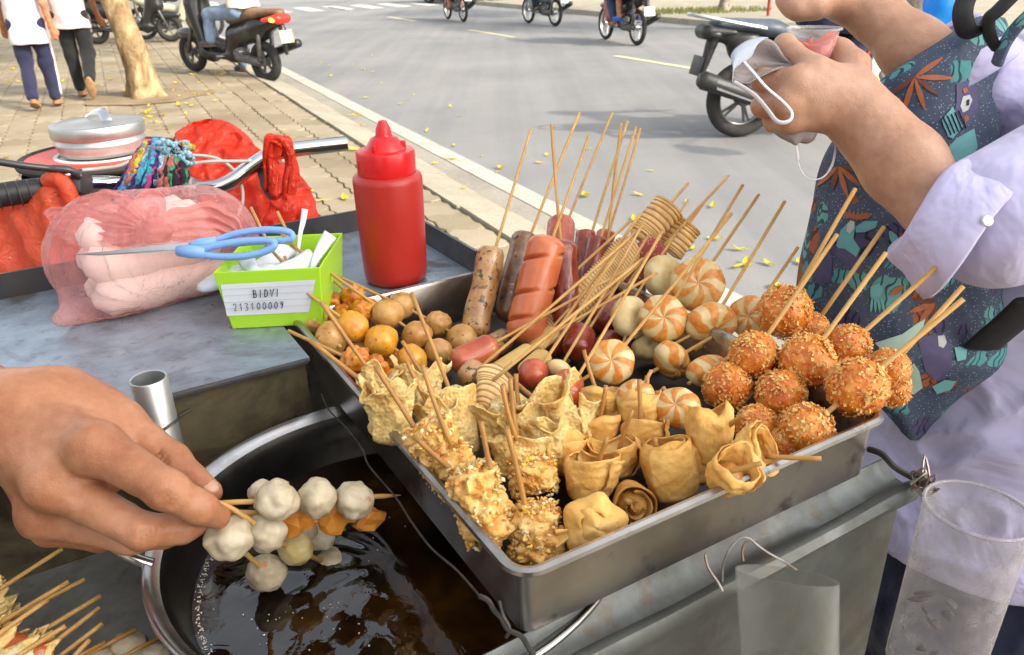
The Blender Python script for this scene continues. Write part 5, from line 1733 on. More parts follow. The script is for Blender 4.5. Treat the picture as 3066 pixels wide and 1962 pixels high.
# ------------------------------------------------------------------ braided rag over the handlebar
YC = [(0.45, 0.035, 0.20), (0.03, 0.33, 0.42), (0.075, 0.02, 0.16), (0.012, 0.02, 0.09), (0.55, 0.40, 0.02), (0.30, 0.50, 0.60), (0.015, 0.012, 0.02), (0.40, 0.12, 0.10), (0.05, 0.26, 0.12), (0.10, 0.25, 0.50)]
YM = [mat('yarn', c, tuple(x * 0.45 for x in c), 260, 0.95, bump=0.8, bsc=700, bd=0.002) for c in YC]
rag = thing('rag', 'multicoloured yarn rag draped over the handlebar', 'rag', tuple(Dp(440, 640, 1.09)))
s = SDF().cone(Dp(485, 455, 1.09), Dp(440, 560, 1.08), 0.010, 0.030, 0.02, (vz, 0.5)).cone(Dp(410, 565, 1.08), Dp(480, 575, 1.08), 0.022, 0.026, 0.02, (vz, 0.5)).cone(Dp(510, 470, 1.08), Dp(530, 520, 1.08), 0.018, 0.018, 0.02, (vz, 0.6))
part(rag, 'core', s.mesh(0.007), YM[6], 180)
ry = random.Random(12)
def strand(pts, r, m):
    P = catmull([Dp(*p) for p in pts], 7)
    P = [p + V((ry.gauss(0, .0012), ry.gauss(0, .0012), ry.gauss(0, .0012))) for p in P]
    return part(rag, 'strand', tube(P, [r * ry.uniform(0.65, 1.35) for _ in P], 6), m, 180)
for i in range(120):
    t = ry.random()
    x0, y0 = 425 + 125 * t + ry.gauss(0, 8), 432 + 20 * abs(t - 0.4) + ry.gauss(0, 9)
    xe = 318 + 240 * (0.15 * ry.random() + 0.85 * t) + ry.gauss(0, 10)
    ye = 615 + 25 * math.sin(t * 3) + ry.gauss(0, 14)
    dd = 1.045 + ry.uniform(-0.01, 0.02)
    strand([(x0, y0, 1.075), (x0 * .72 + xe * .28 + ry.gauss(0, 5), y0 * .72 + ye * .28, dd - 0.005), (x0 * .38 + xe * .62 + ry.gauss(0, 6), y0 * .38 + ye * .62, dd - 0.012), (xe, ye, dd + 0.01)], 0.0036, YM[int((t * 9 + ry.gauss(0, 2.2)) % 10)])
for i in range(34):     # pale blue looped end at the top right
    x, y = 470 + ry.uniform(0, 75), 428 + ry.uniform(0, 62)
    strand([(x, y, 1.05), (x + ry.uniform(8, 26), y + ry.uniform(-4, 14), 1.04), (x + ry.uniform(18, 44), y + ry.uniform(6, 34), 1.052)], 0.0034, YM[5] if ry.random() < 0.72 else YM[ry.choice([6, 0, 4])])
fz = Geo()
for i in range(420):
    t = ry.random(); v = ry.random()
    x = (425 + 125 * t) * (1 - v) + (318 + 245 * t) * v; y = 430 * (1 - v) + 625 * v
    p = Dp(x + ry.gauss(0, 8), y + ry.gauss(0, 8), 1.036)
    d = V((ry.gauss(0, 1), ry.gauss(0, 1), ry.gauss(0, 1))).normalized() * ry.uniform(0.004, 0.011)
    a, b2 = frame(d)
    fz.add(([p + a * .0006, p - a * .0006, p + d], [(0, 1, 2)]), ry.randrange(10))
o = part(rag, 'fuzz', fz, YM, None); o['kind'] = 'stuff'

# ------------------------------------------------------------------ steamer on a red-topped bin
SD = 1.45
sp0 = Dp(243 * K, 357 * K, SD)
sr = rpx(97 * K, SD)
zz2 = lambda y: zat(sp0, y * K) - sp0.z
st = thing('steamer_pot', 'dull aluminium steamer pot with strap handle on its lid', 'pot', tuple(sp0))
h1_, h2_, h3_ = zz2(333), zz2(318), zz2(287)
part(st, 'body', lathe([(0.0, 0.001), (sr * 0.90, 0.001), (sr * 0.93, 0.004), (sr * 0.95, h1_ * 0.5), (sr * 0.97, h1_), (sr * 1.01, h1_ + 0.002), (sr * 1.01, h1_ + 0.006), (sr * 0.98, h1_ + 0.008), (sr * 0.98, h2_ + 0.01)], sp0, Z, 56), m_alu, 50)
lid = part(st, 'lid', lathe([(sr * 1.03, h2_ + 0.002), (sr * 1.045, h2_ + 0.004), (sr * 1.045, h3_ - 0.002), (sr * 1.03, h3_), (sr * 0.98, h3_ + 0.001), (sr * 0.90, h3_ - 0.0005), (sr * 0.5, h3_ + 0.002), (0, h3_ + 0.003)], sp0, Z, 56), m_alu, 40)
pts = [Dp(322, 378, SD - 0.02), Dp(318, 356, SD - 0.02), Dp(302, 334, SD - 0.01), Dp(280, 335, SD), Dp(262, 345, SD + 0.01)]
part(lid, 'handle', tube(catmull(pts, 5), 0.0085, 8, True, 0.22, up=V((0, 0, 1))), m_chrome, 60)
bn = thing('lidded_bin', 'black bin with a red ring lid under the steamer pot', 'bin', (sp0.x, sp0.y, SZ))
br_ = rpx(190 * K, SD) * 0.97
zl = sp0.z - 0.002
part(bn, 'bin_body', lathe([(br_ * 0.8, SZ + 0.001), (br_ * 0.97, zl - 0.025)], V((sp0.x, sp0.y, 0)), Z, 40), m_bplastic, 60)
part(bn, 'red_lid', lathe([(sr * 1.10, zl - 0.001), (br_ * 0.90, zl - 0.001), (br_ * 0.905, zl - 0.006)], V((sp0.x, sp0.y, 0)), Z, 56), m_redlid if 'm_redlid' in globals() else mat('red_lid_plastic', (0.62, 0.03, 0.022), (0.66, 0.04, 0.03), 8, 0.4), 60)
part(bn, 'inner_ring', lathe([(0.0, zl - 0.004), (sr * 0.99, zl - 0.003), (sr * 1.00, zl + 0.001), (sr * 1.09, zl + 0.0012), (sr * 1.10, zl - 0.001)], V((sp0.x, sp0.y, 0)), Z, 56), m_plate, 60)
part(bn, 'black_rim', torus(V((sp0.x, sp0.y, zl - 0.006)), Z, br_ * 0.95, br_ * 0.062, 56, 10, 0.9), m_tyre, 180)
# ================================================================== snacks on sticks
def food(name, a, c, d=None, sc=40, rough=0.38, bump=0.3, bsc=130, bd=0.0012, lo=0.35, hi=0.66, spots=None, spots2=None, coat=0.15, sss=0.12):
    b = NB(name)
    n = b.noise(sc, 5, 0.62)
    col = b.ramp(n, [(lo, a), (hi, c)] if d is None else [(lo, a), ((lo + hi) / 2, c), (hi, d)])
    for s_ in (spots, spots2):
        if s_:
            col = b.mix(b.ramp(b.noise(s_[0], 2), [(s_[1], (0, 0, 0)), (s_[1] + 0.05, (1, 1, 1))]), col, s_[2])
    h = b.math('ADD', b.noise(bsc, 5, 0.65), b.math('MULTIPLY', b.noise(sc * 0.8, 3), 0.8))
    return b.done(b.bsdf(col, rough, 0, 0.5, b.bump(h, bump, bd), coat=coat, sss=sss, sssr=(0.006, 0.003, 0.0012)))
m_stick = food('bamboo_stick', (0.44, 0.235, 0.062), (0.56, 0.33, 0.105), None, 26, 0.55, 0.2, 300, coat=0.0, sss=0)
m_stick_oiled = food('oiled_bamboo_stick', (0.36, 0.165, 0.035), (0.47, 0.24, 0.055), None, 26, 0.40, 0.2, 300, coat=0.1, sss=0)
m_obal = food('orange_fried_ball', (0.40, 0.10, 0.008), (0.60, 0.20, 0.014), (0.66, 0.28, 0.035), 60, spots=(220, 0.64, (0.24, 0.07, 0.01)), coat=0.3)
m_ybal = food('yellow_fried_ball', (0.56, 0.20, 0.014), (0.68, 0.29, 0.018), (0.70, 0.36, 0.05), 60, spots=(220, 0.67, (0.30, 0.09, 0.01)), coat=0.35)
m_tan = food('tan_fried_ball', (0.36, 0.165, 0.04), (0.50, 0.265, 0.075), (0.60, 0.36, 0.13), 50, spots=(150, 0.66, (0.22, 0.085, 0.022)), coat=0.15)
m_pork = food('speckled_pork_roll', (0.33, 0.155, 0.05), (0.45, 0.24, 0.09), (0.50, 0.31, 0.15), 55, spots=(190, 0.58, (0.06, 0.035, 0.015)), spots2=(85, 0.62, (0.20, 0.075, 0.02)), coat=0.6)
m_dpork = food('dark_speckled_roll', (0.09, 0.04, 0.016), (0.19, 0.09, 0.035), (0.30, 0.18, 0.09), 60, spots=(150, 0.62, (0.022, 0.022, 0.012)), spots2=(110, 0.66, (0.40, 0.30, 0.18)), coat=0.5)
m_hot = food('orange_hot_dog', (0.48, 0.105, 0.03), (0.54, 0.14, 0.045), (0.56, 0.19, 0.08), 24, 0.30, 0.08, 200, coat=0.4)
m_cut = food('hot_dog_cut', (0.50, 0.17, 0.08), (0.55, 0.22, 0.11), None, 60, 0.5, coat=0)
m_redsa = food('dark_red_sausage', (0.12, 0.014, 0.006), (0.24, 0.032, 0.012), (0.32, 0.065, 0.024), 46, 0.22, 0.7, 70, 0.0025, coat=0.5)
m_redor = food('orange_red_sausage', (0.36, 0.055, 0.018), (0.46, 0.09, 0.028), (0.50, 0.15, 0.05), 46, 0.28, 0.3, 90, 0.0015, coat=0.5)
m_pinksa = food('pink_red_sausage', (0.34, 0.048, 0.02), (0.44, 0.085, 0.035), (0.52, 0.15, 0.075), 50, 0.26, 0.4, 90, 0.0015, coat=0.35)
m_rib = food('ribbed_fish_cake', (0.58, 0.33, 0.10), (0.72, 0.46, 0.18), (0.78, 0.56, 0.27), 40, 0.5, coat=0.1)
m_ribd = food('ribbed_groove', (0.36, 0.16, 0.04), (0.46, 0.24, 0.075), None, 40, 0.5, coat=0.1)
m_pale = food('pale_fish_cake', (0.58, 0.40, 0.15), (0.68, 0.52, 0.24), (0.72, 0.60, 0.33), 40, 0.42, spots=(150, 0.70, (0.28, 0.13, 0.03)), coat=0.2)
m_yflat = food('yellow_flat_cake', (0.56, 0.36, 0.10), (0.68, 0.48, 0.17), None, 40, 0.42, spots=(120, 0.66, (0.60, 0.28, 0.03)), coat=0.2)
m_salami = food('salami_face', (0.30, 0.03, 0.025), (0.40, 0.06, 0.045), None, 200, 0.4, spots=(320, 0.62, (0.60, 0.30, 0.25)))
m_bread = food('breaded_ball', (0.52, 0.105, 0.008), (0.66, 0.19, 0.014), (0.70, 0.27, 0.03), 55, 0.40, 0.8, 210, 0.002, spots=(240, 0.60, (0.68, 0.34, 0.08)), coat=0.25)
m_crumb = food('crumb_flake', (0.56, 0.18, 0.02), (0.68, 0.30, 0.06), (0.74, 0.44, 0.14), 200, 0.5, coat=0.05)
m_crumb2 = food('pale_crumb', (0.70, 0.38, 0.10), (0.76, 0.50, 0.19), None, 200, 0.5, coat=0.05)
m_corn = food('crumb_roll', (0.60, 0.25, 0.04), (0.80, 0.47, 0.13), (0.86, 0.63, 0.28), 70, 0.45, 0.8, 170, 0.003, spots=(90, 0.62, (0.36, 0.13, 0.018)), coat=0.1)
m_bit_w = food('rice_crumb', (0.78, 0.60, 0.30), (0.82, 0.70, 0.42), None, 100, 0.5, coat=0)
m_bit_y = food('corn_crumb', (0.76, 0.48, 0.07), (0.80, 0.57, 0.14), None, 100, 0.45, coat=0.1)
m_fish = food('raw_fish_ball', (0.34, 0.27, 0.17), (0.45, 0.37, 0.245), (0.52, 0.445, 0.325), 46, 0.5, 0.4, 90, 0.002, spots=(75, 0.71, (0.50, 0.20, 0.08)), coat=0.08)
m_fishy = food('fish_ball_corn', (0.42, 0.31, 0.10), (0.48, 0.39, 0.22), None, 60, 0.45, spots=(60, 0.62, (0.66, 0.42, 0.03)), coat=0.1)
m_sweet = food('sweet_potato', (0.52, 0.17, 0.015), (0.62, 0.25, 0.03), None, 60, 0.45, 0.35, 120, coat=0.25)
def wrap_mat(name, a, c, d, brown, hole=None, sc=30):
    b = NB(name)
    n = b.noise(sc, 5, 0.6)
    col = b.ramp(n, [(0.32, a), (0.5, c), (0.68, d)])
    col = b.mix(b.ramp(b.noise(22, 3), [(0.56, (0, 0, 0)), (0.74, (0.8, 0.8, 0.8))]), col, brown)
    if hole:
        pit = b.ramp(b.vor(330, 'F1'), [(0.10, (1, 1, 1)), (0.30, (0, 0, 0))])
        col = b.mix(b.math('MULTIPLY', pit, 0.55), col, brown)
    h = b.math('ADD', b.noise(150, 5, 0.7), b.math('MULTIPLY', b.vor(330 if hole else 170, 'F1'), 1.2 if hole else 0.5))
    df = b.bsdf(col, 0.5, 0, 0.4, b.bump(h, 0.6, 0.002), coat=0.1)
    tr = b.n('BsdfTranslucent', Color=col)
    ms = b.n('MixShader'); ms.inputs[0].default_value = 0.22
    b.t.links.new(df.outputs[0], ms.inputs[1]); b.t.links.new(tr.outputs[0], ms.inputs[2])
    if hole:
        e = b.vor(hole, 'F1')
        f = b.ramp(e, [(0.10, (1, 1, 1)), (0.16, (0, 0, 0))])
        tp = b.n('BsdfTransparent')
        m2 = b.n('MixShader')
        b.t.links.new(b.math('MULTIPLY', f, b.ramp(b.noise(40, 2), [(0.5, (0, 0, 0)), (0.56, (1, 1, 1))])), m2.inputs[0])
        b.t.links.new(ms.outputs[0], m2.inputs[1]); b.t.links.new(tp.outputs[0], m2.inputs[2])
        return b.done(m2)
    return b.done(ms)
m_wrap = wrap_mat('fried_wrapper', (0.76, 0.37, 0.07), (0.88, 0.53, 0.145), (0.92, 0.65, 0.25), (0.64, 0.23, 0.025))
m_wrapb = wrap_mat('browned_wrapper', (0.50, 0.22, 0.035), (0.58, 0.29, 0.06), (0.64, 0.38, 0.11), (0.36, 0.13, 0.02))
m_lace = wrap_mat('lacy_wrapper', (0.80, 0.52, 0.16), (0.92, 0.69, 0.28), (0.94, 0.78, 0.40), (0.72, 0.36, 0.06), 230, 34)
m_fill = food('roll_filling', (0.30, 0.10, 0.015), (0.44, 0.19, 0.035), (0.50, 0.27, 0.08), 90, 0.45, 0.6, 120, 0.002)
def swirl_mat():
    b = NB('orange_white_swirl')
    sp = b.n('SeparateXYZ', Vector=b.co()).outputs
    x, y = sp[0], sp[1]
    r = b.math('SQRT', b.math('ADD', b.math('MULTIPLY', x, x), b.math('MULTIPLY', y, y)), 0)
    a = b.math('ARCTAN2', y, x)
    wob = b.math('MULTIPLY', b.math('SUBTRACT', b.noise(75, 4), 0.5), 2.0)
    ph = b.math('ADD', b.math('MULTIPLY', b.math('ADD', a, b.math('MULTIPLY', r, 26.0)), 6.0), b.math('MULTIPLY', wob, 2.0))
    s = b.math('SINE', ph, 0)
    fac = b.ramp(b.math('ADD', b.math('MULTIPLY', s, 0.5), 0.5), [(0.34, (0, 0, 0)), (0.58, (1, 1, 1))])
    org = b.ramp(b.noise(170, 3), [(0.35, (0.56, 0.175, 0.015)), (0.65, (0.68, 0.30, 0.055))])
    wht = b.ramp(b.noise(60, 3), [(0.35, (0.60, 0.42, 0.17)), (0.65, (0.70, 0.55, 0.28))])
    col = b.mix(fac, wht, org)
    h = b.math('ADD', b.math('MULTIPLY', s, 0.5), b.noise(150, 4))
    return b.done(b.bsdf(col, 0.36, 0, 0.5, b.bump(h, 0.35, 0.0015), coat=0.2, sss=0.12, sssr=(0.006, 0.003, 0.0012)))
m_swirl = swirl_mat()

fr_ = random.Random(31)
def PZ(px, py, z): return G(px, py, z)
def rp(px, p): return px / FPX * dep_of(p)
def part_at(root, name, geo, m, c, R, ang=180):
    me = new_mesh(name, geo, m)
    shade(me, ang)
    o = bpy.data.objects.new(name, me)
    link(o, root)
    o.location = V(c) - root_of(root).location
    o.rotation_mode = 'QUATERNION'
    o.rotation_quaternion = R.to_quaternion()
    return o
def ball_g(c, r, seed, amp=0.10, fr=1.4, amp2=0.03, sub=4):
    k = random.Random(seed)
    R = Matrix.Rotation(k.uniform(0, 6), 3, (k.random(), k.random(), k.random()))
    return blob(c, (r * k.uniform(.94, 1.06), r * k.uniform(.94, 1.06), r * k.uniform(.92, 1.04)), R, amp, fr, sub, seed, amp2, 6)
def stick_geo(a, b, r=0.00155, tipped=False):
    n = 7
    P = [a.lerp(b, i / n) for i in range(n + 1)]
    k = fr_.uniform(-0.0012, 0.0012)
    d = frame(b - a)[0]
    P = [p + d * (k * math.sin(PI * i / n)) for i, p in enumerate(P)]
    rs = [r * fr_.uniform(0.93, 1.07) for _ in P]
    if tipped:
        rs[-1] = 0.0003; rs[-2] = r
    return tube(P, rs, 8)
def _unused(label, tip, end, group, pieces, name='skewer', cat='skewer', oiled=False, r=0.00155, tipped=False):
    # tip: visible end of the stick, end: where the stick stops inside or past the last piece (world points)
    t = thing(name, label, cat, tuple(end), group)
    part(t, 'stick', stick_geo(tip, end, r, tipped), m_stick_oiled if oiled else m_stick, 180)
    for f in pieces:
        f(t)
    return t
def tipat(px, py, ref, dd=0.0):
    return Dp(px, py, dep_of(ref) + dd)
def P_ball(p, r, m, amp=0.10, seed=None, amp2=0.03):
    sd = seed if seed is not None else fr_.randrange(999)
    return lambda t: part(t, 'ball', ball_g(p, r, sd, amp, 1.4, amp2), m, 180)
def row(label, tip, balls, group, dd=0.0, ext=0.012, oiled=False):
    # balls: (px, py, z, r_px, material, amp)
    ps = [PZ(b[0], b[1], b[2]) for b in balls]
    ref = ps[0]
    tp = tipat(tip[0], tip[1], ref, dd)
    last = ps[-1]
    d = (last - (ps[-2] if len(ps) > 1 else tp)).normalized()
    end = last + d * (rp(balls[-1][3], last) + ext)
    t = thing('skewer', label, 'skewer', tuple(last), group)
    pts = [tp] + ps + [end]
    part(t, 'stick', tube(pts, 0.00155, 8), m_stick_oiled if oiled else m_stick, 180)
    for p, b in zip(ps, balls):
        part(t, 'ball', ball_g(p, rp(b[3], p), fr_.randrange(999), b[5] * (1.5 if b[5] > .2 else 1), 2.0 if b[5] > .2 else 1.3, 0.10 if b[5] > .15 else 0.045), b[4], 180)
    return t
GB = 'fried ball skewers at the back left of the pan'
row('orange nugget skewer at the far left pan corner, tip over the paper label', (751, 621), [(872, 872, 1.055, 36, m_obal, .22), (888, 925, 1.048, 36, m_obal, .22)], GB)
row('skewer with a pale golden ball hanging against the left pan rim', (852, 767), [(938, 958, 1.045, 41, m_tan, .18), (992, 1012, 1.040, 48, m_tan, .14)], GB, ext=0.004)
row('skewer of three knobbly orange nuggets, stick tip beside the tall spoon', (830, 634), [(948, 872, 1.052, 36, m_obal, .24), (988, 908, 1.048, 43, m_obal, .24), (1034, 945, 1.04, 38, m_obal, .24)], GB)
row('skewer of orange nuggets whose stick crosses over the green box corner', (837, 694), [(1056, 890, 1.055, 38, m_obal, .24), (1092, 930, 1.047, 40, m_obal, .24)], GB)
row('skewer of three glossy yellow orange balls in the middle of the ball heap', (830, 812), [(1058, 978, 1.050, 47, m_ybal, .10), (1143, 1021, 1.040, 48, m_ybal, .12), (1233, 1078, 1.025, 47, m_ybal, .10)], GB)
row('skewer of three tan fried balls just behind the yellow balls', (881, 740), [(1162, 941, 1.046, 49, m_tan, .08), (1249, 1004, 1.032, 45, m_tan, .07), (1313, 1052, 1.022, 42, m_tan, .07)], GB)
row('skewer of three tan fried balls nearest the bare back wall of the pan', (959, 803), [(1202, 915, 1.040, 41, m_tan, .08), (1310, 970, 1.026, 43, m_tan, .16), (1384, 1018, 1.018, 47, m_tan, .07)], GB)
row('skewer of orange nuggets lying along the left rim below the balls', (862, 990), [(1062, 1082, 1.045, 42, m_obal, .24), (1125, 1100, 1.04, 34, m_obal, .24), (1170, 1140, 1.03, 34, m_obal, .2)], GB, ext=0.003)
row('skewer of browned nuggets half buried under the yellow balls', (792, 727), [(1086, 1045, 1.025, 40, m_tan, .2), (1180, 1085, 1.015, 36, m_obal, .2)], GB, ext=0.003)

# ---- sausages along the back
def sausage_geo(a, b, r, n=20, rings=26, amp=0.05, fr=40, seed=0, ends=(0.75, 0.75), wr=0.0, bend=0.0, groove=None, sq=1.0):
    ax = (b - a); L = ax.length; ax.normalize()
    u, w = frame(ax)
    vs, fs = [], []
    off = V((seed * 1.7, seed * 2.3, 0))
    for i in range(rings + 1):
        t = i / rings
        s = t * L
        e0, e1 = r * ends[0], r * ends[1]
        rr = r
        if s < e0: rr = r * math.sqrt(max(0.0, 1 - ((e0 - s) / e0) ** 2))
        if L - s < e1: rr = min(rr, r * math.sqrt(max(0.0, 1 - ((e1 - (L - s)) / e1) ** 2)))
        rr = max(rr, r * 0.03)
        c = a + ax * s + u * (bend * math.sin(PI * t))
        for k in range(n):
            an = 2 * PI * k / n
            d = u * math.cos(an) + w * (math.sin(an) * sq)
            q = c + d * rr
            f = 1 + amp * noise.noise(q * fr + off)
            if wr:
                f += wr * noise.noise(V((an * 3.2 + seed, s * 55, 0))) * 0.6 + wr * abs(noise.noise(V((an * 5 + seed, s * 26, 3))))
            if groove:
                f -= groove(t, an)
            vs.append(c + d * (rr * f))
    for i in range(rings):
        for k in range(n):
            k2 = (k + 1) % n
            fs.append((i * n + k, i * n + k2, (i + 1) * n + k2, (i + 1) * n + k))
    fs.append(tuple(range(n - 1, -1, -1))); fs.append(tuple(rings * n + k for k in range(n)))
    return vs, fs
GS = 'sausage skewers leaning on the back wall of the pan'
def saus(label, bot, top, tip, rpix, m, z=1.016, ddt=0.02, dds=0.03, nm='sausage', zlift=None, **kw):
    b0 = PZ(bot[0], bot[1], z)
    d0 = dep_of(b0)
    tp = Dp(top[0], top[1], d0 + ddt)
    sp_ = Dp(tip[0], tip[1], d0 + ddt + dds)
    t = thing('skewer', label, 'skewer', tuple(b0), GS)
    part(t, 'stick', stick_geo(sp_, tp.lerp(b0, 0.4)), m_stick, 180)
    part(t, nm, sausage_geo(b0, tp, rpix / FPX * d0, seed=fr_.randrange(50), **kw), m, 180)
    return t
saus('tan speckled pork roll standing first from the left along the back', (1420, 1012), (1474, 738), (1590, 385), 44, m_pork, amp=0.17, ends=(0.8, 0.5), n=24)
saus('dark speckled pork roll right behind the tan speckled one', (1512, 965), (1575, 695), (1735, 338), 42, m_dpork, z=1.02, ddt=0.03, amp=0.14, ends=(1.3, 0.6), n=24)
saus('dark red sausage with a burst frilled end, second behind wrinkled one', (1748, 890), (1752, 690), (1879, 363), 31, m_redsa, z=1.03, ddt=0.02, amp=0.22, fr=60, wr=0.12, ends=(0.8, 0.2))
saus('slim dark red sausage touching the ribbed fish cake strip', (1755, 905), (1790, 708), (1905, 380), 31, m_redsa, z=1.03, ddt=0.015, amp=0.14, fr=60, wr=0.10, ends=(0.8, 0.4))
saus('pinkish sausage with frilled end farthest right in the sausage row', (1780, 860), (1815, 695), (1917, 385), 28, m_pinksa, z=1.03, ddt=0.03, amp=0.25, fr=70, ends=(0.8, 0.2))
saus('olive speckled roll peeping out behind the ribbed strip', (1780, 850), (1838, 735), (1860, 369), 34, m_dpork, z=1.035, ddt=0.01, amp=0.12, ends=(0.8, 0.5))
saus('plump pink sausage tucked behind the scored hot dog', (1665, 840), (1682, 650), (1834, 338), 43, m_pinksa, z=1.03, ddt=0.04, amp=0.05, wr=0.05)
saus('shiny wrinkled dark red sausage right of the scored hot dog', (1694, 985), (1686, 716), (1651, 372), 40, m_redsa, z=1.022, ddt=0.0, dds=0.02, amp=0.04, wr=0.13, n=28, rings=34)
def gro(t, an):
    g = 0.0
    for i in range(4):
        c = 0.20 + 0.20 * i
        da = (an - 2.6 + PI) % (2 * PI) - PI
        x = t - c - 0.035 * da
        if abs(da) < 1.5:
            g = max(g, 0.34 * math.exp(-(x / 0.016) ** 2) * (1 - (da / 1.5) ** 2))
    return g
def gro2(t, an):
    g = 0.0
    for i in range(3):
        for off_, side in ((0.0, 1.2), (0.13, 3.9)):
            c = 0.20 + 0.26 * i + off_ + 0.03 * math.sin(i * 4)
            da = (an - side + PI) % (2 * PI) - PI
            x = t - c - 0.05 * da
            if abs(da) < 1.1:
                g = max(g, 0.42 * math.exp(-(x / 0.013) ** 2) * (1 - (da / 1.1) ** 2))
    return g
saus('big orange hot dog scored with slanting cuts in the sausage row', (1560, 1030), (1645, 705), (1762, 408), 58, m_hot, z=1.02, ddt=0.0, dds=0.04, amp=0.02, n=48, rings=90, groove=gro2, ends=(0.9, 0.6))

# ---- ribbed fish cakes
def ribbed_geo(a, b, w0, w1, th, nrib, seed=0):
    ax = (b - a); L = ax.length; ax.normalize()
    view = (CAM_P - a).normalized()
    u = ax.cross(view).normalized()
    v = u.cross(ax).normalized()
    g = Geo()
    n = 18; rings = nrib * 4
    vs, fs, ms = [], [], []
    for i in range(rings + 1):
        t = i / rings
        w = w0 + (w1 - w0) * t
        end = min(1.0, 6 * t + 0.55, 6 * (1 - t) + 0.5)
        ph = (i % 4)
        k = (1.0, 1.05, 1.03, 0.90)[ph]
        c = a + ax * (t * L)
        tilt = 0.004 * math.sin(seed + t * 9)
        for j in range(n):
            an = 2 * PI * j / n
            q = c + u * (math.cos(an) * w * end * k * (1 + 0.05 * noise.noise(V((t * 22, j * 0.5, seed))))) + v * (math.sin(an) * th * end * k) + ax * (0.0026 * math.cos(an + seed) + tilt)
            vs.append(q)
    for i in range(rings):
        for j in range(n):
            j2 = (j + 1) % n
            fs.append((i * n + j, i * n + j2, (i + 1) * n + j2, (i + 1) * n + j))
            ms.append(1 if i % 4 == 3 else 0)
    fs.append(tuple(range(n - 1, -1, -1))); fs.append(tuple(rings * n + k for k in range(n))); ms += [0, 0]
    g.v, g.f, g.m = vs, fs, ms
    return g
GR = 'ribbed fish cake skewers'
def ribbed(label, p0, p1, d0, d1, w0, w1, th, nrib, tip, dtip, seed, tail=None):
    a, b = Dp(*p0, d0), Dp(*p1, d1)
    t = thing('skewer', label, 'skewer', tuple(a), GR)
    part(t, 'stick', stick_geo(Dp(*tip, dtip), a.lerp(b, 0.3) if tail is None else Dp(*tail)), m_stick, 180)
    part(t, 'fish_cake', ribbed_geo(a, b, w0 / FPX * d0, w1 / FPX * d1, th / FPX * d0, nrib, seed), [m_rib, m_ribd], 180)
dB = dep_of(PZ(1900, 900, 1.03))
ribbed('ribbed fish cake roll standing highest at the back', (1905, 722), (2012, 610), dB + .03, dB + .05, 44, 50, 36, 13, (2060, 549), dB + .06, 1)
ribbed('ribbed fish cake roll leaning behind the round red slice', (1995, 765), (2068, 655), dB + .05, dB + .06, 42, 50, 32, 13, (2105, 610), dB + .07, 2)
ribbed('long ribbed fish cake strip lying under the fan of sticks', (1640, 1005), (1908, 722), dB - .045, dB + .02, 40, 50, 14, 38, (1929, 661), dB + .01, 3, (1700, 1085, dB - .06))
ribbed('small ribbed fish cake in front of the lacy rolls', (1452, 1225), (1488, 1110), .625, .655, 34, 58, 26, 11, (1925, 775), .70, 4, (1475, 1140, .63))

# ---- red bits, pale cakes and the fan of thin sticks in the middle
GM = 'small sausage and fish cake skewers in the middle of the pan'
def mid(label, a, b, r, m, tip, dtip=0.06, z=1.03, z2=1.04, nm='piece', **kw):
    p, q = PZ(a[0], a[1], z), PZ(b[0], b[1], z2)
    t = thing('skewer', label, 'skewer', tuple(p), GM)
    part(t, 'stick', stick_geo(Dp(tip[0], tip[1], dep_of(q) + dtip), p.lerp(q, 0.3), 0.0014), m_stick, 180)
    part(t, nm, sausage_geo(p, q, r / FPX * dep_of(p), seed=fr_.randrange(60), **kw), m, 180)
mid('orange red sausage lying left with its stick pointing right', (1352, 1095), (1490, 1030), 44, m_redor, (1936, 773), 0.05, amp=0.05, wr=0.05)
mid('short tan and red sausage end below the orange red sausage', (1385, 1150), (1440, 1090), 40, m_pork, (1900, 700), 0.05, amp=0.06)
mid('flat yellow fish cake under the crossing sticks', (1480, 1105), (1590, 1035), 24, m_yflat, (1968, 818), 0.05, sq=0.5)
mid('yellow fish cake with a crisp orange edge, right of the flat one', (1560, 1120), (1640, 1055), 34, m_yflat, (1918, 640), 0.05, sq=0.6, amp=0.12)
mid('pink red sausage tip rising left of the pale ball', (1590, 1160), (1605, 1082), 46, m_pinksa, (1880, 712), 0.05, z=1.028, ends=(0.8, 0.9))
mid('pale cream fish ball between two red sausage tips', (1665, 1130), (1678, 1080), 38, m_pale, (1929, 661), 0.05, amp=0.10)
mid('glossy red sausage tip nearest the lacy rolls', (1695, 1215), (1702, 1120), 50, m_redor, (1985, 690), 0.06, z=1.03, amp=0.06, ends=(0.9, 0.9))
mid('dark red sausage deep under the fan of sticks', (1720, 1065), (1745, 985), 46, m_redsa, (1945, 700), 0.05, z=1.02, z2=1.03)
mid('dark red sausage half hidden left of the pale swirl cake', (1805, 985), (1830, 900), 44, m_redsa, (2010, 640), 0.06, z=1.025, z2=1.035)
mid('dark red sausage glimpsed beneath the round red slice', (1885, 880), (1905, 800), 46, m_redsa, (2060, 600), 0.05, z=1.035, z2=1.045)
mid('pale yellow cake wedged between the hot dog and the ribbed strip', (1590, 1045), (1665, 985), 34, m_yflat, (1905, 690), 0.05, z=1.02, z2=1.03, sq=0.6, amp=0.1)
mid('dark red sausage stub beside the hot dog foot', (1640, 1050), (1690, 1005), 38, m_redsa, (1960, 745), 0.05, z=1.015, z2=1.02)
mid('tan speckled stub in front of the pork roll foot', (1455, 1050), (1530, 1005), 36, m_pork, (1890, 660), 0.05, z=1.012, z2=1.018, amp=.08)
mid('dark red sausage stub in the gap before the middle swirl cake', (1790, 1060), (1850, 1010), 40, m_redsa, (2030, 690), 0.05, z=1.015, z2=1.02)
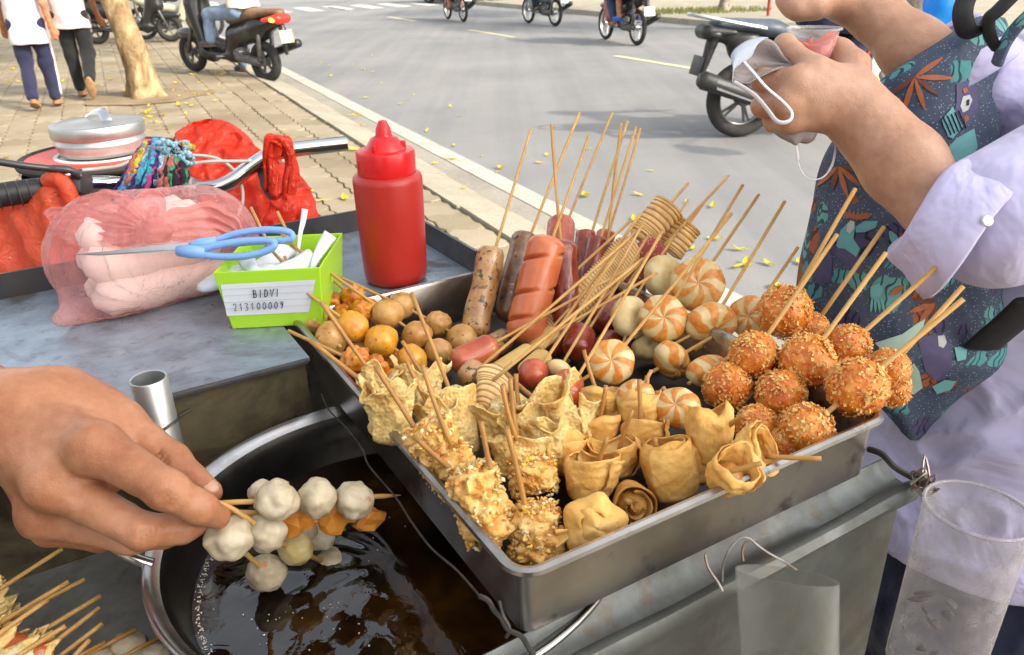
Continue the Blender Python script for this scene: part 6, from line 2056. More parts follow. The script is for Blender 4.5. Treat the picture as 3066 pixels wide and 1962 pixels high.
# round cut face of a thick red sausage
ps_ = Dp(1946, 762, dB + .015)
t = thing('skewer', 'thick red sausage showing its round cut face at the back', 'skewer', tuple(ps_), GM)
dr_ = (CAM_P - ps_).normalized()
bk_p = ps_ - dr_ * 0.03 - Z * 0.012
part(t, 'stick', stick_geo(Dp(2182, 526, dB + .05), ps_.lerp(bk_p, .6)), m_stick, 180)
part(t, 'sausage', sausage_geo(bk_p, ps_ - dr_ * 0.001, 51 / FPX * dep_of(ps_), ends=(0.8, 0.05)), m_redsa, 50)
part(t, 'cut_face', blob(ps_, (50 / FPX * dep_of(ps_),) * 2 + (0.0016,), basis(z=dr_), 0.03, 3, 3), m_salami, 180)

# ---- orange and white swirl cakes
def disc_geo(rx, ry, th, seed):
    v, f = ico(4)
    out = []
    for p in v:
        q = math.sqrt(p.x ** 2 + p.y ** 2)
        k = 1 + 0.02 * math.sin(7 * math.atan2(p.y, p.x) + 34 * q * rx * 7) * q + 0.03 * noise.noise(p * 2 + V((seed, 0, 0)))
        zz = abs(p.z) ** 0.75 * (1 if p.z > 0 else -1)
        dim = -0.22 * math.exp(-(q / 0.22) ** 2) * (1 if p.z > 0 else -1)
        out.append(V((p.x * rx * k, p.y * ry * k, (zz + dim) * th)))
    return out, f
GW = 'orange and white swirl cake skewers'
def swirl(label, pieces, tip, dtip, tail=None):
    # pieces: (px, py, z, rx_px, ry_px, thickness_px, normal mix (screen x, y, towards camera), pale)
    ps = []
    for q in pieces:
        ps.append(PZ(q[0], q[1], q[2]))
    t = thing('skewer', label, 'skewer', tuple(ps[0]), GW)
    tp = Dp(tip[0], tip[1], dep_of(ps[0]) + dtip)
    pts = [tp] + ps + ([Dp(tail[0], tail[1], dep_of(ps[-1]) + tail[2])] if tail else [])
    part(t, 'stick', tube(pts, 0.0016, 8), m_stick, 180)
    for p, q in zip(ps, pieces):
        n = CAM_R @ V(q[6]).normalized()
        ux = CAM_R @ V((1, 0, 0))
        ux = (ux - n * ux.dot(n)).normalized()
        R = Matrix((ux, n.cross(ux), n)).transposed()
        sz = rp(1, p)
        if q[7]:
            part_at(t, 'pale_cake', disc_geo(q[3] * sz, q[4] * sz, q[5] * sz, fr_.randrange(40)), m_pale, p, R @ rotz(fr_.uniform(0, 6)))
        else:
            part_at(t, 'swirl_cake', disc_geo(q[3] * sz, q[4] * sz, q[5] * sz, fr_.randrange(40)), m_swirl, p, R @ rotz(fr_.uniform(0, 6)))
swirl('swirl cake facing out at the top of the heap with a pale cake behind', [(2088, 851, 1.062, 83, 80, 34, (-.1, .1, 1), 0), (1990, 832, 1.055, 68, 72, 40, (.5, .1, .8), 1)], (2272, 583), .03)
swirl('swirl cake facing out in the middle with a pale cake on its left', [(1985, 955, 1.052, 74, 72, 34, (-.1, .15, 1), 0), (1888, 950, 1.045, 66, 64, 38, (.4, .1, .8), 1)], (2224, 554), .05, (1862, 1045, -.01))
swirl('swirl cake lying tilted right below the topmost one', [(2130, 970, 1.048, 80, 66, 46, (.25, -.45, .8), 0)], (2350, 603), .03, (1960, 1063, -.01))
swirl('swirl cake half hidden behind the highest breaded ball', [(2248, 948, 1.050, 64, 68, 40, (-.5, .0, .8), 0)], (2389, 741), .02, (2080, 1050, -.01))
swirl('swirl cake facing out at the left front of the swirl heap', [(1830, 1084, 1.040, 70, 70, 36, (-.1, .25, 1), 0)], (2190, 640), .06, (1700, 1165, -.01))
swirl('oval swirl cake in the dark gap below the middle one', [(2012, 1080, 1.030, 80, 50, 46, (.35, -.55, .6), 0)], (2130, 1010), .01, (1950, 1115, -.01))
swirl('oval swirl cake touching the left breaded balls', [(2122, 1112, 1.032, 78, 48, 46, (.45, -.50, .6), 0)], (2230, 1035), .01, (2060, 1150, -.01))
swirl('swirl cake right behind the front fried wrappers', [(2028, 1222, 1.040, 62, 70, 48, (-.3, .35, .8), 0)], (1985, 1160), .01)
swirl('swirl cake peeping out left among the fried wrappers', [(1905, 1195, 1.040, 60, 60, 44, (-.3, .3, .8), 0)], (1950, 1110), .01)
swirl('scorched pale cake in shadow under the middle swirl cake', [(1940, 1040, 1.018, 50, 40, 36, (.2, .3, .8), 1)], (2060, 985), .01)

# ---- breaded balls
def breaded_geo(p, r, seed, flakes=300, rag_=0.0, sx=1.0, sy=1.0):
    k = random.Random(seed)
    g = Geo()
    g.add(blob(p, (r * sx, r * sx, r * sy), None, 0.10, 1.5, 4, seed, 0.08, 7), 0)
    off = V((seed * 3.1, 0, 0))
    for i in range(flakes):
        d = V((k.gauss(0, 1), k.gauss(0, 1), k.gauss(0, 1))).normalized()
        cov = noise.noise(d * 2.0 + off) + 0.35 * d.z
        if cov < -0.05 and k.random() < 0.75:
            continue
        q = p + V((d.x * r * sx, d.y * r * sx, d.z * r * sy)) * (1.0 + 0.06 * noise.noise(d * 3 + off))
        t = d.cross(V((k.gauss(0, 1), k.gauss(0, 1), k.gauss(0, 1)))).normalized()
        b = d.cross(t)
        L = k.uniform(0.03, 0.085) * r * (1.35 if cov > 0.3 else 0.9)
        w = L * k.uniform(0.35, 0.8)
        tip = d * k.uniform(0.0, 0.09) * r
        th = d * 0.022 * r
        base = [q - t * L - b * w, q - t * L * .6 + b * w, q + t * L + b * w * .5 + tip, q + t * L * .8 - b * w + tip]
        g.add(hexa([x - th * .6 for x in base] + [x + th * (0.6 + k.random()) for x in base]), 1 if k.random() < 0.55 else 2)
    return g
GC = 'breaded ball skewers at the right of the pan'
def breaded(label, balls, tip=None, dtip=0.0):
    ps = [PZ(b[0], b[1], b[2]) for b in balls]
    t = thing('skewer', label, 'skewer', tuple(ps[0]), GC)
    if tip:
        tp = Dp(tip[0], tip[1], dep_of(ps[0]) + dtip)
        part(t, 'stick', tube([tp] + ps, 0.0019, 8), m_stick, 180)
    else:
        a = ps[0]
        part(t, 'stick', tube([a, a - Z * 0.02], 0.0019, 8), m_stick, 180)
    for p, b in zip(ps, balls):
        part(t, 'breaded_ball', breaded_geo(p, rp(b[3], p), fr_.randrange(300), 800), [m_bread, m_crumb, m_crumb2], 30)
breaded('breaded ball with ragged crumb crest, highest of the breaded heap', [(2350, 934, 1.075, 78), ], (2561, 565), 0.0)
breaded('small breaded ball behind the crested one, stick to the right', [(2432, 985, 1.060, 48)], (2647, 680), 0.0)
breaded('breaded ball at the left upper edge beside the swirl cakes', [(2257, 1064, 1.058, 70), (2178, 1160, 1.036, 72)], (2506, 703), 0.02)
breaded('pale flaky breaded ball in the centre of the breaded heap', [(2416, 1082, 1.060, 80), (2337, 1180, 1.040, 73)], (2653, 757), 0.0)
breaded('breaded ball at the back right below the elbow', [(2541, 1035, 1.058, 62), (2470, 1190, 1.03, 55)], (2843, 765), -0.02)
breaded('reddish breaded ball farthest right at the pan corner', [(2660, 1106, 1.052, 60), (2672, 1165, 1.03, 54)], (2884, 857), -0.02)
breaded('largest breaded ball in front of the far right one', [(2567, 1160, 1.062, 86), (2412, 1290, 1.040, 80)], (2884, 896), -0.02)
breaded('breaded ball low in front, hidden by wrapped snacks', [(2264, 1275, 1.032, 62), (2350, 1330, 1.03, 50)], None)

# ---- lacy net rolls and crumb rolls at the front left
def roll_geo(a, b, r0, r1, seed, ragged=0.3, flare=0.25, wrin=0.10, nu=78, nv=28, turns=1.25, efr=1.5, lip=0.0, bulge=0.0):
    # rolled sheet, open at b
    ax = (b - a); L = ax.length; ax.normalize()
    u, w = frame(ax)
    vs = []
    for j in range(nv):
        t = j / (nv - 1)
        for i in range(nu):
            s = i / (nu - 1)
            an = 2 * PI * turns * s + seed
            edge = 1 + ragged * noise.noise(V((math.cos(an) * efr + seed, math.sin(an) * efr, s * 1.2)))
            tt = t * edge
            r = (r0 + (r1 - r0) * min(tt, 1.1)) * (1 - 0.26 * s)
            if t > 0.7: r *= 1 + flare * ((t - 0.7) / 0.3) ** 2
            if lip and t > 0.82: r *= 1 - lip * ((t - 0.82) / 0.18) ** 2 * (0.5 + 0.5 * math.cos(an * 1.0 + seed * 3))
            r *= 1 + bulge * math.sin(PI * min(1, t))
            if t < 0.12: r *= 0.55 + 0.45 * (t / 0.12)
            r *= 1 + wrin * noise.noise(V((math.cos(an) * 2.2, math.sin(an) * 2.2, tt * 3 + seed))) + wrin * 0.6 * noise.noise(V((math.cos(an) * 6, math.sin(an) * 6, tt * 7 + seed))) + 0.05 * noise.noise(V((math.cos(an) * 13, math.sin(an) * 13, tt * 15 + seed)))
            vs.append(a + ax * (tt * L) + (u * math.cos(an) + w * math.sin(an)) * r)
    fs = [(j * nu + i, j * nu + i + 1, (j + 1) * nu + i + 1, (j + 1) * nu + i) for j in range(nv - 1) for i in range(nu - 1)]
    return vs, fs
def roll(label, bot, top, r0, r1, m, tip, group, z=1.008, ddt=0.0, dtip=0.0, thick=0.0009, fill=True, cat='skewer', oiled=True, dep0=None, stick=True, **kw):
    grow = 1.22 if m is m_lace else 1.12
    a = PZ(bot[0], bot[1], z) if dep0 is None else Dp(bot[0], bot[1], dep0)
    d0 = dep_of(a)
    b = Dp(top[0], top[1], d0 + ddt)
    t = thing('skewer', label, cat, tuple(a), group)
    sd = fr_.uniform(0, 50)
    o = part(t, 'wrapper', roll_geo(a, b, r0 * grow / FPX * d0, r1 * grow / FPX * d0, sd, **kw), m, 180)
    solid(o, thick)
    if fill:
        part(t, 'filling', sausage_geo(a.lerp(b, 0.05), a.lerp(b, 0.72), 0.62 * r1 / FPX * d0, amp=0.2, fr=70), m_fill, 180)
    if stick:
        st_, en = tip
        part(t, 'stick', stick_geo(Dp(st_[0], st_[1], dep_of(b) + dtip), Dp(en[0], en[1], dep_of(b) - 0.004).lerp(a, 0.05), 0.0017), m_stick_oiled if oiled else m_stick, 180)
    return t
GLC = 'lacy net rolls at the left front of the pan'
roll('lacy net roll hanging over the left rim, topmost at the edge', (1128, 1235), (1135, 1115), 34, 46, m_lace, ((960, 904), (1136, 1150)), GLC, z=1.03, ddt=0.0, dtip=0.0, ragged=.5, flare=.35, wrin=.22)
roll('lacy net roll drooping lowest outside the left pan rim', (1175, 1320), (1172, 1165), 52, 54, m_lace, ((929, 1021), (1183, 1218)), GLC, z=1.035, ddt=-0.01, dtip=0.02, ragged=.5, flare=.35, wrin=.25)
roll('lacy net roll with ruffled flap behind the open golden roll', (1255, 1250), (1262, 1105), 44, 60, m_lace, ((1204, 1021), (1281, 1141)), GLC, z=1.02, ddt=.01, ragged=.5, flare=.3, wrin=.25)
roll('wide golden net roll with an open hollow top', (1400, 1375), (1350, 1165), 40, 66, m_lace, ((1233, 878), (1353, 1181)), GLC, z=1.010, ddt=.0, dtip=.02, ragged=.12, flare=.10, wrin=.08)
roll('pale lacy cone under the thin crossing stick', (1665, 1330), (1612, 1180), 50, 78, m_lace, ((1514, 1117), (1618, 1202)), GLC, z=1.02, ddt=.0, ragged=.5, flare=.4, wrin=.28)
roll('pale lacy roll right of the small ribbed fish cake', (1510, 1320), (1490, 1215), 44, 62, m_lace, ((1507, 1152), (1530, 1260)), GLC, z=1.02, ddt=.0, dtip=-.02, ragged=.5, flare=.35, wrin=.28)
roll('lacy roll with a curled ring mouth behind the corner crumb roll', (1560, 1430), (1556, 1310), 56, 76, m_lace, ((1528, 1133), (1552, 1330)), GLC, z=1.015, ddt=.0, dtip=-.01, ragged=.25, flare=.25, wrin=.14)
roll('torn lacy roll holding the short upright stick', (1660, 1380), (1635, 1255), 48, 66, m_lace, ((1626, 1205), (1640, 1288)), GLC, z=1.02, ddt=.0, ragged=.45, flare=.3, wrin=.26)
roll('lacy net roll filling the gap left of the open golden roll', (1330, 1345), (1300, 1200), 46, 62, m_lace, ((1215, 1075), (1290, 1225)), GLC, z=1.02, ddt=0, ragged=.45, flare=.3, wrin=.25)
roll('lacy net flap between the two pale lacy rolls in the centre', (1590, 1370), (1560, 1225), 44, 60, m_lace, ((1545, 1120), (1556, 1240)), GLC, z=1.02, ddt=.01, ragged=.5, flare=.35, wrin=.25)
roll('lacy net roll half sunk between the centre cone and the cup wrappers', (1740, 1330), (1722, 1225), 40, 56, m_lace, ((1690, 1110), (1718, 1240)), GLC, z=1.02, ddt=.01, ragged=.45, flare=.3, wrin=.22)
def crumbroll(label, bot, top, r, tip, group, z=1.008, ddt=0.0, dtip=0.0, seed=0, m=None, bits=240):
    a = PZ(bot[0], bot[1], z); d0 = dep_of(a)
    b = Dp(top[0], top[1], d0 + ddt)
    R_ = r / FPX * d0
    t = thing('skewer', label, 'skewer', tuple(a), group)
    k = random.Random(seed)
    g = Geo().add(sausage_geo(a, b, R_, n=56, rings=56, amp=0.40, fr=170, seed=seed, ends=(0.55, 0.45), wr=0.10), 0)
    ax = (b - a).normalized(); u, w = frame(ax); L = (b - a).length
    for i in range(bits):
        an = k.uniform(0, 2 * PI)
        if k.random() < 0.72:
            q = a + ax * (L * k.uniform(0.02, 0.98)) + (u * math.cos(an) + w * math.sin(an)) * R_ * k.uniform(0.97, 1.10)
        else:
            q = b - ax * (R_ * 0.05) + (u * math.cos(an) + w * math.sin(an)) * R_ * math.sqrt(k.random()) * 0.9 + ax * k.uniform(-.001, .002)
        s_ = R_ * k.uniform(0.045, 0.15)
        g.add(blob(q, (s_, s_ * k.uniform(.4, 1), s_ * k.uniform(.3, .8)), Matrix.Rotation(k.uniform(0, 6), 3, (k.random(), k.random(), k.random())), 0.9, 1.6, 2 if s_ > R_ * .12 else 1, i), k.choice([0, 0, 0, 1, 2, 3]))
    part(t, 'crumb_roll', g, [m or m_corn, m_bit_w, m_bit_y, m_crumb], 60)
    st_, en = tip
    part(t, 'stick', stick_geo(Dp(st_[0], st_[1], dep_of(b) + dtip), Dp(en[0], en[1], dep_of(b) - 0.006).lerp(a, 0.06), 0.0018), m_stick_oiled, 180)
GCR = 'crumb coated rolls along the left front rim'
crumbroll('crumb coated roll farthest up the left rim', (1370, 1450), (1270, 1265), 70, ((1124, 1096), (1247, 1292)), GCR, z=1.030, seed=1, bits=380)
crumbroll('crumb coated roll in the middle of the left rim row', (1478, 1625), (1405, 1395), 74, ((1440, 1263), (1488, 1485)), GCR, z=1.022, seed=2, dtip=-0.015, bits=420)
crumbroll('crumb coated roll upright in the near corner of the pan', (1612, 1690), (1594, 1510), 73, ((1517, 1284), (1578, 1544)), GCR, z=1.008, seed=3, dtip=-0.015, bits=460)
crumbroll('browned crumb roll behind the near corner one', (1600, 1480), (1588, 1370), 66, ((1504, 1154), (1544, 1308)), GCR, z=1.015, seed=4, dtip=-0.01, bits=380)
crumbroll('crumb coated roll with a stick laid flat along its top', (1395, 1520), (1345, 1345), 60, ((1265, 1093), (1350, 1324)), GCR, z=1.022, seed=5, dtip=0.0)
crumbroll('low crumb coated lump under the thick slanting stick', (1452, 1530), (1400, 1425), 52, ((1242, 1308), (1393, 1440)), GCR, z=1.030, seed=6, dtip=0.0)

# ---- fried wrapper parcels at the front right
GT = 'fried wrapper rolls along the right front rim'
def wrp(label, bot, top, r0, r1, st_, z=1.008, ddt=0.0, dtip=0.0, m=None, **kw):
    kw.setdefault('ragged', .22); kw.setdefault('flare', .12); kw.setdefault('wrin', .09); kw.setdefault('turns', 1.5); kw.setdefault('efr', 0.75); kw.setdefault('lip', 0.35); kw.setdefault('bulge', 0.12)
    return roll(label, bot, top, r0, r1, m or m_wrap, st_ or ((0, 0), (0, 0)), GT, z=z, ddt=ddt, dtip=dtip, thick=0.0008, stick=st_ is not None, **kw)
wrp('fried wrapper roll far back beside the cracked swirl cake', (1800, 1265), (1795, 1165), 44, 62, ((1748, 1048), (1790, 1178)), z=1.015, dtip=.0, flare=.2, ragged=.3)
wrp('cup shaped fried wrapper holding an inward leaning stick', (1790, 1345), (1790, 1245), 40, 66, ((1814, 1154), (1790, 1271)), z=1.012, dtip=-.01, flare=.2, ragged=.3)
wrp('tall fried wrapper with two sticks behind it', (1925, 1310), (1918, 1185), 44, 60, ((1938, 1125), (1932, 1231)), z=1.015, dtip=.0, ragged=.3)
wrp('pale fried wrapper in front of the two upright sticks', (1935, 1365), (1925, 1258), 48, 64, ((1914, 1136), (1917, 1290)), z=1.012, dtip=-.005, ragged=.3)
wrp('pale folded wrapper left of the big open cup', (1690, 1420), (1692, 1290), 44, 66, ((1697, 1244), (1687, 1334)), z=1.010, dtip=-.005, ragged=.35, flare=.2)
wrp('fried wrapper with drooping mouth behind the big open cup', (1840, 1430), (1838, 1320), 50, 74, ((1893, 1229), (1853, 1348)), z=1.010, dtip=-.015, ragged=.35, flare=.2)
wrp('big open cup of fried wrapper near the front rim', (1755, 1510), (1772, 1365), 46, 84, ((1817, 1311), (1777, 1422)), z=1.008, dtip=-.02, ragged=.30, flare=.10)
wrp('tall rolled wrapper standing like a cylinder at the front rim', (2022, 1500), (1985, 1325), 66, 74, ((1959, 1311), (1980, 1393)), z=1.008, dtip=-.01, ragged=.12, flare=.02, wrin=.06)
wrp('wrapper half hidden behind the tall cylinder roll', (2080, 1450), (2062, 1320), 50, 60, None, z=1.010)
wrp('knobbly upright wrapper in front of the breaded balls', (2135, 1395), (2125, 1222), 46, 62, ((2229, 1239), (2155, 1292)), z=1.025, ddt=-.005, dtip=-.02, ragged=.3, flare=.08, wrin=.14)
wrp('pale wrapper lying on its side on the front rim', (2155, 1450), (2215, 1395), 48, 66, ((2280, 1387), (2174, 1414)), z=1.040, ddt=-.02, dtip=-.01, ragged=.35, flare=.2)
wrp('wrapper farthest right whose stick pokes out past the rim', (2225, 1370), (2290, 1350), 56, 68, ((2459, 1374), (2296, 1366)), z=1.045, ddt=-.01, dtip=-.02, ragged=.35, flare=.2)
def knot_wrap(label, c, r, z, seed, m):
    p = PZ(c[0], c[1], z); R_ = r / FPX * dep_of(p)
    t = thing('skewer', label, 'skewer', tuple(p), GT)
    k = random.Random(seed)
    for i in range(4):
        R = CAM_R @ Matrix.Rotation(k.uniform(-.5, .5), 3, 'X') @ Matrix.Rotation(seed + i * 1.57, 3, 'Z')
        def fn(u, v, i=i):
            an = (u - 0.5) * 3.6
            rr = R_ * (0.30 + 0.24 * i * 0.9) * (1 + 0.16 * math.sin(5 * v + i) + 0.12 * noise.noise(V((u * 4, v * 4, seed + i))))
            return p + R @ V((rr * math.cos(an), rr * math.sin(an), R_ * ((v - 0.5) * 1.35 - 0.16 * i + 0.10 * math.sin(an * 3 + i))))
        o = part(t, 'wrapper', surf(fn, 18, 9), m, 180)
        solid(o, 0.0012)
    part(t, 'filling', blob(p - CAM_R @ V((0, 0, R_ * .5)), R_ * 0.8, None, 0.2, 2, 3, seed), m_wrapb, 180)
    part(t, 'stick', tube([p + CAM_R @ V((-R_ * .5, R_ * .45, R_ * .8)), p - CAM_R @ V((0, 0, R_ * .4))], 0.0022, 8), m_stick_oiled, 180)
knot_wrap('knotted dark golden wrapper between two front rolls', (1900, 1518), 60, 1.022, 3, m_wrapb)
def bulb(label, c, r, z, seed):
    # gathered dumpling-like parcel with a folded ruff towards the viewer
    p = PZ(c[0], c[1], z); R_ = r / FPX * dep_of(p)
    t = thing('skewer', label, 'skewer', tuple(p), GT)
    def fn(u, v):
        an = 2 * PI * u
        fo = 0.10 * math.sin(5 * an + seed) + 0.14 * noise.noise(V((math.cos(an) * 2, math.sin(an) * 2, v * 3 + seed)))
        rr = R_ * (math.sin(PI * min(0.97, 0.12 + 0.75 * v)) ** 0.8) * (1 + fo * (0.3 + v))
        return p + CAM_R @ V((rr * math.cos(an), rr * math.sin(an) * 1.02, R_ * (0.95 * v - 0.5 + 0.10 * fo)))
    o = part(t, 'wrapper', surf(fn, 44, 14, True), m_wrap, 180); solid(o, 0.0012)
    def fn2(u, v):
        an = 2 * PI * u + 0.7
        rr = R_ * (0.015 + 0.62 * v) * (1 + 0.22 * math.sin(3 * an + seed) * v)
        return p + CAM_R @ V((R_ * 0.06 + rr * math.cos(an), -R_ * 0.02 + rr * math.sin(an), R_ * (0.62 - 0.30 * v * v + 0.10 * math.sin(4 * an) * v)))
    o = part(t, 'inner_fold', surf(fn2, 36, 8, True), m_wrap, 180); solid(o, 0.0012)
    part(t, 'tail_fold', surf(lambda u, v: p + CAM_R @ V((R_ * (-0.75 - 0.55 * v), R_ * (-0.25 + (u - .5) * (0.25 + 0.5 * v) - 0.25 * v), R_ * (0.1 + 0.15 * math.sin(u * 9) * v))), 12, 8), m_wrap, 180)
    part(t, 'stick', tube([p, p - Z * 0.012 + E2 * 0.02], 0.0017, 8), m_stick_oiled, 180)
bulb('folded wrapper parcel like a flower bulging over the front rim', (1778, 1570), 88, 1.036, 1.0)

# ---- skewers held over the oil
GH = 'raw fish ball skewers held in the hand'
HT = (672, 1530, 0.492)
def held(label, pts, pieces, tail=None, tipped=False):
    # pts: stick path (px, py, depth)
    P = [Dp(*q) for q in pts]
    t = thing('skewer', label, 'skewer', tuple(P[-1]), GH)
    rs = [0.0017] * len(P)
    if tipped: rs = [0.0017] * (len(P) - 1) + [0.0003]
    part(t, 'stick', tube(P, rs, 8), m_stick, 180)
    for (x, y, d, r, m, am) in pieces:
        p = Dp(x, y, d)
        if m is m_sweet:
            k = random.Random(int(x)); R_ = r / FPX * d
            part(t, 'sweet_potato', blob(p, (R_, R_ * .85, R_ * .8), Matrix.Rotation(k.uniform(0, 3), 3, (k.random() + .1, k.random(), k.random())), 0.55, 1.3, 2, int(x)), m, 24)
        else:
            part(t, 'fish_ball', blob(p, (r / FPX * d * 1.04, r / FPX * d * 0.98, r / FPX * d), CAM_R @ rotz(x), am * 1.4, 1.7, 4, int(x), 0.08, 3.4), m, 180)
held('held skewer of three big white fish balls on top, pointed tip out right', [(640, 1508, .497), (700, 1504, .497), (820, 1500, .505), (1000, 1493, .525), (1150, 1486, .545), (1200, 1483, .552)],
     [(830, 1500, .503, 62, m_fish, .14), (950, 1492, .518, 58, m_fish, .12), (1061, 1499, .532, 57, m_fish, .12)], tipped=True)
held('held skewer of orange sweet potato chunks beneath the top fish balls', [(640, 1532, .500), (764, 1536, .512), (880, 1562, .535), (1110, 1558, .565)],
     [(880, 1562, .532, 52, m_sweet, 0), (997, 1556, .548, 54, m_sweet, 0), (1108, 1556, .562, 46, m_sweet, 0)])
held('held skewer with orange flecked fish ball, slanting into the oil', [(640, 1500, .494), (690, 1520, .496), (759, 1563, .502), (800, 1600, .518), (890, 1650, .555), (1000, 1694, .598)],
     [(797, 1594, .510, 58, m_fish, .10), (886, 1645, .550, 49, m_fishy, .08), (995, 1693, .592, 50, m_fish, .06)])
held('held skewer hanging lowest with a long white fish ball at the fingers', [(650, 1550, .496), (680, 1590, .497), (700, 1625, .505), (800, 1716, .552), (880, 1765, .595)],
     [(688, 1612, .500, 66, m_fish, .16), (798, 1716, .550, 57, m_fish, .07), (873, 1756, .588, 40, m_fishy, .14)])
held('held skewer of small white fish balls hidden behind the others', [(650, 1520, .505), (790, 1560, .535), (900, 1595, .565), (960, 1612, .585)],
     [(785, 1478, .520, 40, m_fish, .12), (915, 1590, .572, 34, m_fish, .1), (958, 1608, .582, 42, m_fish, .10)])

# ---- skewers laid down at the lower left
GLO = 'skewers laid on the plate at the lower left'
LOW_L = ['uppermost', 'second', 'third', 'fourth', 'fifth', 'sixth', 'seventh', 'eighth', 'lowest']
lows = [((-40, 1790), (186, 1644), .955), ((-30, 1885), (205, 1742), .965), ((-40, 1925), (144, 1796), .968), ((-10, 1870), (254, 1735), .950), ((60, 1935), (302, 1784), .952), ((110, 1960), (297, 1820), .952),
        ((75, 1950), (196, 1874), .965), ((150, 1985), (306, 1868), .950), ((190, 1995), (268, 1916), .955)]
for i, (a, b, z) in enumerate(lows):
    p, q = PZ(a[0], a[1], z), PZ(b[0], b[1], z + 0.004)
    t = thing('skewer', LOW_L[i] + ' of the bare sticks fanned out at the lower left corner', 'skewer', tuple(p), GLO)
    part(t, 'stick', stick_geo(p - (q - p) * 0.4, q, 0.0016), m_stick, 180)
    if i in (0, 1, 2, 6):
        c = PZ(a[0] + 20, a[1] + 15, z - 0.012)
        o = part(t, 'wrapper', roll_geo(c - (q - p).normalized() * 0.035, c + (q - p).normalized() * 0.010, 0.011, 0.012, i * 3.0, ragged=.25, flare=.1, wrin=.3, efr=2.5), m_lace, 180)
        solid(o, 0.0014)
        part(t, 'filling', sausage_geo(c - (q - p).normalized() * 0.028, c + (q - p).normalized() * 0.008, 0.011, amp=.25, fr=80), m_bit_w, 180)
pl = [(385, 1935, 46, 'pale fish ball with a stick in it by the pot at the bottom edge'), (292, 1975, 40, 'pale fish ball at the bottom edge left of the other one'), (465, 1955, 36, 'small pale fish ball touching the pot at the bottom edge')]
for x, y, r, lb in pl:
    p = PZ(x, y, 0.933)
    t = thing('skewer', lb, 'skewer', tuple(p), 'raw balls at the bottom edge')
    part(t, 'fish_ball', blob(p, (rp(r, p) * 1.25, rp(r, p), rp(r, p) * .8), None, .16, 1.8, 4, x, .05, 6), m_fish, 180)
    part(t, 'stick', tube([p + V((-.03, -.02, .006)), p + V((0.006, .004, .011))], 0.0015, 6), m_stick_oiled, 180)
p = PZ(60, 1960, 0.95)
t = thing('skewer', 'dark glazed roll cut off by the lower left corner', 'skewer', tuple(p), GLO)
part(t, 'roll', sausage_geo(PZ(-60, 1900, .955), PZ(150, 1968, .955), .008, amp=.06), m_redor, 180)
part(t, 'stick', stick_geo(PZ(-120, 1880, .955), PZ(0, 1930, .955), .0016), m_stick, 180)
# ================================================================== the vendor's hand over the pot
def H(px, py, d, r):
    return (Dp(px, py, d), r / FPX * d)
vendor = thing('person', 'person reaching in from the left with a bare hand pinching skewers', 'person', (-0.72, -0.05, SZ))
s = SDF()
W0 = H(30, 1255, .520, 140)
E0 = (V((-0.60, 0.33, 1.115)), 0.042)
s.chain([E0, (E0[0].lerp(W0[0], .55), 0.038), H(-140, 1225, .545, 150), W0], 0.02)
mcp = [H(292, 1340, .478, 74), H(160, 1450, .482, 70), H(128, 1540, .503, 62), H(150, 1580, .528, 52)]
tips = [[H(500, 1468, .466, 57), H(600, 1522, .478, 47), H(652, 1548, .490, 37)],
        [H(425, 1592, .478, 53), H(545, 1580, .494, 46), H(628, 1552, .505, 35)],
        [H(390, 1610, .508, 48), H(490, 1600, .522, 40), H(560, 1585, .530, 34)],
        [H(300, 1608, .540, 42), H(390, 1605, .550, 36), H(450, 1590, .555, 30)]]
wr_ = H(70, 1265, .515, 118)
for i, m in enumerate(mcp):
    s.cone(W0[0], m[0], W0[1] * (0.60, 0.58, 0.46, 0.40)[i], m[1] * 1.02, 0.016)
s.cone(wr_[0], H(230, 1420, .500, 95)[0], wr_[1] * .95, 92 / FPX * .5, 0.022)
cmc, tm, ti_, tt = H(190, 1205, .530, 84), H(365, 1268, .528, 62), H(515, 1380, .522, 50), H(628, 1474, .512, 37)
s.cone(W0[0], cmc[0], W0[1] * .7, cmc[1], 0.02)
s.chain([cmc, tm], 0.018)
s.cone(cmc[0].lerp(tm[0], .6), H(330, 1400, .505, 60)[0], 62 / FPX * .52, 58 / FPX * .505, 0.02)
s.chain([tm, ti_, tt], 0.006)
for i, m in enumerate(mcp):
    s.chain([m] + tips[i], 0.0045 if i else 0.0055)
# knuckles and tendons
for m, q in zip(mcp[:3], (0.9, 1.0, 0.8)):
    s.ell(m[0] + vz * m[1] * 0.42, (m[1] * .75, m[1] * .75, m[1] * .62), CAM_R, 0.012)
    s.cone(m[0] + vz * m[1] * 0.62, W0[0] + vz * W0[1] * 0.45, 0.0030, 0.0034, 0.007)
# creases over the middle joints
for (p0, r0), (p1, r1) in ((tips[0][0], tips[0][1]), (tips[1][0], tips[1][1]), (ti_, tt)):
    d = (p1 - p0).normalized()
    n = (vz - d * vz.dot(d)).normalized()
    R = Matrix((d, n.cross(d), n)).transposed()
    for o_ in (-0.0042, -0.0012, 0.0020, 0.0052):
        s.cut(p0 + d * o_ + n * r0 * 1.02, (0.0009, r0 * .62, 0.0013), R, 0.0016)
def micro(p):
    return p + V((noise.noise(p * 120), noise.noise(p * 120 + V((9, 0, 0))), noise.noise(p * 120 + V((0, 9, 0))))) * 0.0004
body = Geo().add(s.mesh(0.0013, micro))
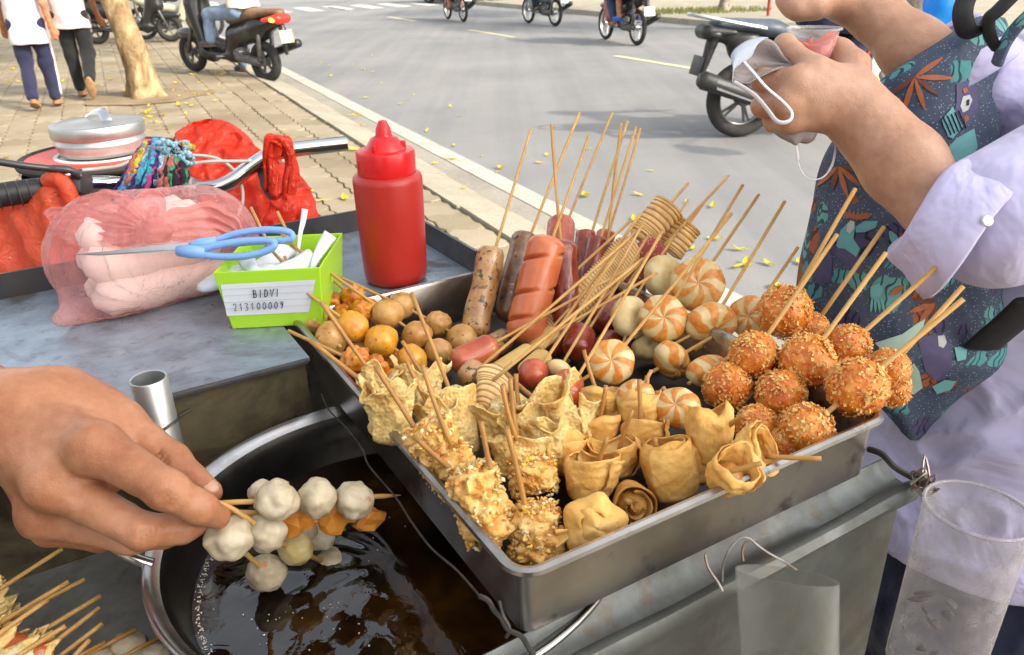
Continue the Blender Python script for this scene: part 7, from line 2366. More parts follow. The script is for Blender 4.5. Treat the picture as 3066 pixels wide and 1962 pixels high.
# the rest of the vendor, left of the photographer
s = SDF()
sh = V((-0.70, 0.02, 1.30))
s.chain([E0, (V((-0.66, 0.22, 1.12)), 0.045), (sh, 0.06)], 0.03)
s.cone(sh, V((-0.86, -0.06, 1.33)), 0.065, 0.08, 0.05)
s.cone(V((-0.88, -0.05, 0.95)), V((-0.86, -0.06, 1.25)), 0.13, 0.13, 0.06)
s.cone(V((-0.86, -0.06, 1.33)), V((-0.84, -0.03, 1.46)), 0.055, 0.052, 0.03)
s.ell(V((-0.82, 0.0, 1.57)), (0.09, 0.10, 0.12), None, 0.03)
s.cone(V((-0.78, 0.10, 1.56)), V((-0.775, 0.115, 1.53)), 0.010, 0.016, 0.01)
for dx in (-0.09, 0.09):
    s.chain([(V((-0.88 + dx, -0.05, 0.90)), 0.09), (V((-0.88 + dx, -0.02, 0.52)), 0.058), (V((-0.88 + dx, -0.05, 0.18)), 0.04), (V((-0.87 + dx, 0.08, 0.13)), 0.03)], 0.03)
s.chain([(V((-0.98, -0.10, 1.31)), 0.06), (V((-1.04, 0.02, 1.08)), 0.042), (V((-0.92, 0.20, 1.02)), 0.03)], 0.03)
body.add(s.mesh(0.011))
part(vendor, 'body', body, m_skin, 180)
s = SDF()
s.cone(V((-0.88, -0.05, 0.90)), V((-0.86, -0.06, 1.25)), 0.16, 0.155, 0.06).cone(V((-0.86, -0.06, 1.25)), V((-0.85, -0.05, 1.36)), 0.14, 0.08, 0.05)
s.chain([(sh, 0.078), (V((-0.672, 0.16, 1.17)), 0.066)], 0.03).cone(sh, V((-0.86, -0.06, 1.31)), 0.08, 0.1, 0.05)
s.chain([(V((-0.98, -0.10, 1.31)), 0.078), (V((-1.02, -0.02, 1.16)), 0.066)], 0.03)
part(vendor, 'shirt', s.mesh(0.011), c_grey, 180)
s = SDF()
for dx in (-0.09, 0.09):
    s.chain([(V((-0.88 + dx, -0.05, 0.92)), 0.105), (V((-0.88 + dx, -0.02, 0.52)), 0.08), (V((-0.88 + dx, -0.05, 0.20)), 0.07)], 0.04)
part(vendor, 'trousers', s.mesh(0.012), c_black, 180)
part(vendor, 'hair', SDF().ell(V((-0.825, -0.012, 1.595)), (0.10, 0.105, 0.12), None, 0.01).cut(V((-0.79, 0.11, 1.53)), (0.13, 0.08, 0.11), None, 0.015).mesh(0.01), m_hair, 180)
for dx in (-0.09, 0.09):
    part(vendor, 'shoe', blob(V((-0.87 + dx, 0.02, SZ + 0.036)), (0.048, 0.13, 0.036), sub=3), m_dshoe, 180)
m_nail = mat('finger_nail', (0.42, 0.21, 0.13), (0.48, 0.27, 0.18), 40, 0.3)
m_nail_dark = m_nail
def nail(par, p0, p1, r, up):
    d = (p1 - p0).normalized()
    n = (up - d * up.dot(d)).normalized()
    R = Matrix((d, n.cross(d), n)).transposed()
    part(par, 'nail', blob(p1 + n * r * 0.72 - d * r * 0.05, (r * .78, r * .62, r * .30), R, sub=3), m_nail, 180)
nail(vendor, ti_[0], tt[0], tt[1], (vz * 0.55 + CAM_R @ V((0.35, 0.75, 0))).normalized())
nail(vendor, tips[0][1][0], tips[0][2][0], tips[0][2][1] * .9, (vz * 0.25 + CAM_R @ V((0.75, -0.25, 0))).normalized())

# ================================================================== the customer
cust = thing('person', 'person in a lavender shirt holding a sauce cup and a grey mask', 'person', (0.62, 0.86, SZ))
s = SDF()
elL, elR = H(2870, 700, .665, 106), H(2870, 260, .80, 104)
s.chain([elL, H(2700, 490, .688, 107), H(2600, 375, .698, 88), H(2545, 318, .700, 78)], 0.02)
wl2 = H(2540, 308, .700, 78)
mc = [H(2436, 214, .684, 38), H(2384, 250, .680, 44), H(2352, 308, .684, 42), H(2368, 358, .694, 38)]
fin = [[H(2350, 134, .700, 30), H(2372, 152, .722, 28), H(2412, 168, .735, 25)],
       [H(2282, 240, .695, 33), H(2308, 262, .720, 29), H(2350, 270, .735, 26)],
       [H(2282, 318, .702, 31), H(2312, 335, .724, 27), H(2350, 338, .735, 25)],
       [H(2318, 366, .712, 29), H(2345, 378, .728, 24), H(2385, 375, .74, 22)]]
for m in mc:
    s.cone(wl2[0], m[0], wl2[1] * 0.74, m[1] * 1.02, 0.011)
s.cone(wl2[0], H(2440, 290, .70, 80)[0], wl2[1] * .92, 80 / FPX * .70, 0.02)
for i, m in enumerate(mc):
    s.chain([m] + fin[i], 0.0045)
    if i: s.ell(m[0] + vz * m[1] * 0.35, (m[1] * .8, m[1] * .8, m[1] * .6), CAM_R, 0.010)
s.chain([H(2545, 262, .706, 60), H(2552, 205, .722, 44), H(2518, 160, .735, 31), H(2494, 132, .742, 24)], 0.014)
s.cone(H(2545, 275, .706, 55)[0], mc[0][0], 50 / FPX * .7, 34 / FPX * .684, 0.012)
body = Geo().add(s.mesh(0.0016, micro))
s = SDF()
s.chain([elR, H(2735, 150, .808, 86), H(2615, 38, .818, 66), H(2550, -8, .820, 62)], 0.02)
w2 = H(2540, -14, .820, 60)
m2 = [H(2420, -2, .806, 42), H(2425, -50, .815, 42), H(2440, -90, .83, 40), H(2460, -115, .845, 34)]
f2_ = [[H(2372, 14, .806, 30), H(2352, -4, .812, 26), H(2358, -28, .818, 23)],
       [H(2362, -12, .822, 30), H(2346, -36, .828, 26), H(2362, -58, .832, 23)],
       [H(2380, -60, .838, 28), H(2366, -80, .845, 25), H(2384, -96, .85, 22)],
       [H(2405, -100, .85, 26), H(2395, -118, .856, 23), H(2408, -130, .86, 20)]]
for m in m2:
    s.cone(w2[0], m[0], w2[1] * .8, m[1] * 1.05, 0.018)
for i, m in enumerate(m2):
    s.chain([m] + f2_[i], 0.0045)
s.chain([H(2500, -5, .808, 50), H(2440, 18, .798, 34), H(2392, 26, .80, 28), H(2362, 4, .805, 23)], 0.010)
body.add(s.mesh(0.0018, micro))
s = SDF()
ch, pv = V((0.625, 0.87, 1.06)), V((0.63, 0.86, 0.80))
shL, shR = V((0.575, 0.70, 1.175)), V((0.59, 1.03, 1.175))
s.cone(pv, ch, 0.115, 0.11, 0.05).cone(ch, V((0.635, 0.865, 1.20)), 0.11, 0.06, 0.05)
s.cone(shL, V((0.60, 0.80, 1.17)), 0.05, 0.06, 0.04).cone(shR, V((0.60, 0.93, 1.17)), 0.05, 0.06, 0.04)
s.cone(V((0.64, 0.865, 1.20)), V((0.63, 0.865, 1.34)), 0.05, 0.045, 0.02)
s.ell(V((0.615, 0.865, 1.445)), (0.088, 0.072, 0.108), None, 0.02).ell(V((0.565, 0.865, 1.395)), (0.045, 0.045, 0.05), None, 0.03)
s.cone(V((0.527, 0.865, 1.45)), V((0.512, 0.865, 1.42)), 0.009, 0.014, 0.01)
for sg in (-1, 1):
    s.ell(V((0.62, 0.865 + 0.074 * sg, 1.435)), (0.02, 0.009, 0.03), None, 0.008)
s.chain([(shL, 0.05), elL], 0.03).chain([(shR, 0.05), elR], 0.03)
for dy in (-0.085, 0.085):
    s.chain([(V((0.63, 0.86 + dy, 0.78)), 0.085), (V((0.62, 0.86 + dy, 0.46)), 0.055), (V((0.64, 0.86 + dy, 0.175)), 0.037), (V((0.52, 0.86 + dy * 1.1, 0.13)), 0.028)], 0.03)
body.add(s.mesh(0.009))
part(cust, 'body', body, m_skin_fair, 180)
def shirt_mat():
    b = NB('lavender_shirt')
    n = b.noise(8, 3)
    col = b.ramp(n, [(0.35, (0.54, 0.51, 0.74)), (0.65, (0.60, 0.565, 0.78))])
    h = b.noise(9, 4, 0.55, None, 0.6)
    nr = b.bump(h, 0.6, 0.03)
    wv = b.noise(1400, 2)
    nr = b.bump(wv, 0.15, 0.0004, nr)
    sh = b.bsdf(col, 0.85, 0, 0.2, nr, sheen=0.2)
    tl = b.n('BsdfTranslucent', Color=(0.62, 0.58, 0.78))
    ms = b.n('MixShader'); ms.inputs[0].default_value = 0.15
    b.t.links.new(sh.outputs[0], ms.inputs[1]); b.t.links.new(tl.outputs[0], ms.inputs[2])
    return b.done(ms)
m_lav = shirt_mat()
def crease(amp, fr):
    def f(p):
        q = V((p.x * fr, p.y * fr, p.z * fr))
        w = noise.noise(V((q.x * 1.0 + q.z * 0.6, q.y, q.z * 0.45))) 
        r = 1 - abs(noise.noise(V((q.x * 0.8 - q.z * 0.9, q.y * 0.8, q.z * 0.5 + q.x * .6)) * 1.4)) * 2.4
        return p + (CAM_P - p).normalized() * (amp * (w * 0.7 + max(0, r) ** 2 * 0.9))
    return f
s = SDF()
s.cone(pv - Z * 0.02, ch, 0.155, 0.140, 0.05)
s.cone(pv - Z * 0.02, V((0.625, 0.855, 0.69)), 0.155, 0.185, 0.05)
s.cone(ch, V((0.635, 0.865, 1.19)), 0.135, 0.085, 0.05)
s.cone(shL, V((0.60, 0.80, 1.16)), 0.075, 0.09, 0.04).cone(shR, V((0.60, 0.93, 1.16)), 0.075, 0.09, 0.04)
s.cone(shL, elL[0] + V((0.03, 0.0, 0.012)), 0.084, 0.058, 0.03)
s.cone(shR, elR[0] + V((0.03, 0.02, 0.0)), 0.08, 0.052, 0.03)
s.half((0, 0, 0.665), (0, 0, -1))
part(cust, 'shirt', s.mesh(0.0065, crease(0.010, 13)), m_lav, 180)
# rolled cuffs
def cuff(par, pa, pb, ra, rb, seed, n=56, m=11):
    ax_ = (pb - pa); L = ax_.length; ax_.normalize()
    u, w = frame(ax_)
    prof = [(-0.006, 0.0), (0.001, -0.003), (0.006, 0.0), (0.007, L * .15), (0.006, L * .4), (0.007, L * .7), (0.006, L * .96), (0.002, L), (-0.006, L * .97)]
    vs = []
    for j, (dr, zz_) in enumerate(prof):
        for i in range(n):
            an = 2 * PI * i / n
            r = ra + (rb - ra) * (zz_ / L) + dr
            f = 1 + 0.05 * noise.noise(V((math.cos(an) * 1.5, math.sin(an) * 1.5, zz_ * 30 + seed))) + 0.012 * math.sin(an * 5 + zz_ * 70)
            d = u * math.cos(an) + w * math.sin(an)
            vs.append(pa + ax_ * (zz_ + 0.006 * math.sin(an * 2 + seed)) + d * (r * f))
    fs = [(j * n + i, j * n + (i + 1) % n, (j + 1) * n + (i + 1) % n, (j + 1) * n + i) for j in range(len(prof) - 1) for i in range(n)]
    return part(par, 'rolled_cuff', (vs, fs), m_lav, 180)
ca_ = Dp(2788, 632, .672); cb_ = Dp(2935, 742, .652)
cuff(cust, ca_, cb_, 0.0445, 0.0515, 1.0)
ca2 = Dp(2800, 150, .80); cb2 = Dp(2900, 250, .80)
cuff(cust, ca2, cb2, 0.042, 0.048, 4.0)
part(cust, 'button', lathe([(0.0, 0.002), (0.004, 0.002), (0.0045, 0.0)], Dp(2955, 662, .603), vz, 16), m_plate, 60)
s = SDF()
for dy in (-0.085, 0.085):
    s.chain([(V((0.63, 0.86 + dy, 0.64)), 0.10), (V((0.62, 0.86 + dy, 0.46)), 0.10), (V((0.64, 0.86 + dy, 0.20)), 0.09)], 0.05)
part(cust, 'trousers', s.mesh(0.01, crease(0.012, 10)), c_navy, 180)
part(cust, 'hair', SDF().ell(V((0.635, 0.865, 1.465)), (0.095, 0.088, 0.112), None, 0.01).cut(V((0.525, 0.865, 1.40)), (0.075, 0.11, 0.10), None, 0.015).cone(V((0.70, 0.865, 1.44)), V((0.73, 0.865, 1.25)), 0.04, 0.02, 0.02).mesh(0.009), m_hair, 180)
for dy in (-0.09, 0.09):
    part(cust, 'shoe', blob(V((0.56, 0.86 + dy, SZ + 0.036)), (0.125, 0.046, 0.036), sub=3), m_dshoe, 180)

# ------------------------------------------------------------------ sauce cup in the hand
def clear_mat(name, c, a, rough=0.08, dirt=0.0, sc=60):
    b = NB(name)
    g = b.bsdf(c, rough, 0, 0.6, b.bump(b.noise(40, 3), 0.1, 0.002))
    t = b.n('BsdfTransparent', Color=(0.95, 0.95, 0.94))
    fr = b.n('LayerWeight', Blend=0.35).outputs['Facing']
    f = b.math('ADD', a, b.math('MULTIPLY', b.math('POWER', fr, 2.0), 0.45))
    if dirt:
        d = b.ramp(b.noise(sc, 6, 0.7), [(0.45, (0, 0, 0)), (0.70, (1, 1, 1))])
        f = b.math('ADD', f, b.math('MULTIPLY', d, dirt))
    m = b.n('MixShader')
    b.t.links.new(f, m.inputs[0])
    b.t.links.new(t.outputs[0], m.inputs[1]); b.t.links.new(g.outputs[0], m.inputs[2])
    return b.done(m)
m_cup = clear_mat('clear_cup_plastic', (0.80, 0.78, 0.79), 0.19, 0.10)
m_chili = mat('red_chili_sauce', (0.48, 0.03, 0.008), (0.60, 0.07, 0.015), 90, 0.25, bump=0.5, bsc=120, bd=0.002, coat=0.4)
cr = Dp(2437, 84, .730)
crr = rpx(76, .730)
hz = 0.042
cup = thing('sauce_cup', 'small clear plastic cup of red chili sauce held in the hand', 'cup', (cr.x, cr.y, cr.z - hz))
o = part(cup, 'cup', lathe([(0.0, -hz), (crr * .70, -hz), (crr * .74, -hz + .003), (crr * .95, -.002), (crr * 1.0, 0.0), (crr * 1.05, 0.0006), (crr * 1.06, -0.0012), (crr * 1.0, -0.0016)], cr, Z, 48, rf=lambda w, i: 1 + 0.05 * math.cos(w)), m_cup, 60)
vs, fs = [], []
prof = [(0.0, -hz + .001), (crr * .68, -hz + .001), (crr * .72, -hz + .004), (crr * .89, -hz * .34), (crr * .85, -hz * .32), (crr * .4, -hz * .36), (0.0, -hz * .34)]
sv, sf = lathe(prof, cr, Z, 40)
out = []
for i, p in enumerate(sv):
    d = p - cr
    if d.z > -hz * .40:
        an = math.atan2(d.y, d.x)
        p = p + Z * (0.006 * max(0, noise.noise(V((math.cos(an) * 2.2, math.sin(an) * 2.2, 3)))) * 2 + 0.010 * max(0, math.cos(an + 0.15)) ** 3 * (d.xy.length / crr))
    out.append(p)
part(cup, 'sauce', (out, sf), m_chili, 180)

# ------------------------------------------------------------------ face mask hanging from the fingers
m_mask_in = mat('grey_mask_inside', (0.25, 0.215, 0.21), (0.30, 0.26, 0.25), 12, 0.9, bump=0.5, bsc=420, bd=0.0012)
m_mask_out = mat('pale_grey_mask_outside', (0.40, 0.43, 0.50), (0.45, 0.48, 0.55), 12, 0.9, bump=0.4, bsc=420, bd=0.0012)
m_loop = mat('white_elastic', (0.62, 0.60, 0.62), None, rough=0.8, bump=0.3, bsc=900)
mk = thing('face_mask', 'grey folded face mask dangling from the fingers by the cup', 'mask', tuple(Dp(2260, 250, .675)))
top = catmull([Dp(*q) for q in [(2192, 172, .670), (2230, 130, .672), (2282, 114, .676), (2318, 126, .684), (2345, 165, .690), (2372, 197, .690)]], 6)
bot = catmull([Dp(*q) for q in [(2196, 236, .668), (2210, 246, .668), (2238, 250, .668), (2268, 234, .670), (2320, 210, .676), (2372, 199, .690)]], 6)
n = len(top)
def mfn(u, v):
    a, b = top[min(n - 1, round(u * (n - 1)))], bot[min(n - 1, round(u * (n - 1)))]
    w = math.sin(PI * v)
    pl_ = 0.0022 * math.sin(v * 19)
    return a.lerp(b, v) - vz * (0.020 * w * math.sin(PI * min(1, u * 1.05)) - pl_)
o = part(mk, 'inner_layer', surf(mfn, n, 22), m_mask_in, 180); solid(o, 0.0008)
bt_ = catmull([Dp(*q) for q in [(2190, 166, .667), (2190, 225, .664), (2194, 250, .664)]], 4)
o_top = [(2188, 168), (2200, 148), (2230, 126), (2262, 115), (2283, 112), (2300, 114)]
i_bot = [(2193, 252), (2197, 210), (2226, 190), (2249, 172), (2253, 150), (2275, 126)]
A_ = catmull([Dp(x, y, .668 + .006 * i / 5) for i, (x, y) in enumerate(o_top)], 5)
B_ = catmull([Dp(x, y, .660 + .012 * i / 5) for i, (x, y) in enumerate(i_bot)], 5)
o = part(mk, 'outer_layer', surf(lambda u, v: A_[round(u * (len(A_) - 1))].lerp(B_[round(u * (len(A_) - 1))], v) + vz * (0.004 * math.sin(PI * v)), len(A_), 9), m_mask_out, 180); solid(o, 0.0008)
lp_ = [(2228, 186, .664), (2255, 216, .660), (2295, 262, .656), (2345, 305, .653), (2370, 335, .652), (2368, 358, .652), (2345, 368, .652), (2322, 360, .653), (2295, 325, .655), (2262, 288, .658), (2225, 262, .662), (2196, 246, .664)]
part(mk, 'ear_loop', tube(catmull([Dp(*q) for q in lp_], 6), 0.0019, 8, True, 0.45), m_loop, 180)
part(mk, 'lower_fold', SDF().cone(Dp(2352, 372, .705), Dp(2415, 400, .705), 0.012, 0.009, 0.008).cone(Dp(2375, 400, .703), Dp(2382, 428, .70), 0.009, 0.003, 0.006).mesh(0.0018, micro), m_mask_in, 180)
lp_ = [(2383, 426, .70), (2388, 455, .70), (2393, 495, .70), (2412, 528, .70), (2440, 538, .70), (2468, 528, .70), (2490, 498, .705), (2500, 460, .71), (2504, 425, .715)]
part(mk, 'ear_loop', tube(catmull([Dp(*q) for q in lp_], 6), [0.0014] * 10 + [0.0007] * 24 + [0.0011] * 15, 6, True, 0.5), m_loop, 180)

# ------------------------------------------------------------------ printed bag worn in front
def print_mat():
    b = NB('printed_navy_fabric')
    co = b.co()
    dist = b.n('TexNoise', Vector=co, Scale=30.0, Detail=2.0).outputs['Color']
    wv = b.n('VectorMath', {'operation': 'MULTIPLY_ADD'}, _0=dist, _1=(0.03, 0.03, 0.03), _2=co).outputs[0]
    cell = b.n('TexVoronoi', Vector=wv, Scale=34.0)
    cs = b.n('SeparateColor', Color=cell.outputs['Color']).outputs
    dd = cell.outputs['Distance']
    base = b.ramp(b.noise(14, 2), [(0.4, (0.045, 0.062, 0.10)), (0.6, (0.07, 0.09, 0.135))])
    dots = b.ramp(b.vor(330, 'F1'), [(0.16, (1, 1, 1)), (0.24, (0, 0, 0))])
    base = b.mix(b.math('MULTIPLY', dots, 0.7), base, (0.36, 0.42, 0.50))
    kind = b.ramp(cs[0], [(0.0, (0, 0, 0)), (0.30, (0.085, 0.27, 0.28)), (0.52, (0.07, 0.06, 0.13)), (0.66, (0.13, 0.32, 0.30)), (0.80, (0.30, 0.085, 0.028)), (0.92, (0, 0, 0))], 'CONSTANT')
    on = b.ramp(cs[0], [(0.0, (0, 0, 0)), (0.30, (1, 1, 1)), (0.92, (0, 0, 0))], 'CONSTANT')
    inside = b.ramp(dd, [(0.44, (1, 1, 1)), (0.47, (0, 0, 0))])
    col = b.mix(b.math('MULTIPLY', on, inside), base, kind)
    ang = b.n('TexWave', Vector=wv, Scale=42.0, Distortion=5.0, Detail=1.0).outputs['Fac']
    stripe = b.ramp(ang, [(0.12, (1, 1, 1)), (0.2, (0, 0, 0))])
    col = b.mix(b.math('MULTIPLY', b.math('MULTIPLY', stripe, inside), b.math('MULTIPLY', on, 0.85)), col, (0.012, 0.014, 0.03))
    fine = b.noise(1500, 2)
    return b.done(b.bsdf(col, 0.75, 0, 0.3, b.bump(fine, 0.2, 0.0005, b.bump(b.noise(11, 4), 0.6, 0.02))))
m_print = print_mat()
m_strap = mat('black_webbing', (0.010, 0.010, 0.011), (0.018, 0.018, 0.019), 60, 0.8, bump=0.3, bsc=700)
rows_ = [(62, 2905, 3010), (110, 2830, 3015), (150, 2775, 3008), (200, 2690, 2995), (255, 2606, 2978), (320, 2575, 2962), (430, 2496, 2955), (560, 2466, 2955), (700, 2436, 2955), (800, 2410, 2965), (900, 2400, 2975), (1000, 2430, 2982), (1060, 2470, 2975), (1110, 2530, 2940), (1180, 2600, 2870), (1250, 2670, 2805), (1300, 2705, 2770), (1318, 2725, 2750)]
NR, NA = 64, 48
ys = np.linspace(62, 1318, NR)
Lx = np.interp(ys, [r[0] for r in rows_], [r[1] for r in rows_])
Rx_ = np.interp(ys, [r[0] for r in rows_], [r[2] for r in rows_])
ker = np.ones(5) / 5
Lx[2:-2] = np.convolve(Lx, ker, 'valid'); Rx_[2:-2] = np.convolve(Rx_, ker, 'valid')
vs = []
for j in range(NR):
    y = ys[j]
    d0 = 0.765 + 0.00013 * y
    a, b_ = Dp(Lx[j], y, d0), Dp(Rx_[j], y, d0)
    c = (a + b_) / 2
    hw = (b_ - a) / 2
    tk = min(0.075, hw.length * 0.8)
    for i in range(NA):
        an = 2 * PI * i / NA
        ca, sa = math.cos(an), math.sin(an)
        ca = math.copysign(abs(ca) ** 0.75, ca); sa = math.copysign(abs(sa) ** 0.75, sa)
        p = c + hw * ca + vz * (tk * sa)
        w = noise.noise(V((p.x * 11, p.y * 6, p.z * 14))) + 0.6 * noise.noise(V((p.x * 26 + p.z * 14, p.y * 10, p.z * 20)))
        vs.append(p + vz * (0.010 * w))
fs = [(j * NA + i, (j + 1) * NA + i, (j + 1) * NA + (i + 1) % NA, j * NA + (i + 1) % NA) for j in range(NR - 1) for i in range(NA)]
fs.append(tuple(range(NA))); fs.append(tuple((NR - 1) * NA + i for i in range(NA - 1, -1, -1)))
bag = thing('printed_bag', 'navy fabric bag printed with jungle leaves and birds in front of the shirt', 'bag', tuple(Dp(2735, 1310, .93)))
bagm = part(bag, 'pouch', (list(vs), fs), m_print, 180)
bvh = BVHTree.FromPolygons(vs, fs)
def onbag(px, py, off=0.0007):
    d = ray(px, py).normalized()
    hit, nrm, _, _ = bvh.ray_cast(CAM_P, d)
    if hit is None: return None
    if nrm.dot(d) > 0: nrm = -nrm
    return hit + nrm * off
def decal(name, poly, m, off=0.0007, sub=5, parent=None):
    # flat print laid on the cloth: fan from the centroid, each point dropped onto the fabric
    cx = sum(p[0] for p in poly) / len(poly); cy = sum(p[1] for p in poly) / len(poly)
    pts = []
    for i in range(len(poly)):
        a, b = poly[i], poly[(i + 1) % len(poly)]
        for k in range(3):
            pts.append((a[0] + (b[0] - a[0]) * k / 3, a[1] + (b[1] - a[1]) * k / 3))
    n = len(pts)
    vv, ff = [], []
    for k in range(sub + 1):
        t = k / sub
        for x, y in pts:
            q = onbag(cx + (x - cx) * t, cy + (y - cy) * t, off)
            if q is None: return None
            vv.append(q)
    for k in range(sub):
        for i in range(n):
            j = (i + 1) % n
            if k == 0: ff.append((n + i, n + j, 0))
            else: ff.append((k * n + i, k * n + j, (k + 1) * n + j, (k + 1) * n + i))
    for i, f in enumerate(ff):
        if len(f) == 4: ff[i] = f[::-1]
    return part(parent or bagm, name, (vv, ff), m, 180)
pt_o = mat('print_orange', (0.33, 0.095, 0.035), (0.42, 0.13, 0.05), 60, 0.75)
pt_b = mat('print_brown', (0.11, 0.04, 0.025), (0.16, 0.06, 0.035), 60, 0.75)
pt_t = mat('print_teal', (0.12, 0.33, 0.34), (0.15, 0.38, 0.38), 60, 0.75)
pt_p = mat('print_slate', (0.075, 0.065, 0.14), (0.095, 0.08, 0.165), 60, 0.75)
pt_w = mat('print_pale', (0.46, 0.46, 0.44), (0.52, 0.52, 0.50), 60, 0.75)
pt_k = mat('print_ink', (0.012, 0.014, 0.03), None, rough=0.75)
def leaflet(cx, cy, ang, L, w, m, off=0.0010):
    P = []
    for i in range(9):
        t = i / 8
        P.append((t * L, w * math.sin(PI * t) ** 0.8))
    for i in range(7, 0, -1):
        t = i / 8
        P.append((t * L, -w * math.sin(PI * t) ** 0.8))
    c, s_ = math.cos(ang), math.sin(ang)
    return decal('printed_leaf', [(cx + x * c - y * s_, cy + x * s_ + y * c) for x, y in P], m, off)
def palm(cx, cy, L, a0, a1, n, w, m):
    for i in range(n):
        a = math.radians(a0 + (a1 - a0) * i / (n - 1))
        leaflet(cx, cy, a, L * (0.85 + 0.25 * ((i * 7) % 3) / 2), w, m if i % 3 else pt_b, 0.0009 + 0.0001 * i)
palm(2738, 232, 108, -70, 215, 9, 8, pt_o)
palm(2512, 498, 92, 10, 200, 7, 8, pt_o)
palm(2800, 905, 80, 100, 190, 4, 9, pt_o)
def poly(name, pts, m, off): return decal(name, pts, m, off)
# big feathered leaf with dark veins
poly('printed_leaf', [(2700, 335), (2725, 350), (2760, 372), (2772, 400), (2752, 418), (2722, 402), (2700, 375)], pt_t, .0009)
for a, b in (((2703, 340), (2752, 415)), ((2712, 372), (2700, 372)), ((2722, 378), (2735, 358)), ((2735, 395), (2757, 374)), ((2740, 402), (2716, 396))):
    P = [onbag(a[0] + (b[0] - a[0]) * t / 8, a[1] + (b[1] - a[1]) * t / 8, .0016) for t in range(9)]
    if all(P): part(bagm, 'printed_line', tube(P, 0.0006, 4), pt_k, 180)
poly('printed_bird', [(2862, 250), (2900, 240), (2925, 265), (2925, 320), (2905, 370), (2870, 395), (2850, 360), (2862, 310)], pt_p, .0009)
poly('printed_face', [(2880, 290), (2900, 284), (2908, 300), (2896, 330), (2880, 338), (2872, 318)], pt_w, .0014)
poly('printed_eye', [(2890, 300), (2898, 298), (2897, 316), (2889, 318)], pt_k, .0020)
poly('printed_cheek', [(2878, 268), (2890, 262), (2896, 272), (2884, 282)], pt_o, .0014)
poly('printed_cheek', [(2884, 350), (2895, 346), (2898, 360), (2886, 368)], pt_o, .0014)
poly('printed_wing', [(2818, 360), (2850, 320), (2880, 380), (2850, 415), (2836, 410)], pt_t, .0014)
for i in range(5):
    P = [onbag(2826 + 11 * i + 22 * t / 6 - 4, 352 - 5 * i + 52 * t / 6, .0020) for t in range(7)]
    if all(P): part(bagm, 'printed_line', tube(P, 0.0006, 4), pt_k, 180)
poly('printed_leaf', [(2812, 470), (2862, 415), (2915, 385), (2925, 440), (2900, 510), (2850, 505)], pt_t, .0009)
# crested bird lower down
poly('printed_bird', [(2518, 690), (2548, 660), (2562, 672), (2556, 715), (2575, 745), (2560, 780), (2530, 770), (2505, 735)], pt_t, .0009)
poly('printed_face', [(2538, 672), (2548, 660), (2560, 664), (2560, 684), (2545, 700), (2536, 692)], pt_w, .0014)
for i in range(7):
    leaflet(2544 + 7 * i, 662 - 2 * abs(i - 3), math.radians(-115 + 13 * i), 30, 5, pt_o, .0018 + .0001 * i)
poly('printed_wing', [(2562, 680), (2590, 662), (2628, 662), (2622, 682), (2590, 695), (2564, 696)], pt_t, .0014)
poly('printed_bird', [(2505, 742), (2530, 745), (2592, 790), (2575, 822), (2540, 800), (2505, 768)], pt_p, .0012)
poly('printed_bird', [(2450, 770), (2480, 740), (2495, 770), (2490, 840), (2462, 860), (2440, 835)], pt_p, .0009)
poly('printed_leaf', [(2606, 858), (2632, 845), (2642, 868), (2628, 905), (2606, 890)], pt_t, .0009)
for i in range(4):
    leaflet(2612 + 8 * i, 884, math.radians(95 - 6 * i), 52, 4, pt_t, .0012)
leaflet(2660, 885, math.radians(-32), 56, 9, pt_o)
leaflet(2662, 690, math.radians(60), 60, 12, pt_t)
poly('printed_bird', [(2745, 1010), (2800, 1000), (2845, 1030), (2850, 1100), (2800, 1140), (2770, 1110)], pt_p, .0009)
poly('printed_face', [(2805, 1005), (2825, 1003), (2832, 1025), (2822, 1042), (2808, 1035)], pt_w, .0014)
poly('printed_leaf', [(2855, 1040), (2895, 1035), (2890, 1075), (2865, 1080)], pt_t, .0011)
poly('printed_leaf', [(2790, 1155), (2830, 1135), (2862, 1140), (2845, 1165), (2805, 1178)], pt_t, .0011)
poly('printed_leaf', [(2700, 1140), (2735, 1085), (2752, 1110), (2762, 1160), (2735, 1180)], mat('print_mint', (0.36, 0.52, 0.44), None, rough=0.75), .0009)
poly('printed_leaf', [(2620, 1025), (2700, 1000), (2770, 950), (2760, 990), (2700, 1045), (2650, 1060)], mat('print_mint_pale', (0.40, 0.55, 0.48), None, rough=0.75), .0009)
Csp = lambda pts, r, n=8: tube(catmull([Dp(*q) for q in pts], 7), r, n, True, 0.45)
part(bag, 'strap', tube(catmull([Dp(*q) for q in [(2905, -30, .72), (2885, 20, .715), (2884, 60, .715), (2900, 95, .72), (2935, 92, .73), (2955, 60, .74)]], 7), 0.0085, 10, True, 0.45), m_strap, 180)
part(bag, 'strap', tube(catmull([Dp(*q) for q in [(3040, -20, .70), (2990, 30, .705), (2960, 60, .71), (2965, 110, .715), (2985, 145, .72)]], 7), 0.0095, 10, True, 0.45), m_strap, 180)
part(bag, 'shoulder_strap', tube(catmull([Dp(*q) for q in [(3110, 20, .69), (3050, 75, .70), (3010, 130, .71), (2985, 190, .72)]], 7), 0.014, 10, True, 0.35), m_print, 180)
part(bag, 'waist_strap', tube(catmull([Dp(*q) for q in [(2940, 1040, .83), (2985, 1000, .80), (3040, 955, .77), (3100, 900, .74)]], 7), 0.020, 10, True, 0.2), m_strap, 180)
part(bag, 'strap', tube(catmull([Dp(*q) for q in [(2775, 870, .84), (2800, 900, .82), (2810, 940, .82)]], 7), 0.012, 10, True, 0.3), m_strap, 180)
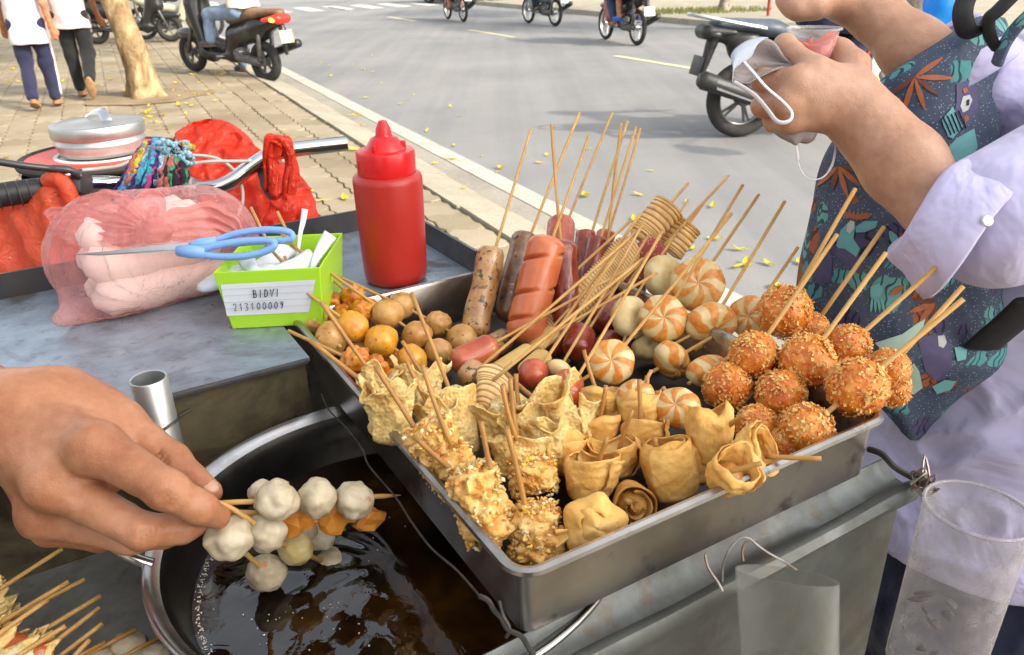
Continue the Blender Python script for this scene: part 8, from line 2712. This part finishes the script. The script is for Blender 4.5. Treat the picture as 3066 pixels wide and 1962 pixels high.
# ================================================================== clear containers, blue bag
m_frost = clear_mat('scuffed_clear_plastic', (0.50, 0.47, 0.49), 0.24, 0.25, 0.24, 60)
m_clear2 = clear_mat('clear_plastic_sheet', (0.40, 0.40, 0.37), 0.06, 0.15, 0.06, 50)
m_dark_in = mat('dark_lumps', (0.05, 0.04, 0.04), (0.12, 0.09, 0.08), 60, 0.7)
ct, cb3 = Dp(2930, 1525, .545), Dp(2790, 1990, .600)
ax_ = (cb3 - ct).normalized()
rc_ = 0.0335
tub = thing('clear_tub', 'scuffed clear plastic tub wired to the cart corner by the shirt', 'tub', tuple(cb3))
L3 = (cb3 - ct).length
part(tub, 'shell', lathe([(rc_ * 1.0, 0.0), (rc_ * 1.015, 0.001), (rc_ * 1.01, 0.012), (rc_, 0.013), (rc_ * .985, L3 * .5), (rc_ * .96, L3), (rc_ * .8, L3 + .006), (0, L3 + .004)], ct, ax_, 48), m_frost, 60)
part(tub, 'rim', torus(ct, ax_, rc_ * 1.01, 0.0013, 48, 6), m_frost, 180)
rr2 = random.Random(5)
g = Geo()
for i in range(14):
    w = rr2.uniform(0, 6.28); q = rr2.random() ** .5 * rc_ * .8
    u, w_ = frame(ax_)
    g.add(blob(ct + ax_ * (L3 * rr2.uniform(.55, .98)) + u * q * math.cos(w) + w_ * q * math.sin(w), (rr2.uniform(.003, .008), rr2.uniform(.002, .005), .0015), Matrix.Rotation(i, 3, (.4, .5, .7)), .5, 2, 2, i))
o = part(tub, 'scraps', g, m_dark_in, 180); o['kind'] = 'stuff'
# cut plastic cup hanging on the front panel
pts_t = [(2100, 1730), (2160, 1700), (2240, 1672), (2330, 1660), (2400, 1685)]
cup2 = thing('cut_plastic_bottle', 'clear cut plastic bottle wired against the front panel', 'bottle', tuple(Dp(2300, 1960, .42)))
cc = Dp(2350, 1760, .455); dn = (Dp(2360, 2060, .49) - cc).normalized()
u_, w_ = frame(dn)
def bf(u, v):
    an = 2 * PI * u
    r = 0.046
    sl = 0.036 * math.cos(an - 0.2)
    return cc + u_ * (r * math.cos(an)) + w_ * (r * 0.55 * math.sin(an)) + dn * (sl * (1 - v) - 0.01 + 0.11 * v)
o = part(cup2, 'shell', surf(bf, 48, 10, True), m_clear2, 180); solid(o, 0.0006)
# blue bag hanging by the rugged tree
m_blue = film_mat('blue_bag_film', (0.02, 0.30, 0.72), 0.92, 0.3, 0.6, 6)
pb2 = Dp(2830, 40, 4.9)
s = SDF().cone(Dp(2838, -60, 4.9), Dp(2830, 10, 4.9), 0.06, 0.10, 0.05).cone(Dp(2825, 20, 4.9), Dp(2790, 75, 4.9), 0.10, 0.05, 0.08).cone(Dp(2835, 20, 4.9), Dp(2865, 60, 4.9), 0.10, 0.05, 0.08)
t = thing('blue_bag', 'bright blue plastic bag hanging beside the rugged grey trunk', 'plastic bag', tuple(Dp(2830, 80, 4.9)))
part(t, 'film', s.mesh(0.02, lambda p: p + vz * 0.03 * noise.noise(p * 9)), m_blue, 180)
sp1, sp2 = Dp(2815, -60, 4.85), G(2755, 130, 0.0)
t = thing('leaning_stick', 'thin dark stick leaning between the trunk and the blue bag', 'stick', tuple(sp2))
part(t, 'stick_shaft', tube([sp1, sp2], 0.012, 8), m_bark_grey, 180)
